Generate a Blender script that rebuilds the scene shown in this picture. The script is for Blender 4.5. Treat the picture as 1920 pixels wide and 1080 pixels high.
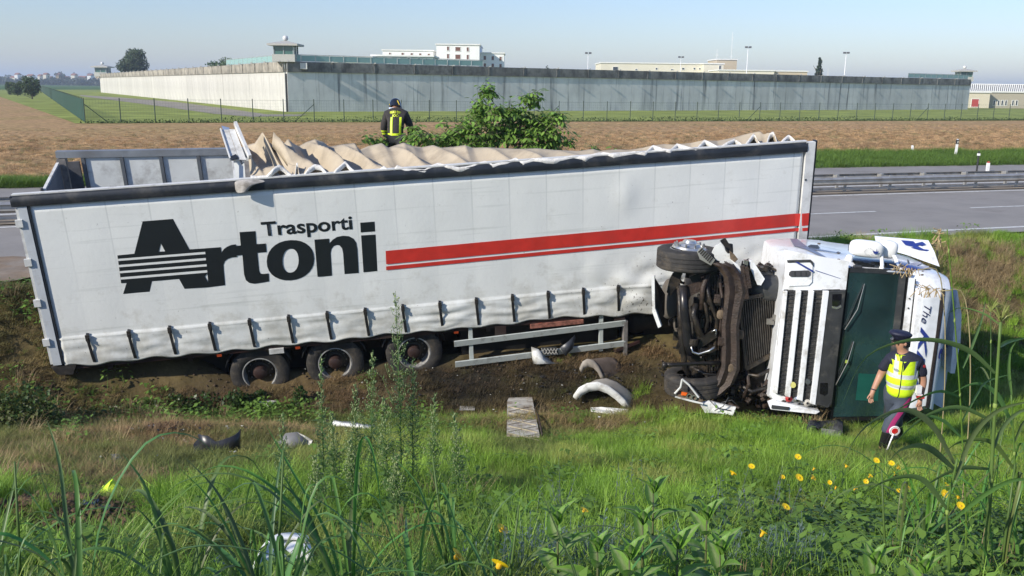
import bpy, bmesh, math, random
import numpy as np
from mathutils import Vector, Matrix
from mathutils.geometry import tessellate_polygon
random.seed(7); rng = np.random.default_rng(7)
for _o in list(bpy.data.objects): bpy.data.objects.remove(_o)
scene = bpy.context.scene
COL = scene.collection
R_ = math.radians

# ------------------------------------------------------------------ camera, sky, sun, exposure
HC = 3.5                       # the photographer stands on a bank: lens 3.5 m above the road
PITCH, ROLL, FPX = R_(12.47), R_(0.72), 1700.0
_r = Vector((1, 0, 0)); _f = Vector((0, math.cos(PITCH), -math.sin(PITCH))); _u = Vector((0, math.sin(PITCH), math.cos(PITCH)))
CR = _r*math.cos(ROLL) + _u*math.sin(ROLL); CU = -_r*math.sin(ROLL) + _u*math.cos(ROLL); CF = _f
CAM = Vector((0, 0, HC))
cd = bpy.data.cameras.new('camera'); cam = bpy.data.objects.new('camera', cd); COL.objects.link(cam)
cam.matrix_world = Matrix(((CR.x, CU.x, -CF.x, 0), (CR.y, CU.y, -CF.y, 0), (CR.z, CU.z, -CF.z, HC), (0, 0, 0, 1)))
cd.sensor_width = 36; cd.lens = 36*FPX/1920; cd.clip_start = 0.05; cd.clip_end = 20000
scene.camera = cam
SUN = Vector((-0.79, -0.61, math.tan(R_(29)))).normalized()     # towards the sun
world = bpy.data.worlds.new('World'); scene.world = world; world.use_nodes = True
wn = world.node_tree.nodes; wl = world.node_tree.links
bg = wn['Background']; sky = wn.new('ShaderNodeTexSky'); sky.sky_type = 'NISHITA'; sky.sun_disc = False
sky.sun_elevation = math.asin(SUN.z); sky.sun_rotation = math.atan2(SUN.x, SUN.y)
sky.altitude = 50; sky.air_density = 1.25; sky.dust_density = 0.35; sky.ozone_density = 1.6
stn = wn.new('ShaderNodeMix'); stn.data_type = 'RGBA'; stn.blend_type = 'MULTIPLY'; stn.inputs[0].default_value = 1; stn.inputs[7].default_value = (0.80, 0.91, 1.27, 1)   # summer-morning blue of the whole sky
bg.inputs[1].default_value = 0.108; wl.new(sky.outputs[0], stn.inputs[6]); wl.new(stn.outputs[2], bg.inputs[0])
ld = bpy.data.lights.new('sun', 'SUN'); ld.energy = 4.8; ld.angle = R_(0.6); ld.color = (1.0, 0.93, 0.82)
lo = bpy.data.objects.new('sun', ld); COL.objects.link(lo); lo.location = (-20, -14, 20)
lo.rotation_euler = SUN.to_track_quat('Z', 'Y').to_euler()
vs = scene.view_settings; vs.view_transform = 'Standard'; vs.look = 'None'; vs.gamma = 1; vs.exposure = 0.3; vs.use_curve_mapping = False
scene.render.engine = 'CYCLES'; scene.cycles.max_bounces = 8; scene.cycles.transparent_max_bounces = 12
scene.cycles.volume_bounces = 0; scene.cycles.use_denoising = True

# ------------------------------------------------------------------ helpers
def ray(u, v): return CF + CR*((u-960)/FPX) + CU*((540-v)/FPX)
def G(u, v, z=0.0):
    d = ray(u, v); return CAM + d*((z-HC)/d.z)
def AtY(u, v, y):
    d = ray(u, v); return CAM + d*(y/d.y)

MATS = {}
def mat(name, col, rough=0.6, metal=0.0, var=0.12, scale=6.0, bump=0.0, bscale=None, dirt=None, dirt_amt=0.0, dscale=1.5,
        transl=0.0, spec=0.5, coat=0.0, rand=0.0, attr=None, emit=None):
    if name in MATS: return MATS[name]
    m = bpy.data.materials.new(name); m.use_nodes = True; MATS[name] = m
    n = m.node_tree.nodes; l = m.node_tree.links; p = n['Principled BSDF']; out = n['Material Output']
    p.inputs['Roughness'].default_value = rough; p.inputs['Metallic'].default_value = metal
    p.inputs['Specular IOR Level'].default_value = spec; p.inputs['Coat Weight'].default_value = coat
    tc = n.new('ShaderNodeTexCoord'); nz = n.new('ShaderNodeTexNoise'); nz.inputs['Scale'].default_value = scale; nz.inputs['Detail'].default_value = 6
    l.new(tc.outputs['Object'], nz.inputs['Vector'])
    mx = n.new('ShaderNodeMix'); mx.data_type = 'RGBA'; mx.blend_type = 'MULTIPLY'; mx.inputs[0].default_value = 1.0
    mr = n.new('ShaderNodeMapRange'); mr.inputs[1].default_value = .3; mr.inputs[2].default_value = .7
    mr.inputs[3].default_value = 1-var; mr.inputs[4].default_value = 1+var
    l.new(nz.outputs[0], mr.inputs[0])
    if attr:
        at = n.new('ShaderNodeAttribute'); at.attribute_name = attr; at.attribute_type = 'INSTANCER' if attr == 'tint' else 'GEOMETRY'
        l.new(at.outputs['Color'], mx.inputs[6])
    else: mx.inputs[6].default_value = (*col, 1)
    l.new(mr.outputs[0], mx.inputs[7]); last = mx.outputs[2]
    if rand:
        oi = n.new('ShaderNodeObjectInfo'); hs = n.new('ShaderNodeMapRange'); hs.inputs[3].default_value = 1-rand; hs.inputs[4].default_value = 1+rand
        l.new(oi.outputs['Random'], hs.inputs[0]); m2 = n.new('ShaderNodeMix'); m2.data_type = 'RGBA'; m2.blend_type = 'MULTIPLY'; m2.inputs[0].default_value = 1
        l.new(last, m2.inputs[6]); l.new(hs.outputs[0], m2.inputs[7]); last = m2.outputs[2]
    if dirt:
        n2 = n.new('ShaderNodeTexNoise'); n2.inputs['Scale'].default_value = dscale; n2.inputs['Detail'].default_value = 9; n2.inputs['Roughness'].default_value = .68
        l.new(tc.outputs['Object'], n2.inputs['Vector'])
        r2 = n.new('ShaderNodeMapRange'); r2.inputs[1].default_value = .62-dirt_amt*.35; r2.inputs[2].default_value = .78-dirt_amt*.2; r2.inputs[4].default_value = min(1, .5+dirt_amt)
        l.new(n2.outputs[0], r2.inputs[0]); m3 = n.new('ShaderNodeMix'); m3.data_type = 'RGBA'
        l.new(r2.outputs[0], m3.inputs[0]); l.new(last, m3.inputs[6]); m3.inputs[7].default_value = (*dirt, 1); last = m3.outputs[2]
    l.new(last, p.inputs['Base Color'])
    if bump:
        b = n.new('ShaderNodeBump'); b.inputs['Strength'].default_value = min(1, bump); b.inputs['Distance'].default_value = .02
        nb = n.new('ShaderNodeTexNoise'); nb.inputs['Scale'].default_value = bscale or scale*4; nb.inputs['Detail'].default_value = 5
        l.new(tc.outputs['Object'], nb.inputs['Vector']); l.new(nb.outputs[0], b.inputs['Height']); l.new(b.outputs[0], p.inputs['Normal'])
    if transl:
        t = n.new('ShaderNodeBsdfTranslucent'); l.new(last, t.inputs[0]); ms = n.new('ShaderNodeMixShader'); ms.inputs[0].default_value = transl
        l.new(p.outputs[0], ms.inputs[1]); l.new(t.outputs[0], ms.inputs[2]); l.new(ms.outputs[0], out.inputs[0])
    return m

def tag(o, label=None, cat=None, group=None, kind=None):
    if label: o['label'] = label
    if cat: o['category'] = cat
    if group: o['group'] = group
    if kind: o['kind'] = kind
    return o

class MB:
    def __init__(s): s.v = []; s.f = []
    def add(s, vs, fs):
        k = len(s.v); s.v += [tuple(p) for p in vs]; s.f += [tuple(i+k for i in q) for q in fs]; return s
    def box(s, c, d, M=None, taper=1.0):
        x, y, z = d[0]/2, d[1]/2, d[2]/2
        P = [Vector((sx*x*(taper if sz > 0 else 1), sy*y*(taper if sz > 0 else 1), sz*z)) for sz in (-1, 1) for sx, sy in ((-1, -1), (1, -1), (1, 1), (-1, 1))]
        if M is not None: P = [M @ p for p in P]
        c = Vector(c)
        return s.add([p+c for p in P], [(0, 3, 2, 1), (4, 5, 6, 7), (0, 1, 5, 4), (1, 2, 6, 5), (2, 3, 7, 6), (3, 0, 4, 7)])
    def b2(s, x0, x1, y0, y1, z0, z1): return s.box(((x0+x1)/2, (y0+y1)/2, (z0+z1)/2), (x1-x0, y1-y0, z1-z0))
    def bar(s, a, b, w, h=None, up=(0, 0, 1)):
        a = Vector(a); b = Vector(b); h = h or w; d = b-a; L = d.length
        if L < 1e-6: return s
        d.normalize(); up = Vector(up)
        if abs(d.dot(up)) > .98: up = Vector((0, 1, 0)) if abs(d.y) < .9 else Vector((1, 0, 0))
        sd = d.cross(up).normalized(); u2 = sd.cross(d)
        M = Matrix((d, sd, u2)).transposed()
        return s.box((a+b)/2, (L, w, h), M)
    def tube(s, pts, r, n=8, caps=True):
        pts = [Vector(p) for p in pts]; m = len(pts)
        rr = r if hasattr(r, '__len__') else [r]*m
        k = len(s.v); ref = None
        for i, p in enumerate(pts):
            d = (pts[min(i+1, m-1)]-pts[max(i-1, 0)])
            d = d.normalized() if d.length > 1e-9 else Vector((0, 0, 1))
            if ref is None: ref = Vector((0, 0, 1)) if abs(d.z) < .9 else Vector((1, 0, 0))
            a = d.cross(ref)
            if a.length < 1e-4: ref = Vector((0, 1, 0)); a = d.cross(ref)
            a.normalize(); b = a.cross(d).normalized(); ref = b
            for j in range(n):
                t = 2*math.pi*j/n; s.v.append(tuple(p+a*(rr[i]*math.cos(t))+b*(rr[i]*math.sin(t))))
        for i in range(m-1):
            for j in range(n):
                j2 = (j+1) % n; s.f.append((k+i*n+j, k+i*n+j2, k+(i+1)*n+j2, k+(i+1)*n+j))
        if caps: s.f.append(tuple(k+j for j in range(n))[::-1]); s.f.append(tuple(k+(m-1)*n+j for j in range(n)))
        return s
    def lathe(s, prof, o, axis, n=24):     # prof (r, h) along axis
        o = Vector(o); ax = Vector(axis).normalized(); a = ax.orthogonal().normalized(); b = ax.cross(a); k = len(s.v)
        for r, h in prof:
            for j in range(n):
                t = 2*math.pi*j/n; s.v.append(tuple(o+ax*h+a*(r*math.cos(t))+b*(r*math.sin(t))))
        for i in range(len(prof)-1):
            for j in range(n):
                j2 = (j+1) % n; s.f.append((k+i*n+j, k+i*n+j2, k+(i+1)*n+j2, k+(i+1)*n+j))
        return s
    def grid(s, P):                         # P: rows of points
        k = len(s.v); nr, nc = len(P), len(P[0])
        for r in P: s.v += [tuple(p) for p in r]
        for i in range(nr-1):
            for j in range(nc-1): s.f.append((k+i*nc+j, k+i*nc+j+1, k+(i+1)*nc+j+1, k+(i+1)*nc+j))
        return s
    def loft(s, secs, cap=True):            # closed sections
        k = len(s.v); n = len(secs[0])
        for q in secs: s.v += [tuple(p) for p in q]
        for i in range(len(secs)-1):
            for j in range(n):
                j2 = (j+1) % n; s.f.append((k+i*n+j, k+i*n+j2, k+(i+1)*n+j2, k+(i+1)*n+j))
        if cap: s.f.append(tuple(range(k, k+n))[::-1]); s.f.append(tuple(range(k+(len(secs)-1)*n, k+len(secs)*n)))
        return s
    def prism(s, poly, ex):                 # poly list of 3D pts, extruded by vector
        n = len(poly); poly = [Vector(p) for p in poly]; ex = Vector(ex)
        tri = tessellate_polygon([poly]); k = len(s.v)
        s.v += [tuple(p) for p in poly] + [tuple(p+ex) for p in poly]
        for t in tri: s.f.append((k+t[0], k+t[1], k+t[2])); s.f.append((k+n+t[2], k+n+t[1], k+n+t[0]))
        for i in range(n): j = (i+1) % n; s.f.append((k+i, k+j, k+n+j, k+n+i))
        return s
    def flat(s, loops):
        loops = [[Vector(p) for p in lp] for lp in loops]; k = len(s.v); tri = tessellate_polygon(loops)
        for lp in loops: s.v += [tuple(p) for p in lp]
        for t in tri: s.f.append((k+t[0], k+t[1], k+t[2]))
        return s
    def mesh(s, name, m, smooth=False, fix=True):
        me = bpy.data.meshes.new(name); me.from_pydata(s.v, [], s.f)
        if fix:
            bm = bmesh.new(); bm.from_mesh(me); bmesh.ops.recalc_face_normals(bm, faces=bm.faces); bm.to_mesh(me); bm.free()
        if m: me.materials.append(m)
        if smooth: me.shade_smooth() if hasattr(me, 'shade_smooth') else me.polygons.foreach_set('use_smooth', [True]*len(me.polygons))
        if smooth and isinstance(smooth, (int, float)) and smooth is not True:
            me.set_sharp_from_angle(angle=R_(smooth))
        return me
    def build(s, name, m, parent=None, smooth=False, fix=True):
        return link(name, s.mesh(name, m, smooth, fix), parent)

def link(name, me, parent=None, loc=None):
    o = bpy.data.objects.new(name, me); COL.objects.link(o)
    if parent: o.parent = parent
    if loc is not None: o.location = loc
    return o
def empty(name, loc=(0, 0, 0), label=None, cat=None, group=None, M=None):
    o = bpy.data.objects.new(name, None); COL.objects.link(o); o.location = loc; o.empty_display_size = .2
    if M is not None: o.matrix_world = M
    return tag(o, label, cat, group)
def bevel(o, w=.01, seg=2):
    b = o.modifiers.new('bevel', 'BEVEL'); b.width = w; b.segments = seg; b.limit_method = 'ANGLE'; b.angle_limit = R_(40); return o
def children(o): return [c for c in bpy.data.objects if c.parent == o]
def copy_tree(o, kids=None, parent=None):
    c = o.copy(); COL.objects.link(c)
    if parent: c.parent = parent
    for ch in (kids if kids is not None else children(o)): copy_tree(ch, None, c)
    return c
def np_mesh(name, V, F, m, smooth=False, cols=None):
    me = bpy.data.meshes.new(name); V = np.asarray(V, np.float32); F = np.asarray(F, np.int32)
    me.vertices.add(len(V)); me.vertices.foreach_set('co', V.ravel()); k = F.shape[1]
    me.loops.add(F.size); me.loops.foreach_set('vertex_index', F.ravel()); me.polygons.add(len(F))
    me.polygons.foreach_set('loop_start', np.arange(0, F.size, k, dtype=np.int32)); me.update(calc_edges=True)
    if smooth: me.polygons.foreach_set('use_smooth', np.ones(len(F), bool))
    if cols is not None:
        a = me.color_attributes.new('col', 'FLOAT_COLOR', 'POINT'); c4 = np.ones((len(V), 4), np.float32); c4[:, :3] = cols; a.data.foreach_set('color', c4.ravel())
    if m: me.materials.append(m)
    me.validate(); return me
def sm(a, b, x):
    t = np.clip((x-a)/(b-a), 0, 1); return t*t*(3-2*t)
def vnoise(x, y, s=1.0, seed=0):
    x = np.asarray(x, float)*s; y = np.asarray(y, float)*s
    xi = np.floor(x); yi = np.floor(y); fx = x-xi; fy = y-yi; fx = fx*fx*(3-2*fx); fy = fy*fy*(3-2*fy)
    def h(i, j):
        q = np.sin(i*127.1+j*311.7+seed*74.7)*43758.5453; return q-np.floor(q)
    return (h(xi, yi)*(1-fx)+h(xi+1, yi)*fx)*(1-fy)+(h(xi, yi+1)*(1-fx)+h(xi+1, yi+1)*fx)*fy

# ------------------------------------------------------------------ terrain
def Rc(x): return 28.37+.388*np.clip(x, -60, 40)-.0019*np.clip(x, -60, 40)**2+(.388+.23)*np.minimum(x+60, 0)+(.236)*np.maximum(x-40, 0)     # guard rail line
def road_edge(x): return Rc(x)-(8.9+.9*sm(-8, 4, x))
def far_edge(x): return Rc(x)+9.2
def verge_far(x): return Rc(x)+11+6.6*sm(-17, 17, x)
TR_C, TR_S = math.cos(.1819), math.sin(.1819)
TRO = np.array([-7.6645, 14.5428])
def tz(x, y):
    x = np.asarray(x, float); y = np.asarray(y, float)
    front = np.interp(y, [-60, -8, -1, 1.2, 3, 5.4, 8, 11.5, 13.2, 15, 40], [3.2, 2.3, 2.0, 1.75, 1.2, .40, -.42, -1.36, -1.72, -2.12, -2.15])
    front = front + .22*sm(4, 12, x)*sm(14, 5, y) + .1*(vnoise(x, y, .45, 1)-.5)+.07*(vnoise(x, y, 1.4, 2)-.5)
    front = front - .32*np.exp(-((x+3.1)**2/1.0+(y-6.3)**2/.5)) + .16*np.exp(-((x+4.1)**2/.5+(y-7.4)**2/.25))+.2*np.exp(-((x+2.2)**2/.3+(y-6.0)**2/.3))
    front = front + .22*np.exp(-((x+4.6)**2/3+(y-12.2)**2/.25))+.16*np.exp(-((y-14.15-.12*(x-3))**2/.1))*sm(-2, 0, x)*sm(6, 4, x)
    d = road_edge(x)-y                                   # distance in front of the road edge
    w = 2.5+3.2*sm(-8, 9, x)
    bank = -.02-2.13*sm(0.15, 1, d/w)+.06*(vnoise(x, y, 1.1, 5)-.5)*(d > .3)
    z = np.where(d > 0, np.maximum(front, bank), -.06)
    far = np.where(y > far_edge(x), np.where(y < verge_far(x), -.03+.05*(vnoise(x, y, .8, 3)-.4), -.06), z)
    z = np.where(d > 0, z, far)
    lx = (x-TRO[0])*TR_C+(y-TRO[1])*TR_S; ly = -(x-TRO[0])*TR_S+(y-TRO[1])*TR_C
    inside = sm(-.35, .05, ly)*sm(2.9, 2.6, ly)*sm(-.25, .05, lx)*sm(13.9, 13.5, lx)
    belly = -1.11+.064*lx+.13*ly-.10-.18*sm(.3, 1.0, ly)-.62*sm(1.9, 2.9, lx)
    z = np.where(inside > 0, z*(1-inside)+np.minimum(z, belly)*inside, z)
    mound = 1.75*np.exp(-(((x-.2)/3.3)**4+((y-20.1-.12*x)/1.1)**4))
    return np.where(mound > .2, np.maximum(z, mound-.2+.08*vnoise(x, y, 1.5, 4)), z)
def tzf(x, y): return float(tz(x, y))
def GP(u, v):
    d = ray(u, v); t = 3.0
    while t < 400:
        p = CAM+d*t
        if p.z < tzf(p.x, p.y): break
        t += .05 if t < 30 else .5
    return CAM+d*t

def axis(a, b, st, lim, g):
    v = list(np.arange(a, b, st)); s = st; x = b
    while x < lim[1]: v.append(x); s *= g; x += s
    v.append(lim[1]); s = st; x = a-st; lo_ = []
    while x > lim[0]: lo_.append(x); s *= g; x -= s
    lo_.append(lim[0]); return np.array(sorted(lo_)+v)
gx = axis(-15, 18, .17, (-5000, 5000), 1.12); gy = axis(1, 24, .15, (-3000, 9000), 1.10)
X, Y = np.meshgrid(gx, gy); Z = tz(X, Y)
nx, ny = len(gx), len(gy); idx = np.arange(nx*ny).reshape(ny, nx)
F = np.stack([idx[:-1, :-1].ravel(), idx[:-1, 1:].ravel(), idx[1:, 1:].ravel(), idx[1:, :-1].ravel()], 1)

# patches of dead, trampled or oiled ground: (px, py, rx, ry in metres, kind)
PATCH = []
for u, v, rx, ry, k, a in [
    (300, 800, 1.3, .5, 'dry', 1), (420, 770, 1.0, .45, 'dry', 1), (180, 835, 1.2, .35, 'dry', .8), (560, 752, 1.2, .35, 'dry', .95), (700, 742, 1.2, .35, 'dry', .85),
    (640, 722, .9, .2, 'dry', 1), (330, 745, .8, .4, 'dry', .6), (200, 760, 1.2, .5, 'dry', .45), (60, 700, 1.0, .7, 'dry', .55),
    (860, 708, 1.5, .25, 'dry', 1), (960, 690, 1.2, .3, 'dry', .9), (1120, 672, 1.2, .35, 'dry', 1), (1220, 668, .9, .35, 'dry', 1), (960, 770, 1.5, .4, 'dry', .75),
    (1080, 790, 1.2, .3, 'dry', .7), (1230, 740, 1.3, .5, 'dry', .7), (1400, 790, 1.2, .35, 'dry', .5), (1000, 800, .8, .3, 'dry', .7), (1240, 800, .8, .3, 'dry', .4),
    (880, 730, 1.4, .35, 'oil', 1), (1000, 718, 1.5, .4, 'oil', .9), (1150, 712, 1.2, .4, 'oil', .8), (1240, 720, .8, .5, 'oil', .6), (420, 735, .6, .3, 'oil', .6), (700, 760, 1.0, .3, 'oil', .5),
    (60, 970, .75, .6, 'soil', 1), (150, 925, .6, .5, 'soil', 1), (190, 1000, .4, .4, 'soil', 1), (110, 1040, .6, .4, 'soil', 1), (20, 920, .6, .4, 'soil', .9), (100, 985, 1.0, .5, 'soil', .95), (180, 945, .6, .3, 'soil', .9), (120, 790, 1.8, .5, 'dry', .7), (300, 835, 1.4, .35, 'dry', .8), (480, 805, 1.0, .35, 'dry', .9), (60, 865, 1.0, .35, 'dry', .8), (100, 895, .8, .3, 'dry', .9), (300, 800, .4, .2, 'soil', .4),
    (200, 900, .6, .3, 'dry', .7), (760, 900, .2, .6, 'dry', .7), (790, 960, .2, .5, 'dry', .8),
    (1830, 490, 1.3, .7, 'straw', .75), (1860, 540, 1.6, .7, 'straw', .7), (1820, 590, .8, .6, 'straw', .6), (1905, 500, 1.2, .8, 'straw', .45), (1690, 462, 1.0, .3, 'straw', .3)]:
    p = GP(u, v); PATCH.append((p.x, p.y, rx, ry, k, a))
def cover(x, y, kind):
    t = np.zeros_like(np.asarray(x, float))
    wx = x+.5*(vnoise(x, y, 1.7, 8)-.5); wy = y+.4*(vnoise(x, y, 1.9, 9)-.5)
    for px, py, rx, ry, k, a in PATCH:
        if k == kind: q = 1.3 if kind == 'dry' else 1.1; q = 1.45 if kind == 'oil' else q; t = np.maximum(t, a*np.exp(-((((wx-px)/(rx*q))**2+((wy-py)/(ry*q))**2)**1.3)))
    return np.clip(t*(.75+.5*vnoise(x, y, 5, 11)), 0, 1)
def mixc(a, b, t): return np.asarray(a)*(1-t[..., None])+np.asarray(b)*t[..., None]
nearm = ((Y < road_edge(X)) | (Y < 24)).ravel()
n1 = vnoise(X, Y, 2.1, 21).ravel()
cb = mixc([.045, .05, .018], [.075, .06, .028], n1)
dr = np.maximum(cover(X, Y, 'dry'), cover(X, Y, 'straw')).ravel(); cb = mixc(cb, [.17, .115, .055], dr*.8)
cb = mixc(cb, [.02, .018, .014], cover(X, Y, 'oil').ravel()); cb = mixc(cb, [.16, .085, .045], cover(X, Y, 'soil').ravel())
vg = ((Y > far_edge(X)) & (Y < verge_far(X)+.6*(vnoise(X, Y, .5, 6)-.5))).ravel()
cb = np.where(nearm[:, None], cb, np.where(vg[:, None], np.array([.11, .18, .03]), np.array([.38, .245, .12])))
gm = mat('ground_cover', (.2, .15, .1), .95, var=.32, scale=1.3, bump=.9, bscale=9, attr='col', spec=.1)
# extra broad and fine mottling of the stubble field
nt = gm.node_tree; tcn = [q for q in nt.nodes if q.type == 'TEX_COORD'][0]; pn = nt.nodes['Principled BSDF']
w1 = nt.nodes.new('ShaderNodeTexNoise'); w1.inputs['Scale'].default_value = 3.2; w1.inputs['Detail'].default_value = 8; w1.inputs['Roughness'].default_value = .75
nt.links.new(tcn.outputs['Object'], w1.inputs['Vector']); w2 = nt.nodes.new('ShaderNodeMapRange'); w2.inputs[1].default_value = .35; w2.inputs[2].default_value = .65; w2.inputs[3].default_value = .62; w2.inputs[4].default_value = 1.32
nt.links.new(w1.outputs[0], w2.inputs[0]); w3 = nt.nodes.new('ShaderNodeMix'); w3.data_type = 'RGBA'; w3.blend_type = 'MULTIPLY'; w3.inputs[0].default_value = 1
src = pn.inputs['Base Color'].links[0].from_socket; nt.links.new(src, w3.inputs[6]); nt.links.new(w2.outputs[0], w3.inputs[7])
w4 = nt.nodes.new('ShaderNodeTexNoise'); w4.inputs['Scale'].default_value = .09; w4.inputs['Detail'].default_value = 4; nt.links.new(tcn.outputs['Object'], w4.inputs['Vector'])
w5 = nt.nodes.new('ShaderNodeMix'); w5.data_type = 'RGBA'; w5.blend_type = 'MULTIPLY'; w6 = nt.nodes.new('ShaderNodeMapRange'); w6.inputs[1].default_value = .45; w6.inputs[2].default_value = .65; w6.inputs[3].default_value = 0; w6.inputs[4].default_value = .8
nt.links.new(w4.outputs[0], w6.inputs[0]); nt.links.new(w6.outputs[0], w5.inputs[0]); nt.links.new(w3.outputs[2], w5.inputs[6]); w5.inputs[7].default_value = (.84, .95, .8, 1); nt.links.new(w5.outputs[2], pn.inputs['Base Color'])
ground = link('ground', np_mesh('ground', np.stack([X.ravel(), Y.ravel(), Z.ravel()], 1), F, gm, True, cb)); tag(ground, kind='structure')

def strip(name, m, f0, f1, z, x0=-220, x1=260, st=1.0, thick=0.0):
    xs = np.arange(x0, x1+.01, st); V = []; Fc = []
    for i, x in enumerate(xs): V += [(x, float(f0(x)), z), (x, float(f1(x)), z)]
    for i in range(len(xs)-1): Fc.append((2*i, 2*i+2, 2*i+3, 2*i+1))
    b = MB().add(V, Fc)
    o = b.build(name, m, fix=False); tag(o, kind='structure'); return o
asph = mat('asphalt', (.255, .237, .212), .85, var=.14, scale=.7, bump=.3, bscale=60, dirt=(.10, .085, .07), dirt_amt=.25, dscale=.35)
paint = mat('road_paint', (.62, .62, .58), .7, var=.15, scale=8, dirt=(.25, .24, .22), dirt_amt=.35, dscale=6)
def near_edge(x):
    return np.maximum(road_edge(x), np.where((x > -8.1) & (x < -3), 17.1+.18*(x+8.1)+.5, -99))
strip('road', asph, near_edge, lambda x: Rc(x)-.9, .004)
strip('road', asph, lambda x: Rc(x)+.9, far_edge, .004)
strip('median', mat('median_dust', (.22, .18, .13), .95, var=.3, scale=2, bump=.5), lambda x: Rc(x)-.9, lambda x: Rc(x)+.9, .03)
strip('road_marking', paint, lambda x: Rc(x)-9.18, lambda x: Rc(x)-9.0, .010, x0=-8+4.2)
strip('road_marking', paint, lambda x: Rc(x)-9.18, lambda x: Rc(x)-9.0, .010, x0=-200, x1=-9)
strip('road_marking', paint, lambda x: Rc(x)-1.4, lambda x: Rc(x)-1.2, .010)
strip('road_marking', paint, lambda x: Rc(x)+1.3, lambda x: Rc(x)+1.5, .010)
for k in range(-6, 14):
    x0 = 14.29+k*(14.29-10.88+3.9)-3.65
    for off, sh in ((-5.3, 0), (5.6, 2.0)):
        strip('road_marking', paint, lambda x: Rc(x)+off-.07, lambda x: Rc(x)+off+.07, .010, x0=x0+3.65+sh, x1=x0+3.65+3.9+sh, st=1.3)

_dm = mat('road_dirt', (.20, .145, .095), .95, var=.35, scale=1.5, bump=.6, dirt=(.26, .23, .19), dirt_amt=.45, dscale=.9)
_P = [(-20.5, 12.2), (-14, 13.9), (-10.4, 15.2), (-8.9, 15.9), (-8.5, 17.0), (-9.1, 18.0), (-10.2, 18.2), (-11.6, 17.6), (-13.2, 17.4), (-16, 15.6), (-20.5, 13.6)]
tag(MB().flat([[Vector((x, y, .012)) for x, y in _P]]).build('road_dirt', _dm, fix=False), kind='structure')
# ------------------------------------------------------------------ fields beyond
def sheet(name, m, pts, z):
    P = [Vector((p[0], p[1], z)) for p in pts]
    o = MB().flat([P]).build(name, m, fix=False)
    if o.data.polygons[0].normal.z < 0: o.data.flip_normals()
    tag(o, kind='structure'); return o
def g2(u, v): p = G(u, v); return (p.x, p.y)
meadow_m = mat('meadow', (.23, .27, .065), .95, var=.35, scale=.22, bump=.8, bscale=6, dirt=(.17, .18, .05), dirt_amt=.3, dscale=.12, spec=.1)
crop_m = mat('crop_field', (.06, .12, .03), .95, var=.2, scale=.05, bump=.6, bscale=3, spec=.1)
track_m = mat('gravel_track', (.26, .23, .18), .95, var=.2, scale=.8, dirt=(.12, .14, .04), dirt_amt=.25, dscale=.3)
FA, FB, FCn = (-37.9, 81.3), (-22.3, 89.2), (70.06, 126.8)
fB = (-186.5, 364.25)
sheet('meadow', meadow_m, [(-1500, 330), (-260, 330), g2(0, 181), g2(70, 205), (FA[0]-.6, FA[1]-.6), (FB[0], FB[1]-.7), (FCn[0], FCn[1]-.7), (160, 162), (3000, 900), (3000, 1300), (-1500, 1300)], -.035)
sheet('crop_field', crop_m, [(-2500, 430), g2(0, 168), g2(190, 168), (-130, 560), (200, 620), (3200, 1400), (3200, 1500), (-3000, 930)], -.01)
sheet('gravel_track', track_m, [g2(150, 178), g2(230, 183), g2(330, 191), g2(430, 204), g2(500, 214), (-25, 112), (-25, 106), g2(470, 218.5), g2(400, 213), g2(300, 199), g2(210, 187.5), g2(150, 180)], -.01)

# ------------------------------------------------------------------ generic foliage
def leaf_material(name, c, var=.25, transl=.35, rough=.55, attr='col'):
    return mat(name, c, rough, var=var, scale=3, transl=transl, spec=.35, attr=attr)
LEAF = leaf_material('leaves', (.06, .1, .02))
def rand_rot(n):
    q = rng.normal(size=(n, 4)); q /= np.linalg.norm(q, axis=1)[:, None]; w, x, y, z = q.T
    return np.stack([np.stack([1-2*(y*y+z*z), 2*(x*y-z*w), 2*(x*z+y*w)], 1), np.stack([2*(x*y+z*w), 1-2*(x*x+z*z), 2*(y*z-x*w)], 1), np.stack([2*(x*z-y*w), 2*(y*z+x*w), 1-2*(x*x+y*y)], 1)], 1)
def leaf_cloud(C, size, colr, cvar=.35, elong=1.7, droop=None):
    n = len(C); S = size*(.6+.8*rng.random(n)); T = np.array([[-.5, 0, 0], [0, -.5/elong, .06], [.5, 0, 0], [0, .5/elong, .06]])
    Rm = rand_rot(n); V = np.einsum('nij,kj->nki', Rm, T)*S[:, None, None]
    if droop is not None: V[:, 2, 2] -= S*droop
    V = V+C[:, None, :]; Fq = np.arange(4*n).reshape(n, 4)
    cc = np.asarray(colr)[None]*(1+cvar*(rng.random((n, 1))*2-1)); cc[:, 0] *= 1+.3*(rng.random(n)-.5)
    return V.reshape(-1, 3), Fq, np.repeat(cc, 4, 0)
def blob_points(n, lobes):
    P = []
    tot = sum(l[3]**2*l[4] for l in lobes)
    for (x, y, z, r, h) in lobes:
        k = int(n*r*r*h/tot)+8; d = rng.normal(size=(k, 3)); d /= np.linalg.norm(d, axis=1)[:, None]
        rad = rng.random(k)**.45; nz = .75+.5*vnoise(d[:, 0]*3+x*9, d[:, 1]*3+d[:, 2]*4, 1.3, int(abs(x*7+z*3)) % 50)
        P.append(np.stack([x+d[:, 0]*r*rad*nz, y+d[:, 1]*r*rad*nz, z+d[:, 2]*h*rad*nz], 1))
    return np.concatenate(P)
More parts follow.
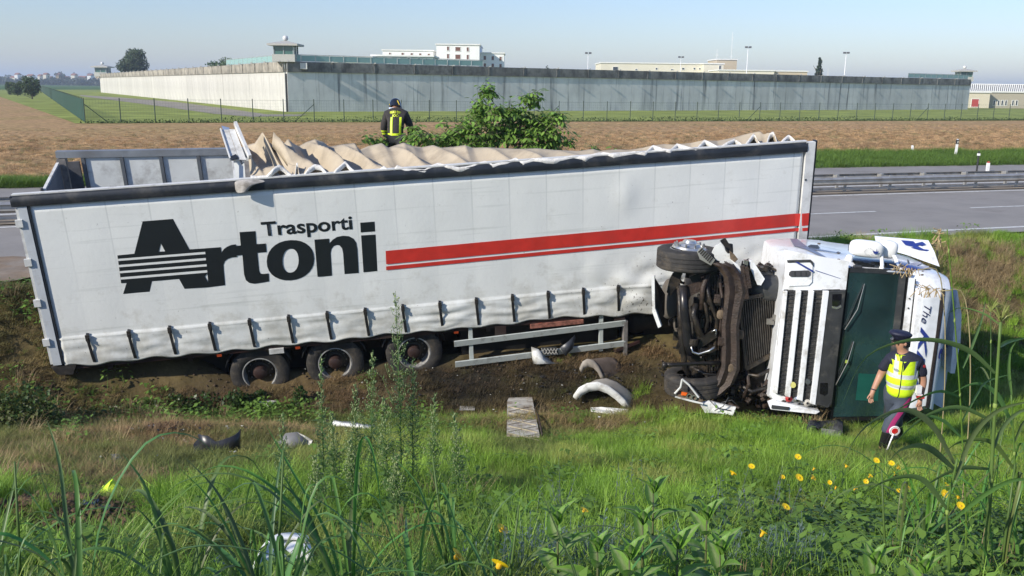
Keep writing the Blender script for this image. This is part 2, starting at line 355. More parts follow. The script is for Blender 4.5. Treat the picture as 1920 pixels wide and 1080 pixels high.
def tree(name, loc, H, W, nleaf, leafsize, colr, label, cat='tree', group=None, crown0=.25, kind='round', shape=0):
    root = empty(name, loc, label, cat, group); rn = random.Random(int(abs(loc[0]*13+loc[1]*7))+shape)
    t = MB(); t.tube([(0, 0, -.2), (W*.01, 0, H*crown0), (0, W*.02, H*.6), (W*.02, 0, H*.86)], [H*.032, H*.026, H*.016, H*.005], 7)
    for k in range(7):
        a = rn.random()*6.28; z0 = H*(crown0+.08*k*.8); L = W*.36
        t.tube([(0, 0, z0), (math.cos(a)*L*.5, math.sin(a)*L*.5, z0+H*.08), (math.cos(a)*L, math.sin(a)*L, z0+H*.18)], [H*.014, H*.009, H*.003], 5)
    t.build('trunk', mat('bark', (.09, .07, .05), .9, var=.3, scale=4, bump=.5), root, True)
    if kind == 'round':
        lobes = []
        for k in range(16):
            a = rn.random()*6.28; q = rn.random(); zz = H*(crown0+.12+(.78-crown0)*q); rr = W*.36*math.sqrt(max(.1, 1-(2*q-1)**2*.85))
            lobes.append((math.cos(a)*rr*rn.uniform(.3, 1), math.sin(a)*rr*rn.uniform(.3, 1), zz, W*rn.uniform(.13, .22), H*rn.uniform(.08, .14)))
        lobes.append((0, 0, H*(crown0+(1-crown0)*.5), W*.34, H*(1-crown0)*.36)); P = blob_points(nleaf, lobes)
    else:
        P = []
        for k in range(34):
            q = k/34; z0 = H*(.08+.9*q); L = W*.5*(1-q)**.8*rn.uniform(.65, 1.1); a = rn.random()*6.28; m_ = int(nleaf/34)
            s = rng.random(m_); P.append(np.stack([math.cos(a)*L*s+rng.normal(size=m_)*W*.03, math.sin(a)*L*s+rng.normal(size=m_)*W*.03, z0-L*.2*s+rng.normal(size=m_)*H*.012], 1))
            a += 3.14; P.append(np.stack([math.cos(a)*L*s, math.sin(a)*L*s, z0-L*.2*s+rng.normal(size=m_)*H*.012], 1))
        P = np.concatenate(P)
    V, Fq, cc = leaf_cloud(P, leafsize, colr)
    link('crown', np_mesh('crown', V, Fq, LEAF, False, cc), root); return root

def on_ground_at(u, v_base): return G(u, v_base)
# ------------------------------------------------------------------ prison wall
conc_w = mat('prison_concrete', (.62, .62, .58), .85, var=.10, scale=.6, rand=.09, bump=.2)
nt = conc_w.node_tree; pn = nt.nodes['Principled BSDF']
def streaks(m, dark, amt, sx, sz, lo, hi, fade=None):
    nt = m.node_tree; pn = nt.nodes['Principled BSDF']; n = nt.nodes; l = nt.links
    ge = n.new('ShaderNodeNewGeometry'); mp = n.new('ShaderNodeMapping'); mp.inputs['Scale'].default_value = (sx, sx, sz); l.new(ge.outputs['Position'], mp.inputs[0])
    nz = n.new('ShaderNodeTexNoise'); nz.inputs['Scale'].default_value = 1; nz.inputs['Detail'].default_value = 6; nz.inputs['Roughness'].default_value = .6; l.new(mp.outputs[0], nz.inputs['Vector'])
    mr = n.new('ShaderNodeMapRange'); mr.inputs[1].default_value = lo; mr.inputs[2].default_value = hi; mr.inputs[4].default_value = amt; l.new(nz.outputs[0], mr.inputs[0])
    mx = n.new('ShaderNodeMix'); mx.data_type = 'RGBA'; l.new(mr.outputs[0], mx.inputs[0]); s = pn.inputs['Base Color'].links[0].from_socket
    l.new(s, mx.inputs[6]); mx.inputs[7].default_value = (*dark, 1); l.new(mx.outputs[2], pn.inputs['Base Color'])
conc_pale = mat('pale_concrete', (.50, .485, .44), .85, var=.08, scale=.6, rand=.07, bump=.2)
streaks(conc_w, (.13, .135, .13), .9, 1.1, .05, .56, .68); streaks(conc_w, (.42, .43, .41), .6, .25, .12, .48, .6)
streaks(conc_pale, (.22, .21, .18), .6, 1.2, .04, .55, .72)
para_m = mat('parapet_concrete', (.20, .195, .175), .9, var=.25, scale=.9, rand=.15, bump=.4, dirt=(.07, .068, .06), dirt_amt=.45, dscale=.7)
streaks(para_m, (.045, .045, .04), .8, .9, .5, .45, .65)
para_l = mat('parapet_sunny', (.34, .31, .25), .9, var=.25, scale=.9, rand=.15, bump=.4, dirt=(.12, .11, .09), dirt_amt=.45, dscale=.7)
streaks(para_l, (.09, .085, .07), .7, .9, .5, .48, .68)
WC, WL, WR = Vector((-30.25, 123.4, 0)), Vector((-148.8, 334, 0)), Vector((100.4, 205.4, 0))
HW = 6.45
wall = empty('prison_wall', WC, 'long high concrete prison wall with weathered dark parapet behind the fence', 'wall')
def wall_run(A, B, step, mm, pm, seg, pst):
    d = (B-A); L = d.length; d.normalize(); n = int(L/step); st = L/n
    nrm = Vector((d.y, -d.x, 0));
    if nrm.y > 0: nrm = -nrm
    ang = math.atan2(d.y, d.x)
    me = MB().b2(.012, st-.012, -.25, .25, -.3, HW-1.3).mesh('wall_panel', mm)
    core = MB().bar(A-WC+Vector((0, 0, 2.4)), B-WC+Vector((0, 0, 2.4)), .38, 5.0, ).build('joint_filler', mat('joint_dark', (.06, .06, .06), .9), wall)
    for i in range(n):
        o = link('wall_panel', me, wall, A-WC+d*(st*i)); o.rotation_euler.z = ang
    m2 = int(L/seg); s2 = L/m2
    mp = MB().b2(.02, s2-.02, -.42, .42, HW-1.3, HW).b2(.0, .12, -.48, .48, HW-1.25, HW+.04).mesh('parapet', pm)
    for i in range(m2):
        o = link('parapet', mp, wall, A-WC+d*(s2*i)); o.rotation_euler.z = ang
    b = MB()
    for i in range(0, m2):
        q = A-WC+d*(s2*i)+nrm*.5; b.bar(q+Vector((0, 0, HW-.05)), q+nrm*.35+Vector((0, 0, HW+.10)), .05); b.box(q+nrm*.4+Vector((0, 0, HW+.08)), (.22, .2, .16))
    b.build('lamp_row', mat('lamp_grey', (.35, .35, .33), .5), wall)['kind'] = 'stuff'
    return d, nrm
dR, nR = wall_run(WC, WR, 2.15, conc_w, para_m, 6.1, 0)
dL, nL = wall_run(WC, WL, 3.9, conc_pale, para_l, 7.4, 0)
# corner balustrade
glass_g = mat('green_glass', (.25, .42, .38), .15, var=.05, spec=.6)
steel = mat('painted_steel', (.30, .34, .33), .45, var=.1)
def balustrade(A, d, n, step, parent, h=.95, z=HW):
    fr = MB()
    pane = MB().b2(.06, step-.06, -.015, .015, .12, h-.08).mesh('glass_pane', glass_g)
    ang = math.atan2(d.y, d.x)
    for i in range(n+1):
        p = A+d*(step*i); fr.bar(p+Vector((0, 0, z-.9)), p+Vector((0, 0, z+h)), .07)
        if i < n: o = link('glass_pane', pane, parent, p+Vector((0, 0, z))); o.rotation_euler.z = ang
    fr.bar(A+Vector((0, 0, z+h)), A+d*(step*n)+Vector((0, 0, z+h)), .08)
    fr.bar(A+Vector((0, 0, z+.05)), A+d*(step*n)+Vector((0, 0, z+.05)), .08)
    return fr.build('railing', steel, parent)
def watchtower(loc, label, s=1.0, group=None):
    t = empty('watchtower', loc, label, 'guard tower', group)
    MB().b2(-1.5*s, 1.5*s, -1.5*s, 1.5*s, 0, .95*s).build('parapet_base', mat('tower_wall', (.42, .42, .38), .8), t)
    w = MB().b2(-1.25*s, 1.25*s, -1.25*s, 1.25*s, .95*s, 2.0*s).build('glazing', mat('tower_glass', (.05, .13, .11), .12, spec=.8), t)
    f = MB()
    for sx in (-1, 0, 1):
        for sy in (-1, 0, 1):
            if sx or sy: MB().bar((sx*1.28*s, sy*1.28*s, .9*s), (sx*1.28*s, sy*1.28*s, 2.05*s), .12*s).build('window_post', steel, t)

    MB().add([(-2*s, -2*s, 2.05*s), (2*s, -2*s, 2.05*s), (2*s, 2*s, 2.05*s), (-2*s, 2*s, 2.05*s), (-2*s, -2*s, 2.3*s), (2*s, -2*s, 2.3*s), (2*s, 2*s, 2.3*s), (-2*s, 2*s, 2.3*s), (0, 0, 2.75*s)],
             [(0, 3, 2, 1), (0, 1, 5, 4), (1, 2, 6, 5), (2, 3, 7, 6), (3, 0, 4, 7), (4, 5, 8), (5, 6, 8), (6, 7, 8), (7, 4, 8)]).build('roof', mat('tower_roof', (.42, .41, .37), .7), t)
    MB().lathe([(.05, 0), (.3*s, .1*s), (.38*s, .35*s), (.3*s, .6*s), (.02, .72*s)], (0, 0, 2.7*s), (0, 0, 1), 12).build('dome', mat('dome_white', (.6, .6, .58), .4), t, True)
    return t
watchtower(WC+Vector((-.2, 1.0, HW)), 'guard tower with dome lamp on the near corner of the prison wall')
watchtower(WR+Vector((-1.0, 1.0, HW-.4)), 'guard tower on the far right end of the prison wall')
watchtower(WL+Vector((1.5, -1, HW-.9)), 'small guard tower at the far left end of the prison wall', 1.5)
balustrade(Vector((0, 0, 0))-nR*(-.2), dR, 15, 2.0, wall)
balustrade(Vector((0, 0, 0))-nL*(-.2), dL, 12, 2.9, wall)
balustrade((WR-WC)-dR*22, dR, 11, 1.95, wall)
# air conditioner and cameras near the corner
MB().box(dR*2.2+nR*.62+Vector((0, 0, HW-.5)), (.9, .4, .8)).build('air_conditioner', mat('ac_white', (.55, .55, .52), .5), wall)

# ------------------------------------------------------------------ buildings
white_w = mat('white_render', (.80, .80, .77), .85, var=.04, scale=.3)
cream_w = mat('cream_render', (.66, .62, .50), .85, var=.05, scale=.3)
beige_w = mat('beige_render', (.50, .42, .30), .85, var=.07, scale=.3)
redshut = mat('red_brown_shutter', (.16, .07, .045), .7)
darkgl = mat('dark_window', (.04, .05, .06), .2)
trim_m = mat('pale_trim', (.72, .72, .68), .7)
def building(name, u0, u1, vt, y, vb=None, depth=14, m=white_w, label='', wins=(), roof=.0, rm=None, angle=0.0, cat='building', winm=None, z0=0.0):
    """a block whose front lies in the plane Y=y between two image columns; wins: (u, v, w px, h px)"""
    A = AtY(u0, vt, y); B = AtY(u1, vt, y); H = (A.z+B.z)/2; W = (B.x-A.x); s = W/(u1-u0)
    root = empty(name, ((A.x+B.x)/2, y, z0), label, cat)
    ro = MB().b2(-W/2, W/2, 0, depth, 0, H-z0).build('wall', m, root)
    MB().b2(-W/2-.25, W/2+.25, -.25, depth+.25, H-z0, H-z0+.35).build('roof', rm or trim_m, root)
    for (u, v, w, h) in wins:
        c = AtY(u, v, y); lx = c.x-(A.x+B.x)/2; lz = c.z-z0; ww, hh = w*s, h*s
        f = MB()
        for a in ((-1, 0), (1, 0)): f.b2(lx+a[0]*ww/2-.06, lx+a[0]*ww/2+.06, -.08, .1, lz-hh/2, lz+hh/2)
        f.b2(lx-ww/2-.1, lx+ww/2+.1, -.1, .1, lz-hh/2-.12, lz-hh/2).b2(lx-ww/2-.06, lx+ww/2+.06, -.08, .1, lz+hh/2, lz+hh/2+.1)
        fo = f.build('window', trim_m, root)
        MB().b2(lx-ww/2+.06, lx+ww/2-.06, -.03, .05, lz-hh/2, lz+hh/2).build('pane', winm or redshut, fo)
    return root, s
WB = 255
b1, s = building('cell_block', 818, 899, 84.5, WB, m=white_w, label='tall white prison block with red-brown shuttered windows, highest building behind the wall', depth=22,
    wins=[(840, 91, 4.5, 7), (858.5, 92, 10, 7), (877, 92.5, 4.5, 7), (840, 105.5, 4.5, 8), (858.5, 106.5, 10, 8), (877, 107, 4.5, 8), (840, 120, 4.5, 7), (858.5, 121, 10, 7), (877, 121.5, 4.5, 7)])
building('cell_block', 899, 945, 100.5, WB+6, m=white_w, label='lower white prison wing right of the tallest white block', wins=[(909, 108.5, 5, 7), (924, 109, 5, 7), (938.5, 110, 5, 7), (909, 122, 5, 6), (924, 122.5, 5, 6), (938.5, 123, 5, 6)])
building('cell_block', 717, 812, 95.5, WB+8, m=white_w, label='low white prison wing left of the tallest white block', wins=[(755, 101, 5, 3.5), (772, 101.5, 5, 3.5), (788, 102, 5, 3.5), (804, 102.5, 5, 3.5), (731, 100.5, 4, 3)])
building('prison_hall', 697, 812, 106, 205, m=mat('green_glazed', (.30, .40, .36), .5, var=.2, scale=.4), label='low glazed prison hall with white roof rim behind the corner railing', winm=darkgl, wins=[(714, 114, 5, 9), (731, 114, 9, 10), (748, 114, 5, 9), (767, 114, 7, 10), (786, 115, 6, 10), (800, 115, 4, 9)])
building('prison_hall', 600, 697, 108, 200, m=mat('yellow_render', (.62, .62, .42), .8), label='pale yellow prison hall with white roof left of the glazed hall', winm=darkgl, wins=[(640, 114, 12, 3), (668, 114, 12, 3)])
building('prison_store', 1127, 1320, 119.5, 300, m=cream_w, label='long cream flat-roofed prison building behind the wall', winm=darkgl, depth=20, wins=[(1154, 128.5, 10, 6), (1193, 130.5, 4, 2), (1231, 129, 4, 3), (1260, 130.5, 5, 1.5), (1281, 129, 5, 3), (1302, 128.8, 4, 3), (1312, 129, 4, 2)])
building('prison_store', 1320, 1357, 120.5, 297, m=cream_w, label='cream end bay of the long flat-roofed prison building', winm=darkgl, wins=[(1350, 126.5, 4, 7)])
building('stair_tower', 1344, 1382, 112.5, 310, m=beige_w, label='beige stair tower rising behind the long cream building', winm=darkgl)
building('prison_store', 1348, 1452, 133, 280, m=cream_w, label='low cream prison building right of the stair tower')
building('prison_store', 1452, 1514, 134.5, 281, m=beige_w, label='low beige prison building at the right of the cream one')
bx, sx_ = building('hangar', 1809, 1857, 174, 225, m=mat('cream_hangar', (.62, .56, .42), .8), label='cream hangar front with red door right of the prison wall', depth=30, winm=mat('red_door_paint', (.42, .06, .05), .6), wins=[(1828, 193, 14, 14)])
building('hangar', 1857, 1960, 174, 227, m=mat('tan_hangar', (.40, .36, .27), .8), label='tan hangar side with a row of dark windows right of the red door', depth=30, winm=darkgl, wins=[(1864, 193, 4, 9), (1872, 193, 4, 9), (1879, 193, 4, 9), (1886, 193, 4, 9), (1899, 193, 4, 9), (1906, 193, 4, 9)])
building('far_house', 1845, 1990, 161, 330, m=cream_w, label='long distant building with red tiled roof behind the hangars', rm=mat('red_roof', (.30, .10, .07), .8), depth=20)
# roof truss frames over the hangar
tr = empty('roof_frame', (0, 0, 0), 'white lattice of slanting skylight frames on the hangar roof', 'roof frame'); b = MB()
pa = AtY(1812, 172, 229); pb = AtY(1960, 172, 229); tr.location = pa; L = (pb-pa).length; hz = 1.9
for k in range(40):
    x = L*k/40; o = MB().bar((x, 0, 0), (x+.5, 2.0, hz), .16).build('rafter', trim_m, tr)
MB().bar((0, 2, hz), (L, 2, hz), .2).bar((0, 0, .1), (L, 0, .1), .2).bar((0, 12, hz), (L, 12, hz), .2).build('ridge', trim_m, tr)
sl = MB().add([(0, .1, .05), (L, .1, .05), (L, 2.05, hz-.1), (0, 2.05, hz-.1)], [(0, 1, 2, 3)]).build('skylight', mat('skylight_glass', (.12, .13, .14), .3), tr)

# floodlight masts
def mast(u, vt, y, label, r=.07):
    p = AtY(u, vt, y); root = empty('floodlight_mast', (p.x, y, 0), label, 'light mast', 'floodlight masts behind the prison wall')
    MB().tube([(0, 0, 0), (0, 0, p.z-.3)], [r*1.5, r], 8).build('pole', mat('mast_white', (.7, .7, .7), .4), root, True)
    for k in (-1, 1): MB().box((k*.45, 0, p.z), (.65, .5, .42)).build('floodlight', mat('flood_dark', (.10, .10, .11), .4), root)
mast(1103, 99.5, 230, 'floodlight mast left of the long cream building'); mast(1277, 107, 260, 'short floodlight mast in front of the long cream building')
mast(1403, 88.5, 235, 'tallest floodlight mast right of the stair tower', .09); mast(1587, 99, 240, 'floodlight mast right of the conifer tree', .09)
for u, vt, lb in ((1374, 60, 'tall thin radio mast above the stair tower'), (1345, 92, 'thin antenna on the long cream building'), (1553, 128, 'short white pole right of the conifer')):
    p = AtY(u, vt, 320); r0 = empty('antenna', (p.x, 320, 0), lb, 'antenna'); MB().tube([(0, 0, 0), (0, 0, p.z)], [.09, .05], 5).build('pole', trim_m, r0)
    a_ = MB()
    for z in (p.z-2, p.z-5, p.z-8): a_.bar((-.5, 0, z), (.5, 0, z), .08)
    a_.build('aerial', trim_m, r0)

# ------------------------------------------------------------------ far trees and town
p = G(250, 178); yt = 290
q = AtY(250, 90, yt); tree('broad_tree', (q.x, yt, -.1), q.z, 12.6, 8200, .62, (.085, .12, .06), 'large dark broadleaf tree behind the left prison wall', crown0=.2)
q = AtY(420, 106, 260); tree('broad_tree', (q.x, 260, -.1), q.z, 12.0, 6000, .55, (.10, .16, .06), 'rounded green tree rising behind the wall left of the guard tower', crown0=.1, shape=3)
q = AtY(1030, 121, 300); tree('broad_tree', (q.x, 300, -.1), q.z, 4.2, 900, .5, (.04, .06, .03), 'small dark treetop above the wall left of the cream building')
q = AtY(1538, 105, 250); tree('conifer', (q.x, 250, -.1), q.z, 4.6, 3200, .42, (.06, .09, .05), 'dark conifer tree behind the prison wall', kind='con')
for i, (u, v, y, W) in enumerate([(56, 142, 190, 5.2), (30, 151, 230, 4.4), (18, 152, 245, 3.4)]):
    q = AtY(u, v, y); tree('shrub', (q.x, y, -.1), q.z+.1, W, 2600, .35, (.08, .12, .045), ['tall dark shrub by the far end of the green side fence', 'middle shrub of three at the field edge', 'leftmost small shrub at the field edge'][i], 'shrub', crown0=.05)
rn = random.Random(5)
TY = 1150
HN = [(2, 'edge-of-view white house'), (9.5, 'low tan house'), (22, 'cream house behind the shrubs'), (29.5, 'highest white house'), (54, 'wide white house'), (72, 'small cream house'), (83, 'cream house left of the yellow one'), (91, 'tiny white house'), (107, 'yellow house'), (122, 'tan house in the village'), (136, 'cream house by the guard tower'), (152, 'wide tan house'), (166.5, 'tall white house'), (182, 'tan house beside the small tower')]
def vlab(u, seen=set()):
    for hu, nm in sorted(HN, key=lambda q: abs(q[0]-u)):
        t = 'distant hazy village tree just %s of the %s' % ('right' if u > hu else 'left', nm)
        if t not in seen: seen.add(t); return t
    return 'distant hazy village tree'
for u in (6, 16, 27, 33, 44, 50, 62, 75, 84, 90, 96, 104, 113, 121, 128, 140, 147, 155, 162, 170, 178, 186):
    big = {16: 139, 113: 134, 33: 142, 44: 142, 140: 136, 170: 136}.get(u, rn.uniform(142, 146)); yy = TY+rn.uniform(-120, 160)
    q = AtY(u, big, yy); W = 12 if u not in (16, 113, 170) else 17
    tree('far_tree', (q.x, yy, 0), q.z, W, 260, 2.0, (.05, .07, .045), vlab(u), 'tree', 'distant village trees', crown0=.05)
for u in (1600, 1700, 1870, 1890, 1905, 1915, 1935): 
    pass
belt_pts = blob_points(9000, [(G(u, 156.5).x*0+AtY(u, 150, 970).x, 970+rn.uniform(-20, 20), 1.5, 9, rn.uniform(2.5, 6.5)) for u in range(-120, 215, 6)])
V, Fq, cc = leaf_cloud(belt_pts, 4.0, (.045, .065, .045)); fw = link('far_wood', np_mesh('far_wood', V, Fq, LEAF, False, cc)); tag(fw, 'low belt of distant trees behind the village on the left horizon', 'trees', kind='stuff')
roof_t = mat('tile_roof', (.28, .13, .09), .8)
for k, (u, v, w, c, lb) in enumerate([(2, 147, 9, 0, 'distant white house at the left edge of the village'), (9.5, 149, 6, 2, 'low tan distant house between pale houses'), (22, 145.5, 7, 1, 'distant cream house standing behind the shrubs'), (29.5, 139.8, 6, 0, 'bright white distant house highest in the village left'), (54, 142.5, 9, 0, 'wide white distant house above the tall shrub'), (72, 142.5, 4, 1, 'small cream distant house right of the shrub'),
    (83, 139.8, 6, 1, 'cream distant house left of the yellow one'), (107, 140.3, 5, 2, 'yellow distant house left of the large round tree'), (91, 146, 4, 0, 'tiny white distant house amid trees'), (122, 146, 8, 2, 'tan distant house right of the large round tree'), (136, 141, 7, 1, 'cream distant house left of the guard tower'), (152, 145.5, 12, 2, 'wide tan distant house in the village centre'), (166.5, 141.5, 7, 0, 'tall white distant house left of the guard tower'), (182, 143, 8, 2, 'tan distant house beside the small guard tower'), (112, 149, 9, 1, 'low cream distant house before the large round tree')]):
    yy = 1020+rn.uniform(0, 60); A = AtY(u-w/2, v, yy); B = AtY(u+w/2, v, yy); W = B.x-A.x; H = max(3.2, A.z)
    hs = empty('village_house', ((A.x+B.x)/2, yy, 0), lb, 'house', 'distant village houses')
    MB().b2(-W/2, W/2, 0, 9, 0, H).build('wall', [white_w, cream_w, mat('ochre_render', (.55, .42, .22), .8)][c], hs)
    MB().add([(-W/2-.4, -.4, H), (W/2+.4, -.4, H), (W/2+.4, 9.4, H), (-W/2-.4, 9.4, H), (-W/2-.4, 4.5, H+2), (W/2+.4, 4.5, H+2)], [(0, 3, 2, 1), (0, 1, 5, 4), (2, 3, 4, 5), (0, 4, 3), (1, 2, 5)]).build('roof', roof_t, hs)
    for j in (-.25, .25): MB().b2(W*j-.5, W*j+.5, -.06, .02, H*.45, H*.45+1.4).build('window', darkgl, hs)

# ------------------------------------------------------------------ wire fence
fence = empty('wire_fence', (FA[0], FA[1], 0), 'thin green wire fence on slim posts in front of the prison wall', 'fence')
F0 = Vector((FA[0], FA[1], 0)); fpost_m = mat('fence_post', (.035, .06, .04), .6); wire_m = mat('fence_wire', (.05, .10, .07), .6)
path = [Vector((*FA, 0)), Vector((*FB, 0)), Vector((*FCn, 0)), Vector((112, 143, 0))]
pm = MB().tube([(0, 0, 0), (0, 0, 2.15)], .045, 6).mesh('post', fpost_m)
posts = []
for a, b_ in zip(path[:-1], path[1:]):
    n = max(1, round((b_-a).length/2.95)); posts += [a+(b_-a)*(i/n) for i in range(n)]
for i, p in enumerate(posts):
    link('post', pm, fence, p-F0)
    if i in (0,) or i % 9 == 7:
        sgn = 1 if i == 0 else -1
        q = p+Vector((.9, .4, 0))*1.9*sgn; MB().tube([p-F0+Vector((0, 0, 1.65)), q-F0], .035, 5).build('brace', fpost_m, fence)
w = MB()
for a, b_ in zip(posts[:-1], posts[1:]):
    for z in (.1, 2.02): w.bar(a-F0+Vector((0, 0, z)), b_-F0+Vector((0, 0, z)), .012)
    d = b_-a; n = 12
    for k in range(n):
        s0 = a-F0+d*(k/n); s1 = a-F0+d*((k+1)/n)
        w.bar(s0+Vector((0, 0, .08)), s0+Vector((0, 0, 2.0)), .005)
    for z in np.arange(.3, 2, .28): w.bar(a-F0+Vector((0, 0, z)), b_-F0+Vector((0, 0, z)), .005)
w.build('wire_mesh', wire_m, fence, fix=False)['kind'] = 'stuff'
sf = empty('side_fence', (FA[0], FA[1], 0), 'dense green mesh fence running away from the field corner on the left', 'fence')
d = Vector((fB[0]-FA[0], fB[1]-FA[1], 0)); L = d.length; d.normalize(); n = int(L/2.9)
for i in range(1, n): link('post', pm, sf, d*(2.9*i))
w = MB()
for k in range(int(L/.32)): w.bar(d*(.32*k)+Vector((0, 0, .05)), d*(.32*k)+Vector((0, 0, 2.0)), .03)
for z in np.arange(.1, 2.1, .16): w.bar(d*0+Vector((0, 0, z)), d*L+Vector((0, 0, z)), .012)
w.build('wire_mesh', mat('green_wire', (.02, .085, .06), .6), sf, fix=False)['kind'] = 'stuff'
# weeds along the fence foot
P = []
for a, b_ in zip(posts[:-1], posts[1:]):
    m_ = 160; t_ = rng.random(m_)[:, None]; P.append(np.array(a)*(1-t_)+np.array(b_)*t_+np.stack([rng.normal(size=m_)*.3, rng.normal(size=m_)*.3-.2, rng.random(m_)**2*.5*(.3+vnoise(a.x*np.ones(m_), rng.random(m_)*2, .3, 3))], 1))
V, Fq, cc = leaf_cloud(np.concatenate(P), .16, (.05, .085, .02)); tag(link('fence_weeds', np_mesh('fence_weeds', V, Fq, LEAF, False, cc)), 'dark low weeds growing along the foot of the wire fence', 'weeds', kind='stuff')

# ------------------------------------------------------------------ guard rails
galv = mat('galvanised_steel', (.46, .45, .42), .42, .55, var=.15, scale=3, dirt=(.22, .18, .13), dirt_amt=.3, dscale=2)
def guard(off, label, side):
    A0 = Vector((-44, float(Rc(-44))+off, 0)); root = empty('guard_rail', A0, label, 'guard rail', 'double crash barriers along the median')
    xs = [-44]; 
    while xs[-1] < 60: xs.append(xs[-1]+2.0*.93)
    prof = [(-.00, .0), (.05, .04), (.085, .07), (.02, .12), (.02, .19), (.085, .24), (.05, .27), (0, .31)]
    pmz = MB().b2(-.05, .05, -.035, .035, -.25, .56).mesh('post', galv); sp = MB().b2(-.06, .06, -.09, .09, .32, .54).mesh('spacer', galv)
    for x0, x1 in zip(xs[:-1], xs[1:]):
        a = Vector((x0, float(Rc(x0))+off, 0))-A0; b_ = Vector((x1+.03, float(Rc(x1+.03))+off, 0))-A0; dd = (b_-a).normalized(); nn = Vector((dd.y, -dd.x, 0))*side
        ang = math.atan2(dd.y, dd.x)
        o = link('post', pmz, root, a); o.rotation_euler.z = ang
        if x0 > -25:
            sps = link('spacer', sp, root, a+nn*.1); sps.rotation_euler.z = ang
        s = MB(); P = [[a+nn*(.19+p_[0])+Vector((0, 0, .27+p_[1]*.9)) for p_ in prof], [b_+nn*(.19+p_[0])+Vector((0, 0, .27+p_[1]*.9)) for p_ in prof]]
        s.grid(P); s.grid([[q-nn*.008 for q in r] for r in P])
        s.build('beam', galv, root, 40)
        if side > 0: MB().bar(a+nn*.12+Vector((0, 0, .13)), b_+nn*.12+Vector((0, 0, .13)), .03, .07).build('lower_beam', galv, root)
guard(-.35, 'near steel crash barrier with two beams along the motorway median', 1)
guard(.45, 'far steel crash barrier behind the near one on the median', -1)
def delineator(u, v, label, h=.95):
    p = G(u, v); r0 = empty('marker_post', (p.x, p.y, -.02), label, 'marker post'); r0.rotation_euler.y = .04
    MB().loft([[(-.06, -.05, 0), (.06, -.05, 0), (.05, .06, 0), (-.05, .06, 0)], [(-.055, -.045, h), (.055, -.045, h), (.045, .05, h+.04), (-.045, .05, h+.04)]]).build('body', mat('post_white', (.78, .78, .75), .5), r0)
    MB().b2(-.063, .063, -.056, .066, h-.24, h+.0).build('band', mat('post_black', (.03, .03, .03), .5), r0)
    MB().b2(-.025, .025, -.062, -.05, h-.2, h-.06).build('reflector', mat('reflector', (.5, .5, .45), .2), r0)
delineator(1791, 293, 'white roadside marker post with black band on the far grass verge')
p = G(1710, 284); r0 = tag(MB().loft([[(-.06, -.06, 0), (.06, -.06, 0), (.06, .06, 0), (-.06, .06, 0)], [(-.05, -.05, .38), (.05, -.05, .38), (.05, .05, .42), (-.05, .05, .42)]]).build('stone_marker', mat('post_white', (.8,)*3)), 'short white marker stone in the stubble by the far verge', 'marker'); r0.location = (p.x, p.y, -.05)
p = G(1831, 323); s0 = empty('marker_post', (p.x, p.y, 0), 'short dark post between the crash barriers', 'marker post'); MB().tube([(0, 0, 0), (0, 0, .95)], .04, 8).build('body', mat('post_black', (.03,)*3), s0); MB().box((0, 0, .8), (.1, .1, .1)).build('band', mat('post_white', (.8,)*3), s0)
p = G(1851, 323); s0 = empty('marker_post', (p.x, p.y, 0), 'short white and red post between the crash barriers', 'marker post'); MB().box((0, 0, .2), (.12, .1, .45)).build('body', mat('post_white', (.8,)*3), s0); MB().box((0, -.01, .46), (.08, .08, .06)).build('reflector', mat('red_reflector', (.5, .04, .03), .3), s0)
# ------------------------------------------------------------------ semi-trailer
def Rmat(yaw, pit, rol):
    cy, sy = math.cos(yaw), math.sin(yaw); c, s_ = math.cos(pit), math.sin(pit); cr, sr = math.cos(rol), math.sin(rol)
    return Matrix(((cy, -sy, 0), (sy, cy, 0), (0, 0, 1))) @ Matrix(((c, 0, -s_), (0, 1, 0), (s_, 0, c))) @ Matrix(((1, 0, 0), (0, cr, -sr), (0, sr, cr)))
TM = Matrix.Translation((-7.6645, 14.5428, -1.1141)) @ Rmat(.1819, .0641, .1347).to_4x4()
TI = TM.inverted()
def TP(u, v, yy=0.0):
    o = TI @ CAM; d = TI.to_3x3() @ ray(u, v); return o+d*((yy-o.y)/d.y)
TL, TH = 13.45, 2.84
tarp_w = mat('curtain_white', (.76, .77, .73), .42, var=.05, scale=1.2, bump=.12, bscale=14, spec=.4)
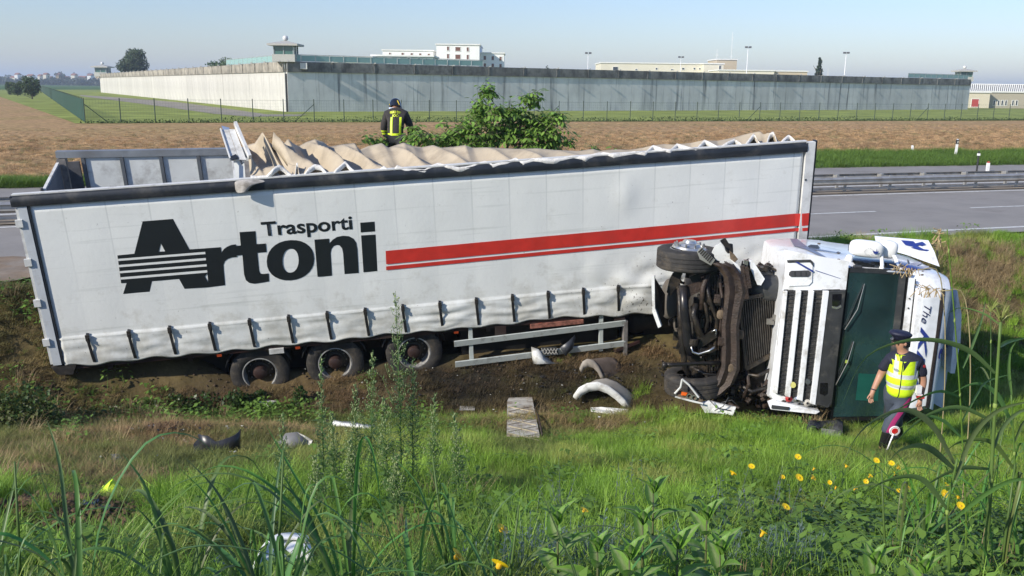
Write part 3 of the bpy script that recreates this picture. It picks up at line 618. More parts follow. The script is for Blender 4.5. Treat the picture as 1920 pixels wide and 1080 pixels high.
# weave, strap seams and scuffs belong to the cloth: faint vertical seams every strap, fine horizontal bands, grime low down
def curtain_detail(m):
    nt = m.node_tree; n = nt.nodes; l = nt.links; pn = n['Principled BSDF']
    tc = n.new('ShaderNodeTexCoord'); sp = n.new('ShaderNodeSeparateXYZ'); l.new(tc.outputs['Object'], sp.inputs[0])
    def math_(op, a, b=None, c=None):
        q = n.new('ShaderNodeMath'); q.operation = op
        for i, x in enumerate((a, b, c)):
            if x is None: continue
            if isinstance(x, (int, float)): q.inputs[i].default_value = x
            else: l.new(x, q.inputs[i])
        return q.outputs[0]
    def mixin(fac, colr):
        s = pn.inputs['Base Color'].links[0].from_socket; mx = n.new('ShaderNodeMix'); mx.data_type = 'RGBA'; l.new(fac, mx.inputs[0]); l.new(s, mx.inputs[6]); mx.inputs[7].default_value = (*colr, 1); l.new(mx.outputs[2], pn.inputs['Base Color'])
    fr = math_('ABSOLUTE', math_('SUBTRACT', math_('FRACT', math_('DIVIDE', math_('SUBTRACT', sp.outputs[0], .30), .655)), .5))
    seam = math_('LESS_THAN', fr, .018); up = n.new('ShaderNodeMapRange'); up.inputs[1].default_value = 1.2; up.inputs[2].default_value = 2.7; up.inputs[3].default_value = .08; up.inputs[4].default_value = .5; l.new(sp.outputs[2], up.inputs[0])
    mixin(math_('MULTIPLY', seam, up.outputs[0]), (.50, .52, .50))
    mp = n.new('ShaderNodeMapping'); mp.inputs['Scale'].default_value = (.5, 1, 16); l.new(tc.outputs['Object'], mp.inputs[0])
    nz = n.new('ShaderNodeTexNoise'); nz.inputs['Scale'].default_value = 1; nz.inputs['Detail'].default_value = 4; l.new(mp.outputs[0], nz.inputs['Vector'])
    mr = n.new('ShaderNodeMapRange'); mr.inputs[1].default_value = .58; mr.inputs[2].default_value = .70; mr.inputs[4].default_value = .55; l.new(nz.outputs[0], mr.inputs[0]); mixin(mr.outputs[0], (.56, .58, .54))
    n2 = n.new('ShaderNodeTexNoise'); n2.inputs['Scale'].default_value = 2.3; n2.inputs['Detail'].default_value = 10; n2.inputs['Roughness'].default_value = .7; l.new(tc.outputs['Object'], n2.inputs['Vector'])
    lowm = n.new('ShaderNodeMapRange'); lowm.inputs[1].default_value = 1.1; lowm.inputs[2].default_value = 0; lowm.inputs[3].default_value = 0; lowm.inputs[4].default_value = .22; l.new(sp.outputs[2], lowm.inputs[0])
    th = math_('ADD', n2.outputs[0], lowm.outputs[0]); m3 = n.new('ShaderNodeMapRange'); m3.inputs[1].default_value = .58; m3.inputs[2].default_value = .80; m3.inputs[4].default_value = .6; l.new(th, m3.inputs[0]); mixin(m3.outputs[0], (.42, .40, .33))
    n3 = n.new('ShaderNodeTexNoise'); n3.inputs['Scale'].default_value = 22; n3.inputs['Detail'].default_value = 3; l.new(tc.outputs['Object'], n3.inputs['Vector'])
    xm = n.new('ShaderNodeMapRange'); xm.inputs[1].default_value = 8.5; xm.inputs[2].default_value = 11; xm.inputs[4].default_value = .12; l.new(sp.outputs[0], xm.inputs[0])
    t2 = math_('ADD', n3.outputs[0], math_('MULTIPLY', xm.outputs[0], math_('MULTIPLY', lowm.outputs[0], 6))); m4 = n.new('ShaderNodeMapRange'); m4.inputs[1].default_value = .72; m4.inputs[2].default_value = .76; m4.inputs[4].default_value = .85; l.new(t2, m4.inputs[0]); mixin(m4.outputs[0], (.08, .065, .05))
curtain_detail(tarp_w)
black_r = mat('black_rubber', (.018, .022, .028), .45, var=.3, scale=4, dirt=(.09, .085, .075), dirt_amt=.3, dscale=3)
alu = mat('dull_aluminium', (.62, .62, .59), .55, .05, var=.12, scale=5, dirt=(.22, .2, .17), dirt_amt=.3, dscale=4)
alu_w = mat('painted_pillar', (.52, .55, .57), .45, var=.08, dirt=(.3, .28, .24), dirt_amt=.3, dscale=3)
chas = mat('chassis_maroon', (.030, .010, .009), .6, var=.3, dirt=(.035, .028, .022), dirt_amt=.5)
dark = mat('dark_grime', (.025, .022, .02), .6, var=.5, scale=8, dirt=(.09, .07, .05), dirt_amt=.3, dscale=5)
black_ink = mat('logo_black', (.012, .016, .018), .4, var=.1); white_ink = mat('logo_white', (.74, .75, .71), .45, var=.05); red_ink = mat('stripe_red', (.55, .035, .025), .4, var=.1, dirt=(.3, .05, .04), dirt_amt=.2)
TR = empty('semi_trailer', M=TM, label='white curtain-side semi-trailer leaning in the ditch with Artoni lettering and torn roof', cat='trailer')
strapx = [.62+.655*i for i in range(20)]
def curtain_d(x, z):
    """outward bulge (towards -y) of the side curtain"""
    ph = ((x-.62)/.655) % 1.0; between = math.sin(math.pi*ph)
    low = float(sm(.46, .36, z)); rt = float(sm(8.3, 10.6, x)); d = .002*math.sin(x*1.3)+.004*between*float(sm(2.8, 2.5, z))
    am = .25+.95*float(vnoise(x, 3.3, .9, 23)); d += low*am*(.018+.011*between*math.sin(z*24+7*float(vnoise(x, z, 1.5, 3)))+.014*between+.035*(float(vnoise(x*.7, z*6, 2.2, 7))-.5))
    d += .02*math.exp(-((z-.43)/.018)**2)
    if rt > 0:
        g = float(sm(1.25, .5, z)); k = math.sin((x*3.4+z*5.5)+3*float(vnoise(x, z, 1.6, 13)))
        d += rt*g*(.035*abs(k)+.045*(float(vnoise(x*2.2, z*2.6, 1.7, 17))-.4)+.015*math.sin((x*7-z*11)+4*float(vnoise(x, z, 2.0, 19))))
    if x > 9.5: d += .03*math.exp(-((x-9.9)**2/.04+(z-2.15)**2/.08))
    return d
xs = np.concatenate([np.arange(.17, 13.28, .06)]); zs = np.concatenate([np.arange(-.09, .6, .025), np.arange(.6, 1.4, .06), np.arange(1.4, 2.76, .12)])
rows = []
for z in zs:
    r = []
    for x in xs:
        ph = ((x-.62)/.655) % 1.0; zz = z + (1-z/.3)*(.035*math.sin(math.pi*ph)**2 + .03*(vnoise(x, 0, 1.3, 2)-.5))*(z < .3) + .05*math.sin(x*1.1)*(1-z/.3)*(z < .3)*float(sm(8, 10, x))
        r.append((x, -curtain_d(x, z), float(zz)))
    rows.append(r)
cur = MB().grid(rows).build('side_curtain', tarp_w, TR, True)
sd = cur.modifiers.new('solid', 'SOLIDIFY'); sd.thickness = .006; sd.offset = -1
# straps with buckles
stm = mat('strap_black', (.014, .014, .015), .5, dirt=(.15, .14, .12), dirt_amt=.2)
for i, x in enumerate(strapx[:-1]):
    pts = [(x+.012, -curtain_d(x, .50)-.012, .50), (x, -curtain_d(x, .44)-.03, .44), (x+.008, -curtain_d(x, .3)-.028, .3), (x+.02, -curtain_d(x, .12)-.022, .12), (x+.03, -.03, -.015), (x+.035, .01, -.06)]
    b = MB()
    for a, c in zip(pts[:-1], pts[1:]): b.bar(a, c, .048, .008, (0, -1, 0))
    st_ = b.build('strap', stm, TR)
    MB().box((x+.004, -curtain_d(x, .4)-.042, .43), (.06, .03, .10)).box((x+.004, -curtain_d(x, .4)-.06, .40), (.035, .03, .06)).build('buckle', mat('buckle', (.06, .055, .05), .4, .5), st_)
# printed lettering and stripes, lying on the cloth
LIFT = .007
def L5(pts): out = []; [out.append(TP(200+x/3.5556, 390+y/3.5556)) for x, y in pts]; return [Vector((p.x, -LIFT, p.z)) for p in out]
def ell(cx, cy, rx, ry, n=28, e=2.15):
    o = []
    for k in range(n):
        t = 2*math.pi*k/n; c, s = math.cos(t), math.sin(t); o.append((cx+rx*math.copysign(abs(c)**(2/e), c), cy+ry*math.copysign(abs(s)**(2/e), s)-.06*rx*c))
    return o
LET = {
 'A': [[(240, 88), (442, 72), (552, 275), (660, 268), (672, 432), (655, 455), (680, 500), (682, 527), (520, 538), (483, 472), (302, 487), (287, 557), (110, 572), (133, 499), (97, 501), (72, 315), (185, 304)], [(362, 235), (390, 288), (348, 290)]],
 'r': [[(655, 268), (762, 260), (765, 296), (782, 272), (805, 256), (832, 245), (862, 241), (868, 325), (836, 328), (808, 338), (788, 354), (779, 378), (781, 410), (790, 514), (681, 527), (671, 432)]],
 't': [[(886, 160), (992, 153), (998, 240), (1061, 236), (1066, 293), (1005, 298), (1016, 415), (1024, 434), (1042, 439), (1080, 435), (1083, 488), (1035, 497), (985, 504), (950, 498), (928, 480), (916, 440), (905, 312), (864, 316), (860, 252), (894, 249)]],
 'o': [ell(1225, 347, 158, 134), ell(1226, 350, 54, 80, 24)],
 'n': [[(1385, 210), (1483, 203), (1486, 234), (1505, 212), (1535, 192), (1575, 184), (1615, 187), (1645, 203), (1663, 230), (1671, 275), (1680, 432), (1586, 440), (1576, 300), (1569, 268), (1553, 249), (1535, 246), (1514, 253), (1499, 272), (1493, 300), (1502, 450), (1406, 458)]],
 'i': [[(1696, 182), (1793, 176), (1805, 420), (1712, 428)]]}
for ch, lp in LET.items():
    o = MB().flat([L5(q) for q in lp]).build('letter', black_ink, TR, fix=False)
    if ch == 'i': o2 = MB().flat([L5([(1690, 97), (1787, 90), (1790, 156), (1694, 162)])]).build('letter_dot', black_ink, TR, fix=False)
for a in ([(76, 338), (657, 291), (659, 306), (78, 352)], [(80, 379), (661, 332), (663, 347), (82, 394)], [(87, 420), (666, 373), (668, 388), (89, 434)], [(93, 461), (670, 413), (672, 429), (95, 476)]):
    q = [p+Vector((0, -.003, 0)) for p in L5(a)]; MB().flat([q]).build('white_line', white_ink, TR, fix=False)
def stripe(q):
    p = [TP(*w) for w in q]; n = 60; rr = []
    for (a, b_) in ((p[0], p[1]), (p[3], p[2])):
        rr.append([(a.x+(b_.x-a.x)*k/n, -curtain_d(a.x+(b_.x-a.x)*k/n, a.z+(b_.z-a.z)*k/n)-.010, a.z+(b_.z-a.z)*k/n) for k in range(n+1)])
    for r in rr:
        for k in range(len(r)):
            if r[k][0] > 13.26: r[k] = (min(r[k][0], TL+.0), -.05, r[k][2])
    mid = [tuple((np.array(a)+np.array(b_))/2) for a, b_ in zip(*rr)]; mid = [(m_[0], -curtain_d(m_[0], m_[2])-.010 if m_[0] < 13.26 else -.05, m_[2]) for m_ in mid]
    return MB().grid([rr[0], mid, rr[1]]).build('red_stripe', red_ink, TR, fix=False)
stripe([(723, 470), (1515, 398), (1515, 421), (724, 495)]); stripe([(724, 499), (1516, 425), (1516, 431), (724, 506)])
def text_mesh(body, x0, x1, z0, z1, name, m, parent, place, off=.0, sh=0.0, ex=0.0):
    c = bpy.data.curves.new('t', 'FONT'); c.body = body; c.offset = off; c.shear = sh; c.extrude = ex; c.resolution_u = 4
    o = bpy.data.objects.new('t', c); COL.objects.link(o); dg = bpy.context.evaluated_depsgraph_get(); dg.update()
    me = bpy.data.meshes.new_from_object(o.evaluated_get(dg)); bpy.data.objects.remove(o); bpy.data.curves.remove(c)
    V = [v.co.copy() for v in me.vertices]; ax, bx = min(v.x for v in V), max(v.x for v in V); ay, by = min(v.y for v in V), max(v.y for v in V)
    for v in me.vertices: v.co = place(x0+(v.co.x-ax)/(bx-ax)*(x1-x0), z0+(v.co.y-ay)/(by-ay)*(z1-z0), v.co.z)
    me.materials.clear(); me.materials.append(m); me.name = name; return link(name, me, parent)
a = TP(491.8, 441.5); b_ = TP(659, 402.5); c_ = TP(500, 441)
text_mesh('Trasporti', a.x, b_.x, a.z-.09, (TP(660, 403.5).z), 'lettering', black_ink, TR, lambda x, z, e: (x, -LIFT, z), off=.022)
# top rail, pillars
def local_rail(x): return TH
b = MB().grid([[(x, yy, zz) for x in np.arange(-.08, 13.28, .4)]+[(13.3, yy, zz)] for yy, zz in ((-.05, 2.73), (-.06, 2.80), (-.05, 2.87), (-.02, 2.90), (.10, 2.90), (.10, 2.73), (-.05, 2.73))])
b.build('top_rail', black_r, TR, 50)
for x in (-.08, 13.28): MB().b2(x, x+.02, -.05, .10, 2.735, 2.895).build('rail_end', black_r, TR)
MB().b2(-.06, 13.3, -.02, .08, 2.905, 2.925).build('rail_cap', alu, TR)
MB().b2(-.0, .13, -.035, .06, -.02, 2.73).build('corner_pillar', alu_w, TR); MB().b2(.135, .165, -.028, .05, .0, 2.72).build('pillar_seal', black_r, TR); MB().b2(-.045, -.005, -.02, .02, .0, 2.7).build('door_edge', alu, TR)
for z in (.35, 1.05, 1.75, 2.4): MB().b2(-.075, .03, -.065, -.02, z, z+.12).build('hinge', alu, TR)
cp_ = MB().b2(13.28, TL, -.045, .06, -.05, 2.90).build('corner_pillar', mat('front_pillar', (.70, .70, .67), .5, var=.12, dirt=(.2, .19, .17), dirt_amt=.4), TR)
MB().b2(TL, TL+.04, -.03, .08, -.05, 2.92).build('pillar_seal', black_r, TR)
MB().b2(13.3, 13.33, -.055, .02, 2.2, 2.23).build('strap_hook', black_r, TR)
# headboard, floor, far side boards, rear door
MB().b2(13.36, 13.42, .08, 2.5, 0, 1.9).build('headboard', alu_w, TR)
MB().b2(.1, 13.36, .09, 2.46, -.02, .03).build('floor', mat('plywood', (.16, .10, .06), .7, var=.3), TR)
board = mat('side_board', (.60, .62, .60), .5, var=.1, scale=2, dirt=(.28, .27, .25), dirt_amt=.35, dscale=2.5)
px_posts = [.42, 1.08, 1.76, 2.42, 3.08, 3.74, 4.4]
xa = .14
for k, x in enumerate(px_posts[1:]):
    x0 = px_posts[k]+.035; 
    MB().prism([(x0, 2.44, .05), (x-.035, 2.44, .05), (x-.035, 2.44, 2.99-.047*x), (x0, 2.44, 2.99-.047*x0)], (0, .03, 0)).build('side_board', board, TR)
for x in px_posts: MB().b2(x-.03, x+.03, 2.40, 2.5, .03, 2.97-.047*x).build('post', mat('post_grey', (.10, .11, .12), .5, var=.2), TR)
# far roof rail: true at the rear, bent down towards the front
fr = [(-.02, 2.93), (3.6, 2.76), (4.6, 2.66), (6, 2.45), (8, 2.25), (11, 2.2), (13.4, 2.25)]
b = MB()
for (x0, z0), (x1, z1) in zip(fr[:-1], fr[1:]): b.bar((x0, 2.46, z0+.11), (x1, 2.46, z1+.11), .12, .12)
b.build('far_rail', mat('far_rail_grey', (.25, .27, .29), .5, .3, var=.2, scale=6, dirt=(.12, .11, .1), dirt_amt=.3), TR)
MB().b2(-.02, .13, 2.38, 2.52, -.1, 2.96).build('corner_pillar', mat('rusty_grey', (.16, .15, .14), .6, var=.4, scale=10), TR)
MB().b2(.16, .36, 2.36, 2.42, .05, 2.9).build('folded_curtain', mat('dark_cloth', (.07, .07, .075), .7, var=.3), TR)
MB().prism([(-.02, 2.36, .0), (-.02, 2.36, 2.86), (-.02, 1.35, 2.62), (-.02, 1.30, .0)], (.05, 0, 0)).build('rear_door', mat('door_grey', (.20, .22, .24), .5, var=.15), TR)
MB().bar((.0, 2.36, 2.89), (.0, 1.33, 2.65), .05, .04).build('door_trim', alu, TR)
MB().tube([(-.03, 1.32, 0), (-.03, 1.32, 2.7)], .03, 8).build('lock_rod', mat('rusty_grey', (.2,)*3), TR)
MB().prism([(-.02, .30, .0), (-.02, .30, 2.62), (-.02, .12, 2.84), (-.02, .08, .0)], (.04, 0, 0)).build('rear_door', mat('door_grey', (.2,)*3), TR)
MB().bar((0, .55, 2.55), (0, .1, 2.85), .05, .05).build('door_trim', alu, TR)
MB().b2(.0, 13.4, .02, .09, -.14, -.03).build('side_beam', chas, TR)
# collapsed roof bow pack: grooved aluminium sheet standing up
b = MB(); q = [TP(413, 243, 1.1), TP(445, 243, 1.1), TP(467, 301, .45), TP(431, 299, .45)]
def lerpq(s, t): return (q[0]*(1-s)+q[1]*s)*(1-t)+(q[3]*(1-s)+q[2]*s)*t
nrm = (q[1]-q[0]).cross(q[3]-q[0]).normalized(); nrm = nrm if nrm.y < 0 else -nrm
for s0, s1, e in ((0, .48, 0), (.5, .86, .012)):
    p0, p1, p2, p3 = lerpq(s0, 0), lerpq(s1, 0), lerpq(s1, 1), lerpq(s0, 1)
    MB().prism([p0+nrm*e, p1+nrm*e, p2+nrm*e, p3+nrm*e], -nrm*.03).build('bent_roof_panel', alu, TR)
MB().bar(lerpq(.98, -.12)+nrm*.06, lerpq(1.08, .98)+nrm*.06, .05, .09).build('panel_flange', alu, TR)
MB().bar(lerpq(.02, 0)+nrm*.02, lerpq(.02, 1)+nrm*.02, .02, .03).build('panel_flange', alu, TR)
MB().prism([lerpq(.03, .95)+nrm*.03, lerpq(.42, .85)+nrm*.03, lerpq(.46, .97)+nrm*.03, lerpq(.08, 1.06)+nrm*.03], -nrm*.02).build('torn_edge', black_r, TR)
MB().tube([lerpq(.55, .98), lerpq(.56, 1.12)], .012, 6).tube([lerpq(.1, 1.0), lerpq(.11, 1.1)], .012, 6).build('bolt', black_r, TR)
MB().bar(TP(436, 302, .4), TP(441, 338, .2), .03, .03).build('bracket', alu, TR); MB().bar(TP(462, 303, .35), TP(465, 338, .2), .07, .04).build('bracket', mat('rusty_grey', (.2,)*3), TR)
MB().prism([TP(436, 303, .5), TP(461, 303, .5), TP(463, 334, .3), TP(438, 334, .3)], (0, .02, 0)).build('inner_panel', board, TR)
MB().prism([TP(415, 236, 1.2), TP(430, 240, 1.15), TP(429, 246, 1.1), TP(418, 243, 1.1)], (0, .03, 0)).build('blue_rag', mat('blue_rag', (.20, .26, .38), .8), TR)
# torn flap hanging over the rail
fl = mat('tarp_underside', (.50, .47, .42), .7, var=.25, scale=6, dirt=(.18, .16, .13), dirt_amt=.45, dscale=5, transl=.1)
b = MB(); rws = [[(438, 338, -.02), (463, 335, -.03), (485, 336, -.02), (502, 336, 0)], [(439, 346, -.09), (462, 341, -.13), (482, 342, -.10), (497, 342, -.08)], [(440, 355, -.10), (455, 352, -.18), (468, 350, -.15), (474, 346, -.10)], [(443, 363, -.08), (452, 362, -.20), (462, 361, -.18), (464, 358, -.14)]]
b.grid([[TP(u, v, y) for u, v, y in r] for r in rws]); o = b.build('torn_flap', fl, TR, True); s_ = o.modifiers.new('s', 'SOLIDIFY'); s_.thickness = .01; sb = o.modifiers.new('sub', 'SUBSURF'); sb.levels = sb.render_levels = 2
# crumpled roof tarpaulin -------------------------------------------------
# hem and crest profiles: (image column, image row, distance back from the near rail)
HEM = [(470, 334, .02), (500, 334, .0), (512, 320, .02), (523, 313, .10), (532, 318, .10), (545, 330, .04), (553, 336, 0), (557, 300, .18), (562, 334, .02), (568, 334, .0), (578, 320, .08), (590, 312, .14), (602, 314, .12), (612, 326, .05), (621, 334, -.02), (630, 322, .02), (648, 306, .16), (660, 320, .06), (673, 330, -.02), (690, 330, -.03), (706, 326, 0), (720, 315, .04), (735, 326, -.03), (745, 314, .02), (760, 320, -.02), (797, 321, -.04), (810, 314, .0), (822, 309, .04), (840, 314, -.03), (862, 317, -.05), (885, 313, -.03), (910, 306, .02), (924, 311, -.04), (950, 307, -.02), (968, 300, .03), (980, 307, -.04), (1000, 301, -.01), (1020, 301, -.04), (1038, 302, -.05), (1075, 296, .0), (1098, 297, -.05), (1128, 289, .04), (1150, 292, -.04), (1190, 288, .0), (1210, 289, -.04), (1225, 276, .12), (1240, 281, .02), (1257, 285, -.03), (1270, 273, .14), (1290, 279, .03), (1306, 283, -.02), (1322, 266, .22), (1336, 273, .08), (1350, 280, -.02), (1364, 270, .08), (1378, 264, .2), (1388, 271, .08), (1396, 277, -.01), (1414, 254, .3), (1422, 268, .1), (1428, 275, .0), (1437, 276, .0), (1443, 255, .3), (1451, 250, .32), (1458, 272, .05), (1462, 274, 0), (1470, 264, .1), (1480, 256, .2), (1487, 262, .12), (1497, 273, .02)]
CREST = [(462, 272, 2.3), (478, 268, 2.0), (492, 247, 1.35), (500, 262, 1.5), (508, 280, 1.1), (513, 246, 1.25), (522, 262, 1.4), (532, 270, 1.7), (540, 260, 1.7), (548, 268, 1.9), (560, 274, 2.2), (575, 266, 2.1), (590, 261, 1.9), (606, 266, 2.1), (617, 275, 2.3), (640, 271, 2.3), (665, 268, 2.1), (674, 281, 1.9), (690, 274, 2.2), (716, 268, 2.2), (728, 277, 2.1), (742, 272, 2.2), (757, 267, 2.1), (775, 274, 2.0), (790, 276, 2.2), (812, 272, 2.2), (828, 277, 2.2), (850, 275, 2.2), (872, 272, 2.0), (886, 277, 2.1), (915, 276, 2.0), (945, 278, 1.9), (975, 279, 1.8), (1008, 278, 1.6), (1040, 281, 1.5), (1085, 283, 1.2), (1112, 279, 1.1), (1125, 283, 1.0), (1155, 280, 1.0), (1180, 281, .9), (1205, 277, .8), (1222, 273, .6), (1245, 270, .7), (1262, 271, .6), (1295, 268, .7), (1318, 263, .6), (1345, 264, .8), (1375, 258, .8), (1400, 251, .8), (1425, 246, .7), (1432, 252, .6), (1440, 249, .6), (1451, 250, .5), (1458, 262, .5), (1465, 268, .4), (1480, 256, .4), (1490, 264, .3), (1500, 272, .2)]
def resample(P, n, arr):
    P = [TP(*p) for p in P]; L = [0]
    for a, b_ in zip(P[:-1], P[1:]): L.append(L[-1]+1)
    L = np.array(L)/L[-1]; A_ = np.array([list(p) for p in P])
    t = arr; return np.stack([np.interp(t, L, A_[:, k]) for k in range(3)], 1)
def by_col(P, cols): 
    U = [p[0] for p in P]; out = []
    for c in cols: out.append(TP(c, np.interp(c, U, [p[1] for p in P]), np.interp(c, U, [p[2] for p in P])))
    return np.array([list(o) for o in out])
NC = 420; cols = np.linspace(470, 1498, NC)
shift = 48*sm(1200, 500, cols)+6                     # folds run obliquely: crest point lies further left
H_ = by_col(HEM, cols); Cc = by_col(CREST, np.clip(cols-shift, 462, 1500))
rows = []
NR = 22
lower = H_+np.array([0, -.025, -.0]); 
for j in range(NR+1):
    t = j/NR; base = H_*(1-t)+Cc*t
    # sharp at the hem, rounder behind; folds keep their height profile from the hem then follow the crest
    sag = math.sin(math.pi*t)
    fold = .17*(1-1.6*np.abs(np.sin(cols*.042+t*1.6+1.5*vnoise(cols, t*2, .018, 5))))*sm(1250, 800, cols)*sag+.05*(vnoise(cols, t*40, .035, 8)-.5)*sag
    base[:, 2] += -.05*sag + fold; base[:, 1] += .04*sag*(vnoise(cols, t*60, .05, 3)-.5)
    rows.append([tuple(p) for p in base])
tail = Cc.copy(); tail[:, 1] = np.maximum(tail[:, 1]+.35, 1.2); tail[:, 2] -= .45; rows.append([tuple(p) for p in tail])
tail = tail.copy(); tail[:, 1] = 2.44; tail[:, 2] -= .3; rows.append([tuple(p) for p in tail])
tan = mat('roof_tarpaulin', (.50, .42, .30), .65, var=.08, scale=2, bump=.25, bscale=5, dirt=(.34, .28, .2), dirt_amt=.4, dscale=2.2, transl=.12)
tp = MB().grid(rows).build('roof_tarpaulin', tan, TR, True); s_ = tp.modifiers.new('s', 'SOLIDIFY'); s_.thickness = .012
h0 = H_.copy(); hr = []
for dy, dz in ((.03, .035), (.0, .03), (-.018, .0), (-.012, -.045), (.0, -.062), (.012, -.04)): hr.append([tuple(p+np.array([0, dy, dz+.012*(vnoise(c*1.0, dz*90, .11, 4)-.5)])) for p, c in zip(h0, cols)])
MB().grid(hr).build('tarpaulin_hem', mat('hem_white', (.70, .68, .63), .55, var=.12, scale=9, bump=.4, bscale=30, dirt=(.25, .22, .18), dirt_amt=.35, dscale=9), TR, True)
# undercarriage
MB().b2(.6, 12.8, .75, .88, -.62, -.15).build('frame_beam', chas, TR); MB().b2(.6, 12.8, 1.62, 1.75, -.62, -.15).build('frame_beam', chas, TR)
for x in np.arange(.8, 13, 1.31): MB().b2(x, x+.08, .1, 2.4, -.24, -.14).build('cross_member', chas, TR)
tyre_m = mat('tyre', (.028, .026, .024), .75, var=.25, scale=12, bump=.3, dirt=(.11, .09, .065), dirt_amt=.35, dscale=5)
rim_m = mat('rim_steel', (.46, .46, .44), .45, .3, var=.2, dirt=(.08, .07, .06), dirt_amt=.6, dscale=6); hub_m = mat('hub_red', (.028, .011, .009), .6, var=.3, dirt=(.05, .04, .03), dirt_amt=.4, dscale=6)
TPROF = [(.29, -.15), (.31, -.165), (.40, -.175), (.475, -.165), (.505, -.145), (.512, -.13), (.512, -.10), (.50, -.095), (.50, -.085), (.513, -.08), (.513, -.03), (.50, -.025), (.50, -.015), (.513, -.01), (.513, .04), (.50, .045), (.50, .055), (.513, .06), (.512, .12), (.505, .145), (.475, .165), (.40, .175), (.31, .165), (.29, .15)]
wheel_meshes = [MB().lathe(TPROF, (0, 0, 0), (0, -1, 0), 40).mesh('tyre', tyre_m, 35),
    MB().lathe([(.30, .15), (.31, .16), (.285, .165), (.27, .13), (.262, .03), (.255, -.03)], (0, 0, 0), (0, -1, 0), 36).mesh('rim', rim_m, 40),
    MB().lathe([(.256, -.03), (.22, -.035), (.19, -.01), (.165, -.005), (.16, .02), (.12, .03)], (0, 0, 0), (0, -1, 0), 30).mesh('disc', mat('disc_dark', (.05, .045, .04), .55, .3, var=.3, dirt=(.04, .03, .025), dirt_amt=.5), 40),
    MB().lathe([(.125, .0), (.12, .12), (.10, .17), (.05, .19), (0.001, .192)], (0, 0, 0), (0, -1, 0), 20).mesh('hub', hub_m, 40)]
boltm = MB(); [boltm.lathe([(.013, -.03), (.013, .02), (.001, .024)], (.20*math.cos(t), 0, .20*math.sin(t)), (0, -1, 0), 6) for t in np.linspace(0, 2*math.pi, 10, endpoint=False)]
boltm = boltm.mesh('wheel_bolts', mat('bolt_steel', (.25, .23, .2), .4, .7))
def wheel(parent, loc, rot=(0, 0, 0)):
    w_ = link('wheel', wheel_meshes[0], parent, loc); w_.rotation_euler = rot
    for me, nm in zip(wheel_meshes[1:]+[boltm], ('rim', 'disc', 'hub', 'wheel_bolts')):
        q_ = link(nm, me, w_)
        if nm == 'wheel_bolts': q_['kind'] = 'stuff'
    return w_
for x, dz in ((3.28, -.62), (4.60, -.57), (6.02, -.52)):
    wheel(TR, (x, .27, dz)); w2 = wheel(TR, (x, 2.23, dz)); w2.rotation_euler.z = math.pi
    MB().tube([(x, .42, dz), (x, 2.1, dz)], .075, 10).build('axle', chas, TR, True)
    MB().bar((x-.7, .85, -.55), (x+.1, .85, dz-.1), .12, .10).build('spring_arm', chas, TR)
    for yy in (.95,): MB().lathe([(.0, 0), (.12, .02), (.13, .1), (.12, .2), (.0, .22)], (x+.25, yy, dz+.05), (0, 0, 1), 14).build('air_spring', black_r, TR, True)
    b = MB(); R = .60
    for sgn in (1,):
        P = [[(x+R*math.cos(t), yy, dz+R*math.sin(t)) for t in np.linspace(.3, math.pi-.3, 14)] for yy in (.10, .45)]; b.grid(P)
    o = b.build('mudguard', black_r, TR, True); s_ = o.modifiers.new('s', 'SOLIDIFY'); s_.thickness = .01
# side guard
gd = mat('guard_paint', (.52, .56, .53), .5, .2, var=.06, dirt=(.1, .085, .06), dirt_amt=.25, dscale=5)
def gbar(z0, z1, name='side_guard'):
    return MB().bar((6.74, -.01, z0), (9.96, -.01, z1), .03, .115, (0, -.2, 1)).build(name, gd, TR)
gbar(-.365, -.285); gbar(-.775, -.70)
for x, m_ in ((7.05, gd), (9.50, gd)): MB().b2(x-.035, x+.035, .01, .08, -.82, -.1).build('guard_post', m_, TR)
MB().b2(9.93, 10.0, -.03, .1, -.95, -.25).build('guard_post', mat('rusty_grey', (.2,)*3), TR); MB().bar((9.75, 0, -.85), (10.25, 0, -.70), .04, .05).build('bent_bracket', chas, TR)
for x in (2.62, 3.95, 6.75, 8.3): MB().b2(x, x+.08, .0, .03, -.17, -.13).build('marker_light', mat('amber_lens', (.35, .05, .012), .4), TR)
MB().b2(8.15, 9.15, -.02, .01, -.21, -.13).build('plate', mat('worn_red_plate', (.25, .10, .07), .6, var=.5, scale=20), TR)
MB().b2(3.5, 3.75, -.02, .02, -.21, -.12).build('lamp', alu, TR)
for x, m_ in ((7.5, chas), (9.75, chas)): MB().b2(x, x+.2, .0, .03, -.3, -.1).build('side_box', m_, TR)
MB().b2(11.2, 11.5, .35, .5, -1.15, -.1).build('landing_leg', dark, TR); MB().b2(11.2, 11.5, 2.0, 2.15, -1.15, -.1).build('landing_leg', dark, TR); MB().b2(10.45, 12.9, .35, 1.6, -1.15, -.16).build('shade_filler_front', mat('shade_black', (.006,)*3), TR); MB().b2(6.9, 9.9, .30, 1.7, -1.12, -.17).build('shade_filler_mid', mat('shade_black', (.006, .006, .006), .8), TR); MB().b2(2.7, 6.6, .8, .84, -1.0, -.1).build('shade_sheet', mat('shade_black', (.006,)*3), TR); MB().b2(.5, 2.7, .5, .54, -.8, -.1).build('shade_sheet', mat('shade_black', (.006,)*3), TR)  # near-black boxes and sheets are added to keep the underbody in shade
MB().lathe([(.0, 0), (.26, .02), (.28, .1), (.28, 1.2), (.26, 1.28), (0, 1.3)], (10.2, .6, -.5), (1, 0, 0), 20).build('air_tank', dark, TR, True)
MB().b2(.02, .10, .1, 2.4, -.5, -.25).build('rear_bumper', chas, TR)
for i, x in enumerate((.05,)): MB().prism([(x-.1, -.02, -.05), (x+.3, -.02, -.05), (x+.22, -.02, -.22), (x-.02, -.02, -.2)], (0, .3, 0)).build('broken_lamp', dark, TR)
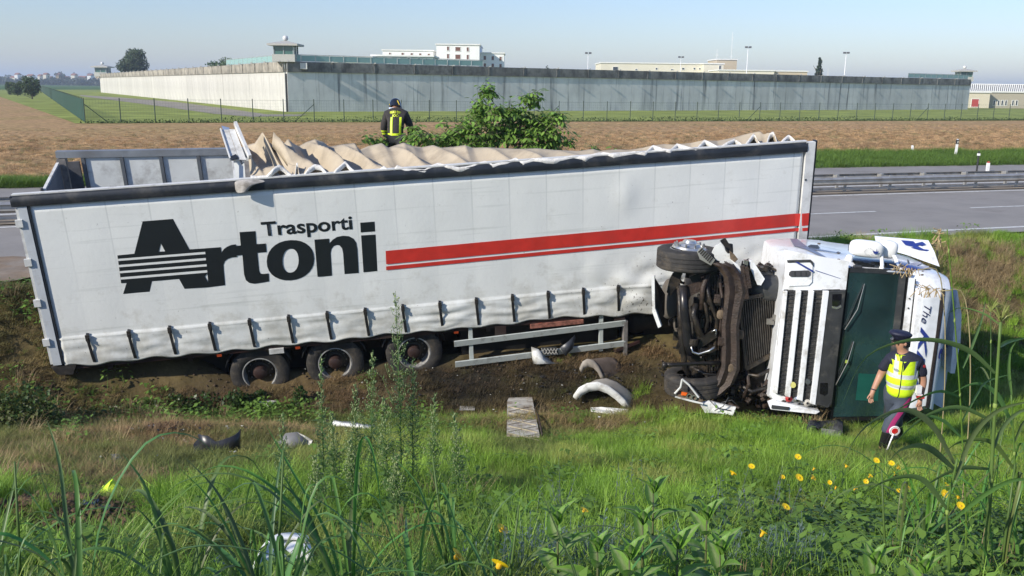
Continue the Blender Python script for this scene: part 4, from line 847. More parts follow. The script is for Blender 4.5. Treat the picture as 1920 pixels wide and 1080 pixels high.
# ------------------------------------------------------------------ overturned tractor unit
# local axes: a = vehicle up (to the right), b = vehicle right side (up), c = vehicle forward (towards the bank)
_d = ray(1452, 762); CO = CAM+_d*(14.0/_d.y); _ps, _ti = R_(5), R_(2.5)
A_ = Vector((math.cos(_ps), -math.sin(_ps), 0)); C_ = Vector((-math.sin(_ps), -math.cos(_ps), 0)); B_ = Vector((0, 0, 1))
A2 = A_*math.cos(_ti)-B_*math.sin(_ti); B2 = A_*math.sin(_ti)+B_*math.cos(_ti)
KM = Matrix(((A2.x, B2.x, C_.x, CO.x), (A2.y, B2.y, C_.y, CO.y), (A2.z, B2.z, C_.z, CO.z), (0, 0, 0, 1))); KI = KM.inverted()
def CP(u, v, c=0.0, ax=2):
    o = KI @ CAM; d = KI.to_3x3() @ ray(u, v); return o+d*((c-o[ax])/d[ax])
TK = empty('overturned_truck', M=KM, label='white truck tractor lying on its side with striped grille and torn-open front chassis', cat='truck')
cabp = mat('cab_white', (.80, .82, .83), .28, var=.04, scale=2, coat=.4, dirt=(.36, .33, .27), dirt_amt=.32, dscale=3.2)
cabblue = mat('cab_blue', (.025, .045, .22), .3, var=.1, coat=.3); cabgrey = mat('cab_grey_swirl', (.16, .18, .26), .35, var=.15)
dkplast = mat('dark_plastic', (.035, .037, .038), .5, var=.25, scale=6, dirt=(.13, .12, .10), dirt_amt=.25, dscale=5)
glass = mat('windscreen_glass', (.018, .046, .048), .05, var=.4, scale=1.5, spec=1.0, coat=1.0)
mesh_m = mat('grille_mesh', (.02, .02, .02), .6, var=.5, scale=45, bump=1, bscale=90, dirt=(.12, .11, .09), dirt_amt=.35, dscale=7)
rust = mat('muddy_rust', (.032, .02, .014), .6, var=.5, scale=9, bump=.6, dirt=(.075, .052, .033), dirt_amt=.35, dscale=4)
oily = mat('oily_metal', (.022, .020, .018), .38, .3, var=.5, scale=9, bump=.4, dirt=(.10, .075, .05), dirt_amt=.4, dscale=4)
mudm = mat('mud_coat', (.13, .095, .06), .9, var=.4, scale=8, bump=.9)
def roundsec(a, b0, b1, c0, c1, r, n=6, skew=0):
    """rounded rectangle in the (b, c) plane at height a; front is +c"""
    out = []
    for (cb, cc, t0) in ((b1-r, c1-r, 0), (b0+r, c1-r, 90), (b0+.08, c0+.08, 180), (b1-.12, c0+.12, 270)):
        rr = r if t0 in (0, 90) else (.08 if t0 == 180 else .12)
        for k in range(n+1):
            t = R_(t0+90*k/n); out.append(Vector((a, cb+rr*math.cos(t), cc+rr*math.sin(t))))
    return out
# cab shell: stations up the vehicle
ST = [(-.10, .12, 2.42, -1.95, .00, .16), (.0, .05, 2.46, -2.0, .02, .18), (.35, .0, 2.48, -2.05, .04, .22), (.86, -.02, 2.48, -2.1, .03, .26), (1.0, -.02, 2.46, -2.1, -.03, .30), (1.35, .0, 2.44, -2.1, -.10, .34), (1.70, .02, 2.42, -2.1, -.18, .36), (1.82, .02, 2.40, -2.1, -.16, .36), (2.2, .03, 2.34, -2.1, -.16, .34), (2.42, .05, 2.30, -2.08, -.20, .32), (2.56, .08, 2.25, -2.0, -.27, .30), (2.66, .16, 2.16, -1.8, -.55, .28), (2.72, .5, 1.9, -1.6, -1.1, .25)]
def front(a):
    return float(np.interp(a, [s[0] for s in ST], [s[4] for s in ST]))
def topb(a): return float(np.interp(a, [s[0] for s in ST], [s[2] for s in ST]))
sh = MB().loft([roundsec(a, b0, b1, c0, c1, r) for a, b0, b1, c0, c1, r in ST]); body = sh.build('cab_body', cabp, TK, 35)
def fp(u, v, e=.012):
    """point on the cab front under an image pixel, e in front of the shell"""
    p = CP(u, v, 0)
    for _ in range(4): p = CP(u, v, front(p.x)+e)
    return p
def frontpoly(name, pix, m, e=.02, th=.03, smooth=False):
    P = [fp(u, v, e) for u, v in pix]; o = MB().prism(P, (0, 0, -th)).build(name, m, TK, smooth); return o
def frontgrid(name, q, m, e=.02, n=8, parent=None):
    """quad tl,tr,br,bl in pixels following the front profile"""
    P = [fp(*w, e) for w in q]; rows = []
    for j in range(n+1):
        t = j/n; r = []
        for i in range(n+1):
            s = i/n; p = (P[0]*(1-s)+P[1]*s)*(1-t)+(P[3]*(1-s)+P[2]*s)*t; r.append(Vector((p.x, p.y, front(p.x)+e)))
        rows.append(r)
    o = MB().grid(rows[::-1]).build(name, m, parent or TK, True, fix=False)
    if o.data.polygons[0].normal.z < 0: o.data.flip_normals()
    return o
# corner panel above the grille with air intake
cpn = frontgrid('corner_panel', [(1470, 468), (1592, 490), (1586, 543), (1478, 544)], cabp, .035)
bl = frontpoly('intake_panel', [(1477, 492), (1519, 491), (1524, 498), (1523, 530), (1517, 536), (1479, 538)], cabp, .055, .03); bevel(bl, .012)
frontpoly('intake_lip', [(1476, 488), (1520, 487), (1525, 492), (1525, 500), (1520, 492), (1477, 493)], dkplast, .06, .03)
frontpoly('intake_slot', [(1480, 511), (1484, 508), (1516, 507), (1520, 510), (1519, 516), (1515, 519), (1483, 519), (1479, 516)], mat('slot_dark', (.05, .05, .055), .6), .068, .02)
for u in (1489, 1500, 1510): frontpoly('slot_rib', [(u, 509), (u+2, 509), (u+3, 518), (u, 518)], dkplast, .073, .01)
frontpoly('seam', [(1470, 543.5), (1575, 542.5), (1575, 545), (1470, 546)], dkplast, .05, .03)
frontgrid('blue_stripe', [(1490, 491), (1496, 491), (1526, 508), (1524, 511)], cabblue, .062); frontgrid('blue_stripe', [(1527, 507), (1531, 507), (1576, 522), (1576, 522.6)], cabblue, .045)
# grille: four white bars, three mesh panels (columns in the picture)
def col(t0, t1, b0, b1, name, m, e, th):   # t: column top x at v=545, b: column bottom x at v=740..760
    vb = lambda x: 736+(x-1450)*.30
    P = [fp(t0, 546, e), fp(t1, 546, e), fp(b1, vb(b1), e), fp(b0, vb(b0), e)]; o = MB().prism(P, (0, 0, -th)).build(name, m, TK); return o
for (t0, t1, b0, b1) in ((1469, 1477, 1449, 1458), (1493, 1503, 1472, 1482), (1517, 1527, 1495, 1505), (1544, 1555, 1519, 1529)):
    bevel(col(t0, t1, b0, b1, 'grille_bar', cabp, .10, .08), .008)
for (t0, t1, b0, b1) in ((1477, 1493, 1458, 1472), (1503, 1517, 1482, 1495), (1527, 1544, 1505, 1519)): 
    g = col(t0, t1, b0, b1, 'grille_mesh', mesh_m, .05, .03)
    c = MB()
    for k in range(24):
        t = (k+.5)/24; va = 548+t*190; x0 = t0+(b0-t0)*t; x1 = t1+(b1-t1)*t; c.bar(fp(x0, va, .056), fp(x1, va, .056), .012, .016)
    c.build('mesh_ribs', dkplast, g)['kind'] = 'stuff'
frontpoly('badge', [(1487+5.5*math.cos(t), 722+5.5*math.sin(t)) for t in np.linspace(0, 6.28, 13)[:-1]], mat('badge_yellow', (.65, .62, .2), .4), .10, .02)
frontpoly('emblem', [(1515+5*math.cos(t), 716+5*math.sin(t)) for t in np.linspace(0, 6.28, 13)[:-1]], mat('emblem_steel', (.35, .38, .42), .25, .8), .10, .03)
dp = frontpoly('lamp_panel', [(1556, 547), (1586, 545), (1560, 756), (1552, 765), (1530, 758), (1530, 752)], dkplast, .085, .08); bevel(dp, .02)
frontpoly('headlamp', [(1561, 552), (1578, 551), (1577, 570), (1570, 575), (1560, 573)], mat('lamp_black', (.008, .008, .01), .08, spec=.8), .092, .02); frontpoly('headlamp', [(1538, 718), (1552, 718), (1552, 738), (1546, 742), (1537, 738)], mat('lamp_black', (.01,)*3), .092, .02)
frontpoly('lamp_rim', [(1560, 574), (1570, 576), (1577, 572), (1578, 576), (1570, 580), (1560, 578)], mat('lamp_chrome', (.5, .5, .5), .2, .8), .096, .02)
# windscreen, seals, pillar
fp_ = frontgrid('windscreen_seal', [(1589, 502), (1706, 507), (1672, 790), (1556, 790)], mat('seal_black', (.012, .012, .013), .35), .022, 12)
ws = frontgrid('windscreen', [(1593, 509), (1693, 514), (1664, 782), (1562, 782)], glass, .034, 12)
frontgrid('windscreen_band', [(1594, 503), (1696, 506), (1692, 515), (1593, 511)], dkplast, .040)
frontgrid('glass_tint_edge', [(1686, 513), (1699, 516), (1668, 786), (1655, 786)], dkplast, .042)
def wiper(a, b_, c):
    P = [fp(*a, .06), fp(*c, .09), fp(*b_, .06)]; w_ = MB().tube(P, [.004, .006, .008], 6).build('wiper', mat('wiper_grey', (.25, .25, .25), .4), TK, True)
    MB().bar(fp(a[0]-2, a[1]+1, .045), fp(b_[0]-6+8, b_[1]-8, .045), .006, .012).build('wiper_blade', dkplast, w_)
wiper((1621, 532), (1584, 618), (1608, 580)); wiper((1601, 640), (1567, 722), (1589, 680))
MB().box(fp(1588, 678, .07), (.05, .05, .02)).build('wiper_clip', mat('clip_green', (.35, .45, .08), .5), TK)
frontgrid('dash_reflection_panel', [(1610, 700), (1650, 702), (1646, 752), (1604, 750)], mat('dash_reflection_green', (.015, .10, .075), .3), .036)  # reflection painted as a green patch over the windscreen
frontgrid('body_strip', [(1704, 520), (1716, 522), (1686, 785), (1672, 785)], cabp, .03)
for v in (560, 578): frontpoly('rivet', [(1705.5-(v-560)*.12+1.6*math.cos(t), v+1.6*math.sin(t)) for t in np.linspace(0, 6.28, 8)[:-1]], dkplast, .045, .01)
frontgrid('door_seam', [(1716, 523), (1718, 523), (1688, 785), (1686, 785)], dkplast, .035)
# visor panel with lettering
vp = frontgrid('sun_visor', [(1718, 541), (1768, 541), (1738, 766), (1692, 774)], cabp, .07, 10); s_ = vp.modifiers.new('s', 'SOLIDIFY'); s_.thickness = .05; s_.offset = -1
rb = [(1728, 559), (1735, 553), (1765, 551), (1766, 543), (1719, 543), (1722, 552)]
frontgrid('visor_recess', [(1731, 560), (1763, 556), (1739, 760), (1703, 766)], mat('visor_offwhite', (.72, .75, .77), .35, coat=.3), .078)
frontgrid('roof_gap', [(1767, 541), (1773, 541), (1742, 764), (1735, 765)], mat('gap_rubber', (.03, .022, .018), .8, var=.5, scale=20), .085)
df = frontgrid('roof_panel', [(1774, 541), (1795, 545), (1768, 766), (1743, 766)], mat('roof_bluewhite', (.72, .78, .82), .3, var=.05, coat=.3, dirt=(.3, .28, .22), dirt_amt=.2), .075, 8)
def reading(u0, v0, u1, v1, w):
    """lettering that runs down the front: from (u0,v0) to (u1,v1), letter height w px towards +u"""
    def place(t, h, e):
        u = u0+(u1-u0)*t+h*w; v = v0+(v1-v0)*t-h*w*.03; return fp(u, v, .094+e)
    return place
def script(body, place, m, off=.02, sh=.35): text_mesh(body, 0, 1, 0, 1, 'lettering', m, TK, lambda x, z, e: place(x, z, e), off=off, sh=sh)
navyp = mat('navy_paint', (.012, .015, .07), .35); script('The', reading(1733, 573, 1726, 607, 14), navyp, .0, .5); script('King', reading(1721, 613, 1700, 745, 24), cabblue, .02, .4)
script('It', reading(1767, 636, 1757, 676, 17), cabblue, .03, .2)
# top side (vehicle's right flank): door seams, swirls, intake, window
def tp_(u, v, e=.01):
    p = CP(u, v, 2.45, 1)
    for _ in range(4): p = CP(u, v, topb(min(max(p.x, -.1), 2.7))+e, 1)
    return p
from mathutils.bvhtree import BVHTree
_bm = bmesh.new(); _bm.from_mesh(body.data); BVH = BVHTree.FromBMesh(_bm); _ko = KI @ CAM; _k3 = KI.to_3x3()
def toppoly(name, pix, m, e=.008, th=0):
    """a thin painted or inlaid shape lying on the curved shell"""
    bm = bmesh.new(); P = [Vector((u, v, 0)) for u, v in pix]; vs_ = [bm.verts.new(p) for p in P]
    for t in tessellate_polygon([P]):
        try: bm.faces.new([vs_[i] for i in t])
        except ValueError: pass
    for _ in range(3): bmesh.ops.subdivide_edges(bm, edges=[q for q in bm.edges if q.calc_length() > 3], cuts=1, use_grid_fill=True)
    bad = []
    for v_ in bm.verts:
        d = (_k3 @ ray(v_.co.x, v_.co.y)).normalized(); h, n_, i_, ds = BVH.ray_cast(_ko, d)
        if h is None: bad.append(v_); continue
        n_ = n_ if n_.dot(d) < 0 else -n_; v_.co = h+n_*e
    bmesh.ops.delete(bm, geom=bad, context='VERTS'); bmesh.ops.triangulate(bm, faces=bm.faces); me = bpy.data.meshes.new(name); bm.to_mesh(me); bm.free(); me.materials.append(m); return link(name, me, TK)
toppoly('side_window', [(1594, 487), (1606, 480), (1672, 484), (1684, 504), (1650, 503), (1604, 500)], mat('side_glass', (.01, .012, .014), .08, spec=.8), .015)
toppoly('side_intake', [(1514, 463), (1520, 460), (1533, 461), (1537, 466), (1530, 468.5), (1518, 467.5)], dkplast, .015)
toppoly('swirl', [(1480, 447), (1492, 447), (1512, 463), (1508, 464), (1489, 463)], cabgrey, .014); toppoly('swirl', [(1487, 462), (1505, 462), (1530, 472), (1560, 490), (1562, 493), (1535, 480), (1508, 468)], cabgrey, .013); toppoly('blue_swirl', [(1505, 461), (1520, 466), (1590, 478), (1520, 469)], cabgrey, .015)
toppoly('blue_swirl', [(1692, 497), (1705, 496), (1728, 490), (1742, 484), (1736, 491), (1718, 500), (1745, 500), (1758, 492), (1757, 500), (1744, 506), (1702, 508)], cabblue, .014)
toppoly('blue_swirl', [(1685, 490), (1691, 493), (1699, 508), (1694, 508), (1688, 500)], cabblue, .014)
toppoly('blue_swirl', [(1636, 449), (1642, 450), (1655, 470), (1650, 470)], cabgrey); toppoly('door_seam', [(1686, 447), (1688, 447), (1712, 512), (1709, 512)], dkplast); toppoly('door_seam', [(1590, 470), (1592, 447), (1594, 447), (1592, 470)], dkplast)
rs_ = random.Random(9)
for k in range(26): u, v = rs_.uniform(1500, 1760), rs_.uniform(450, 530); r_ = rs_.uniform(.8, 2.2); toppoly('mud_splash', [(u+r_*2.2*math.cos(t)*rs_.uniform(.6, 1.2), v+r_*math.sin(t)*rs_.uniform(.6, 1.2)) for t in np.linspace(0, 6.28, 9)[:-1]], mudm, .005)
# rear side deflector with blue sign
def rp(u, v, c): return CP(u, v, c)
pl = [rp(1641, 443, -1.9), (rp(1741, 451, -1.9)), rp(1752, 472, -1.7), rp(1762, 500, -1.5), rp(1700, 478, -1.6), rp(1645, 462, -1.7)]
MB().prism(pl, (0, 0, -.04)).build('side_deflector', cabp, TK)
MB().prism([rp(1689, 450, -1.83), rp(1712, 452, -1.83), rp(1716, 456, -1.81), rp(1729, 453, -1.81), rp(1735, 457, -1.8), (rp(1728, 461, -1.79)), rp(1722, 459, -1.79), rp(1716, 464, -1.77), rp(1697, 459, -1.78)], (0, 0, .02)).build('blue_emblem', cabblue, TK)
MB().prism([rp(1708, 464, -1.74), rp(1722, 462, -1.74), rp(1732, 467, -1.72), rp(1741, 468, -1.72), rp(1737, 470, -1.70), rp(1722, 468, -1.70)], (0, 0, .02)).build('blue_emblem', cabblue, TK)
# roof side skirt at the very right
MB().prism([CP(1795, 545, -.6), CP(1803, 590, -.8), CP(1801, 640, -.8), CP(1790, 700, -.7), CP(1782, 700, -.6), CP(1790, 600, -.55)], (0, 0, -.5)).build('roof_deflector', cabp, TK)
# mirrors standing up from the flank
def puff(name, c, d, m, parent=TK, e=2.6, rotz=0.0):
    P = []; n, k = 22, 12
    for i in range(k+1):
        ph = math.pi*i/k; r = []
        for j in range(n+1):
            th = 2*math.pi*j/n; f = lambda x: math.copysign(abs(x)**(2/e), x)
            r.append(Vector(c)+Matrix.Rotation(rotz, 3, 'Z') @ Vector((d[0]/2*f(math.sin(ph))*f(math.cos(th)), d[1]/2*f(math.cos(ph)), d[2]/2*f(math.sin(ph))*f(math.sin(th)))))
        P.append(r)
    return MB().grid(P).build(name, m, parent, True)
mirw = mat('mirror_white', (.84, .84, .80), .35, var=.03, coat=.3)
mc = CP(1624, 466, -.25); m1 = puff('mirror_housing', mc, (.52, .27, .20), mirw, e=3.4, rotz=-.04)
m2 = puff('mirror_housing', CP(1664, 467, -.40), (.30, .29, .22), mirw, e=3.0, rotz=-.1)
MB().tube([CP(1653, 478, -.25), CP(1654, 497, -.15), CP(1653, 506, -.12)], [.028, .03, .03], 10).build('mirror_arm', mirw, TK, True)
puff('mirror_joint', CP(1592, 486, -.2), (.11, .15, .12), mirw); puff('mirror_joint', CP(1653, 503, -.12), (.07, .08, .07), mirw)
MB().tube([CP(1592, 488, -.2), CP(1596, 500, -.1), CP(1606, 503, -.1)], .02, 8).build('mirror_arm', dkplast, TK, True); bevel(MB().box(CP(1608, 502, -.05), (.13, .07, .07)).build('camera_box', dkplast, TK), .01)
MB().tube([CP(1597, 502, -.08), CP(1700, 512, -.12)], .018, 8).build('grab_rail', cabp, TK, True); MB().bar(CP(1676, 480, -.3), CP(1681, 492, -.25), .05, .04).build('mirror_bracket', cabp, TK)
def crest_(u, v): return CP(u, v, mc.z+.118)
for q in ([(1636, 470), (1643, 472), (1644, 466), (1645, 472), (1648, 471), (1645, 476), (1639, 476)],): MB().flat([[crest_(*w) for w in q]]).build('crown_emblem', cabblue, TK)
cp2 = random.Random(3); bb = MB()
for k in range(26):
    t = k/26*5.2+.8; u, v = 1629+9*math.cos(t)+cp2.uniform(-1, 1), 472+6*math.sin(t)+cp2.uniform(-1, 1); bb.flat([[crest_(u, v), crest_(u+1.6, v+.3), crest_(u+1.2, v+1.2)]])
bb.build('wreath_emblem', mat('emblem_grey', (.25, .25, .28), .5), TK)['kind'] = 'stuff'
# far right dark fittings
MB().prism([CP(1786, 560, -.9), CP(1795, 575, -.9), CP(1800, 640, -.9), CP(1790, 690, -.9), CP(1783, 690, -.9)], (0, 0, -.3)).build('rear_fitting', dkplast, TK)
# debris hanging under the grille
sk = MB().prism([CP(1441, 757, .10), CP(1455, 752, .10), CP(1500, 762, .12), CP(1538, 772, .12), (CP(1530, 777, .14)), CP(1445, 768, .14)], (0, 0, -.14)).build('step_panel', cabp, TK); bevel(sk, .01)
MB().prism([CP(1447, 759, .12), CP(1480, 763, .12), CP(1478, 768, .13), CP(1446, 765, .13)], (0, 0, .025)).build('step_slot', dkplast, TK)
bb = MB(); rr = random.Random(11)
for k in range(60):
    p = CP(rr.uniform(1455, 1550), rr.uniform(742, 764), rr.uniform(-.35, .05)); q = p+Vector((rr.uniform(-.12, .12), rr.uniform(-.06, .06), rr.uniform(-.08, .08))); bb.tube([p, (p+q)/2+Vector((0, rr.uniform(-.05, .05), 0)), q], rr.uniform(.008, .03), 6)
bb.build('broken_fittings', oily, TK)['kind'] = 'stuff'
for u, v, c_, m_ in ((1493, 748, .03, mat('lamp_chrome', (.5,)*3)), (1512, 753, .03, mat('pale_bits', (.45, .43, .38), .6)), (1478, 745, .02, mat('wire_red', (.4, .03, .03), .5))): MB().lathe([(0.01, 0), (.05, .01), (.06, .06), (.02, .08)], CP(u, v, c_), (0, 0, 1), 12).build('lamp_fragment', m_, TK)
for j in range(2): MB().tube([CP(1472+j*20, 740, 0), CP(1480+j*20, 748, .06), CP(1470+j*24, 756, .02)], .007, 6).build('cable', mat('wire_red', (.4, .03, .03), .5), TK, True)

# ---- chassis seen from the front
CH = -.40
def K(u, v, c=CH): return CP(u, v, c)
# main rails running back, cross members
for b0 in (.72, 1.55): MB().b2(-1.25, -.98, b0, b0+.09, -3.0, -.25).build('frame_rail', oily, TK)
for c_ in (-.7, -1.4, -2.1): MB().b2(-1.22, -1.0, .8, 1.56, c_-.06, c_+.06).build('cross_member', oily, TK)
# bumper beam, bowed
P = [(1345, 492), (1362, 500), (1375, 520), (1379, 545), (1374, 575), (1369, 610), (1370, 650), (1369, 690), (1358, 718), (1340, 735), (1318, 748)]
W_ = [.24, .27, .28, .30, .26, .25, .25, .27, .26, .24, .2]; rows = []
for (u, v), w_ in zip(P, W_):
    p = K(u, v, -.12); rows.append([p+Vector((-w_/2, 0, -.10)), p+Vector((-w_/2, 0, .03)), p+Vector((-w_/3, 0, .06)), p+Vector((0, 0, .02)), p+Vector((w_/3, 0, .06)), p+Vector((w_/2, 0, .03)), p+Vector((w_/2, 0, -.10))])
MB().grid(rows).build('bumper_beam', rust, TK, 40).modifiers.new('s', 'SOLIDIFY').thickness = .015
for u, v in ((1384, 540), (1388, 556), (1345, 560), (1352, 640), (1383, 590)): bevel(MB().box(K(u, v, -.1), (.10, .14, .07)).build('bracket', rust, TK), .01)
for (u0, v0, u1, v1) in ((1392, 498, 1400, 560), (1398, 500, 1405, 540)): MB().bar(K(u0, v0, -.1), K(u1, v1, -.1), .07, .04).build('headlamp_frame', rust, TK)
# radiator
q = [K(1384, 562, -.25), K(1455, 545, -.45), K(1461, 655, -.42), K(1396, 690, -.25)]
rad = MB().prism(q, (0, 0, -.12)).build('radiator', mat('radiator_dark', (.012, .012, .011), .6, .2, var=.4, scale=20), TK)
nrm = (q[1]-q[0]).cross(q[3]-q[0]).normalized(); nrm = nrm if nrm.z > 0 else -nrm
fin_m = mat('fin_alloy', (.085, .078, .068), .5, .6, var=.4, scale=14, dirt=(.10, .08, .06), dirt_amt=.4)
for k in range(17):
    t = (k+.5)/17; a = q[0]*(1-t)+q[1]*t; b_ = q[3]*(1-t)+q[2]*t; MB().bar(a+nrm*.02, b_+nrm*.02, .012, .03, nrm).build('radiator_fin', fin_m, rad)
for t in (0, 1): a = q[0]*(1-t)+q[1]*t; b_ = q[3]*(1-t)+q[2]*t; MB().bar(a+nrm*.03, b_+nrm*.03, .05, .06, nrm).build('radiator_frame', oily, rad)
MB().bar(q[3]+nrm*.03, q[2]+nrm*.03, .07, .07, nrm).build('radiator_frame', oily, rad); MB().bar(q[0]+nrm*.03, q[1]+nrm*.03, .06, .06, nrm).build('radiator_frame', oily, rad)
hk = MB().bar(K(1437, 602, -.28), K(1462, 593, -.28), .04, .04).box(K(1444, 603, -.26), (.12, .09, .05)).box(K(1452, 596, -.26), (.07, .10, .05)); hk.build('latch', mat('latch_steel', (.30, .28, .25), .4, .7), rad)
# engine mass, steering box, springs, hoses
rr = random.Random(21)
en = puff('engine_block', K(1330, 590, -1.2), (1.0, 1.7, 1.2), mat('engine_dark', (.02, .018, .015), .6, var=.5, dirt=(.05, .04, .03), dirt_amt=.4), e=3.5)
puff('engine_block', K(1430, 640, -1.0), (.75, 1.9, 1.0), mat('engine_dark', (.02,)*3), e=4)
puff('air_filter', K(1290, 600, -.95), (.5, .65, .5), mat('filter_grey', (.12, .105, .085), .6, var=.3, dirt=(.05, .04, .03), dirt_amt=.4), e=2.4)
puff('tank', K(1258, 560, -.9), (.34, .7, .5), mat('filter_grey', (.1,)*3), e=2.6)
puff('intake_duct', K(1440, 540, -.55), (.75, .42, .5), dkplast, e=2.6, rotz=.1); puff('fan_shroud', K(1420, 515, -.8), (.5, .3, .4), dkplast, e=3)
MB().tube([K(1281, 535, -.3), K(1283, 580, -.25), K(1290, 640, -.25), K(1296, 665, -.25)], [.07, .075, .08, .07], 14).build('steering_cylinder', mat('ram_black', (.02, .02, .022), .3, .3, dirt=(.1, .08, .06), dirt_amt=.3), TK, True)
MB().tube([K(1275, 540, -.38), K(1276, 600, -.36), K(1284, 690, -.36), K(1298, 712, -.38)], .05, 12).build('axle_tube', oily, TK, True)
MB().lathe([(.09, -.06), (.1, -.05), (.1, .05), (.09, .06)], K(1299, 640, -.25), (0.05, 1, 0), 14).build('clamp', oily, TK)
MB().tube([K(1296, 648, -.2), K(1298, 660, -.2), K(1310, 664, -.18), K(1330, 658, -.16), K(1341, 650, -.16)], .022, 10).build('chrome_pipe', mat('pipe_bright', (.55, .55, .52), .25, .9), TK, True)
MB().tube([K(1334, 622, -.2), K(1342, 618, -.18), K(1343, 630, -.18)], .018, 8).build('chrome_pipe', mat('pipe_bright', (.5,)*3), TK, True)
for pts, r, m_ in (([(1305, 570), (1300, 590), (1310, 620), (1325, 640), (1350, 665)], .055, oily), ([(1322, 520), (1330, 560), (1345, 600), (1340, 650), (1345, 700)], .035, oily), ([(1310, 555), (1322, 570), (1328, 600), (1318, 640)], .03, oily), ([(1300, 690), (1320, 700), (1345, 705), (1352, 690)], .03, oily), ([(1350, 530), (1356, 570), (1350, 620), (1355, 660)], .025, rust), ([(1330, 505), (1318, 540), (1316, 580)], .045, rust), ([(1390, 700), (1420, 705), (1450, 690)], .03, oily), ([(1385, 720), (1410, 735), (1440, 725)], .04, oily), ([(1400, 690), (1404, 720), (1395, 745)], .03, rust)):
    MB().tube([K(u, v, -.3+.08*math.sin(i*1.3)) for i, (u, v) in enumerate(pts)], r, 9).build('hose', m_, TK, True)
MB().bar(K(1306, 648, -.3), K(1340, 625, -.28), .14, .05).build('spring_hanger', oily, TK); MB().bar(K(1285, 548, -.35), K(1330, 528, -.35), .16, .10).build('spring_hanger', rust, TK)
MB().bar(K(1300, 500, -.4), K(1345, 500, -.35), .18, .14).build('stub_axle', oily, TK)
for k in range(5): MB().bar(K(1350-k*5, 515+k*1, -.35-k*.02), K(1345-k*5, 700, -.35-k*.02), .015, .09, (0, 0, 1)).build('leaf_spring', oily, TK)
bb = MB()
for k in range(240):
    u = rr.gauss(1345, 48); v = rr.uniform(505, 745)
    if u > 1445 or (u > 1378 and v < 690 and v > 560) or u < 1262: continue
    p = K(u, v, rr.uniform(-.9, -.32)); q = p+Vector((rr.uniform(-.16, .16), rr.uniform(-.25, .25), rr.uniform(-.15, .15))); 
    if rr.random() < .5: bb.tube([p, (p+q)/2+Vector((rr.uniform(-.06, .06), rr.uniform(-.06, .06), 0)), q], rr.uniform(.006, .035), 6)
    else: bb.box(p, (rr.uniform(.03, .16), rr.uniform(.03, .18), rr.uniform(.03, .12)), Matrix.Rotation(rr.uniform(-.5, .5), 3, 'Z'))
bb.build('engine_clutter', oily, TK)['kind'] = 'stuff'
bb = MB()
for k in range(90):
    u = rr.gauss(1400, 35); v = rr.uniform(690, 765); p = K(u, v, rr.uniform(-.8, -.2)); q = p+Vector((rr.uniform(-.2, .2), rr.uniform(-.12, .12), rr.uniform(-.1, .1))); bb.tube([p, (p+q)/2+Vector((0, rr.uniform(-.06, .06), 0)), q], rr.uniform(.01, .05), 6)
bb.build('wreckage', rust, TK)['kind'] = 'stuff'
bb = MB()
for k in range(50):
    u = rr.uniform(1425, 1470); v = rr.uniform(497, 530); p = K(u, v, rr.uniform(-1, -.6)); bb.box(p, (rr.uniform(.03, .12), rr.uniform(.03, .1), .08), Matrix.Rotation(rr.uniform(-1, 1), 3, 'Z'))
bb.build('wreckage', oily, TK)['kind'] = 'stuff'
# wheels of the front axle (axis runs up)
def cabwheel(u, v, c, tilt=0.0):
    p = K(u, v, c); w_ = wheel(TK, p); w_.rotation_euler = (math.pi+tilt*.3, 0, tilt); return w_
p1 = K(1290, 484, -.55); w1 = wheel(TK, p1, (math.pi, 0, .03))
MB().lathe([(.285, .17), (.27, .20), (.20, .21), (.17, .25), (.12, .26), (.10, .30), (.001, .31)], p1, (.02, 1, 0), 24).build('hub_cover', mat('hub_alloy', (.55, .55, .53), .3, .8, var=.2, scale=12, dirt=(.2, .17, .13), dirt_amt=.3), TK, 40)
bn = MB(); [bn.lathe([(.018, .20), (.018, .255), (.002, .26)], p1+Vector((.235*math.cos(t), 0, .235*math.sin(t))), (0, 1, 0), 6) for t in np.linspace(0, 2*math.pi, 10, endpoint=False)]
bn.build('wheel_nut', mat('nut_bright', (.5, .5, .48), .3, .9), TK)['kind'] = 'stuff'
p2 = K(1303, 716, -.45); w2 = wheel(TK, p2, (0, 0, .10))
# mud-caked fender, step plate, body fragments by the upper wheel
pw = mat('fender_white', (.66, .67, .64), .4, var=.1, dirt=(.2, .16, .11), dirt_amt=.35, dscale=5)
sp_ = [K(1307, 472, -.05), K(1315, 464, -.05), K(1341, 487, -.05), K(1333, 498, -.05), K(1312, 486, -.05)]
spm = mat('step_alloy', (.48, .47, .42), .4, .6, var=.2, dirt=(.15, .12, .08), dirt_amt=.3)
stp = MB().prism(sp_, (0, 0, -.03)).build('step_plate', spm, TK); bb = MB()
for i in range(7):
    for j in range(4):
        s, t = (i+.6)/8, (j+.5)/4.4; pa = sp_[1]*(1-s)+sp_[2]*s; pb = sp_[0]*(1-s)+sp_[3]*s; bb.lathe([(.014, .0), (.014, .006), (.001, .006)], pa*(1-t)+pb*t+Vector((0, 0, .002)), (0, 0, 1), 7)
bb.build('grip_hole', mat('hole_dark', (.03, .025, .02), .8), stp)['kind'] = 'stuff'
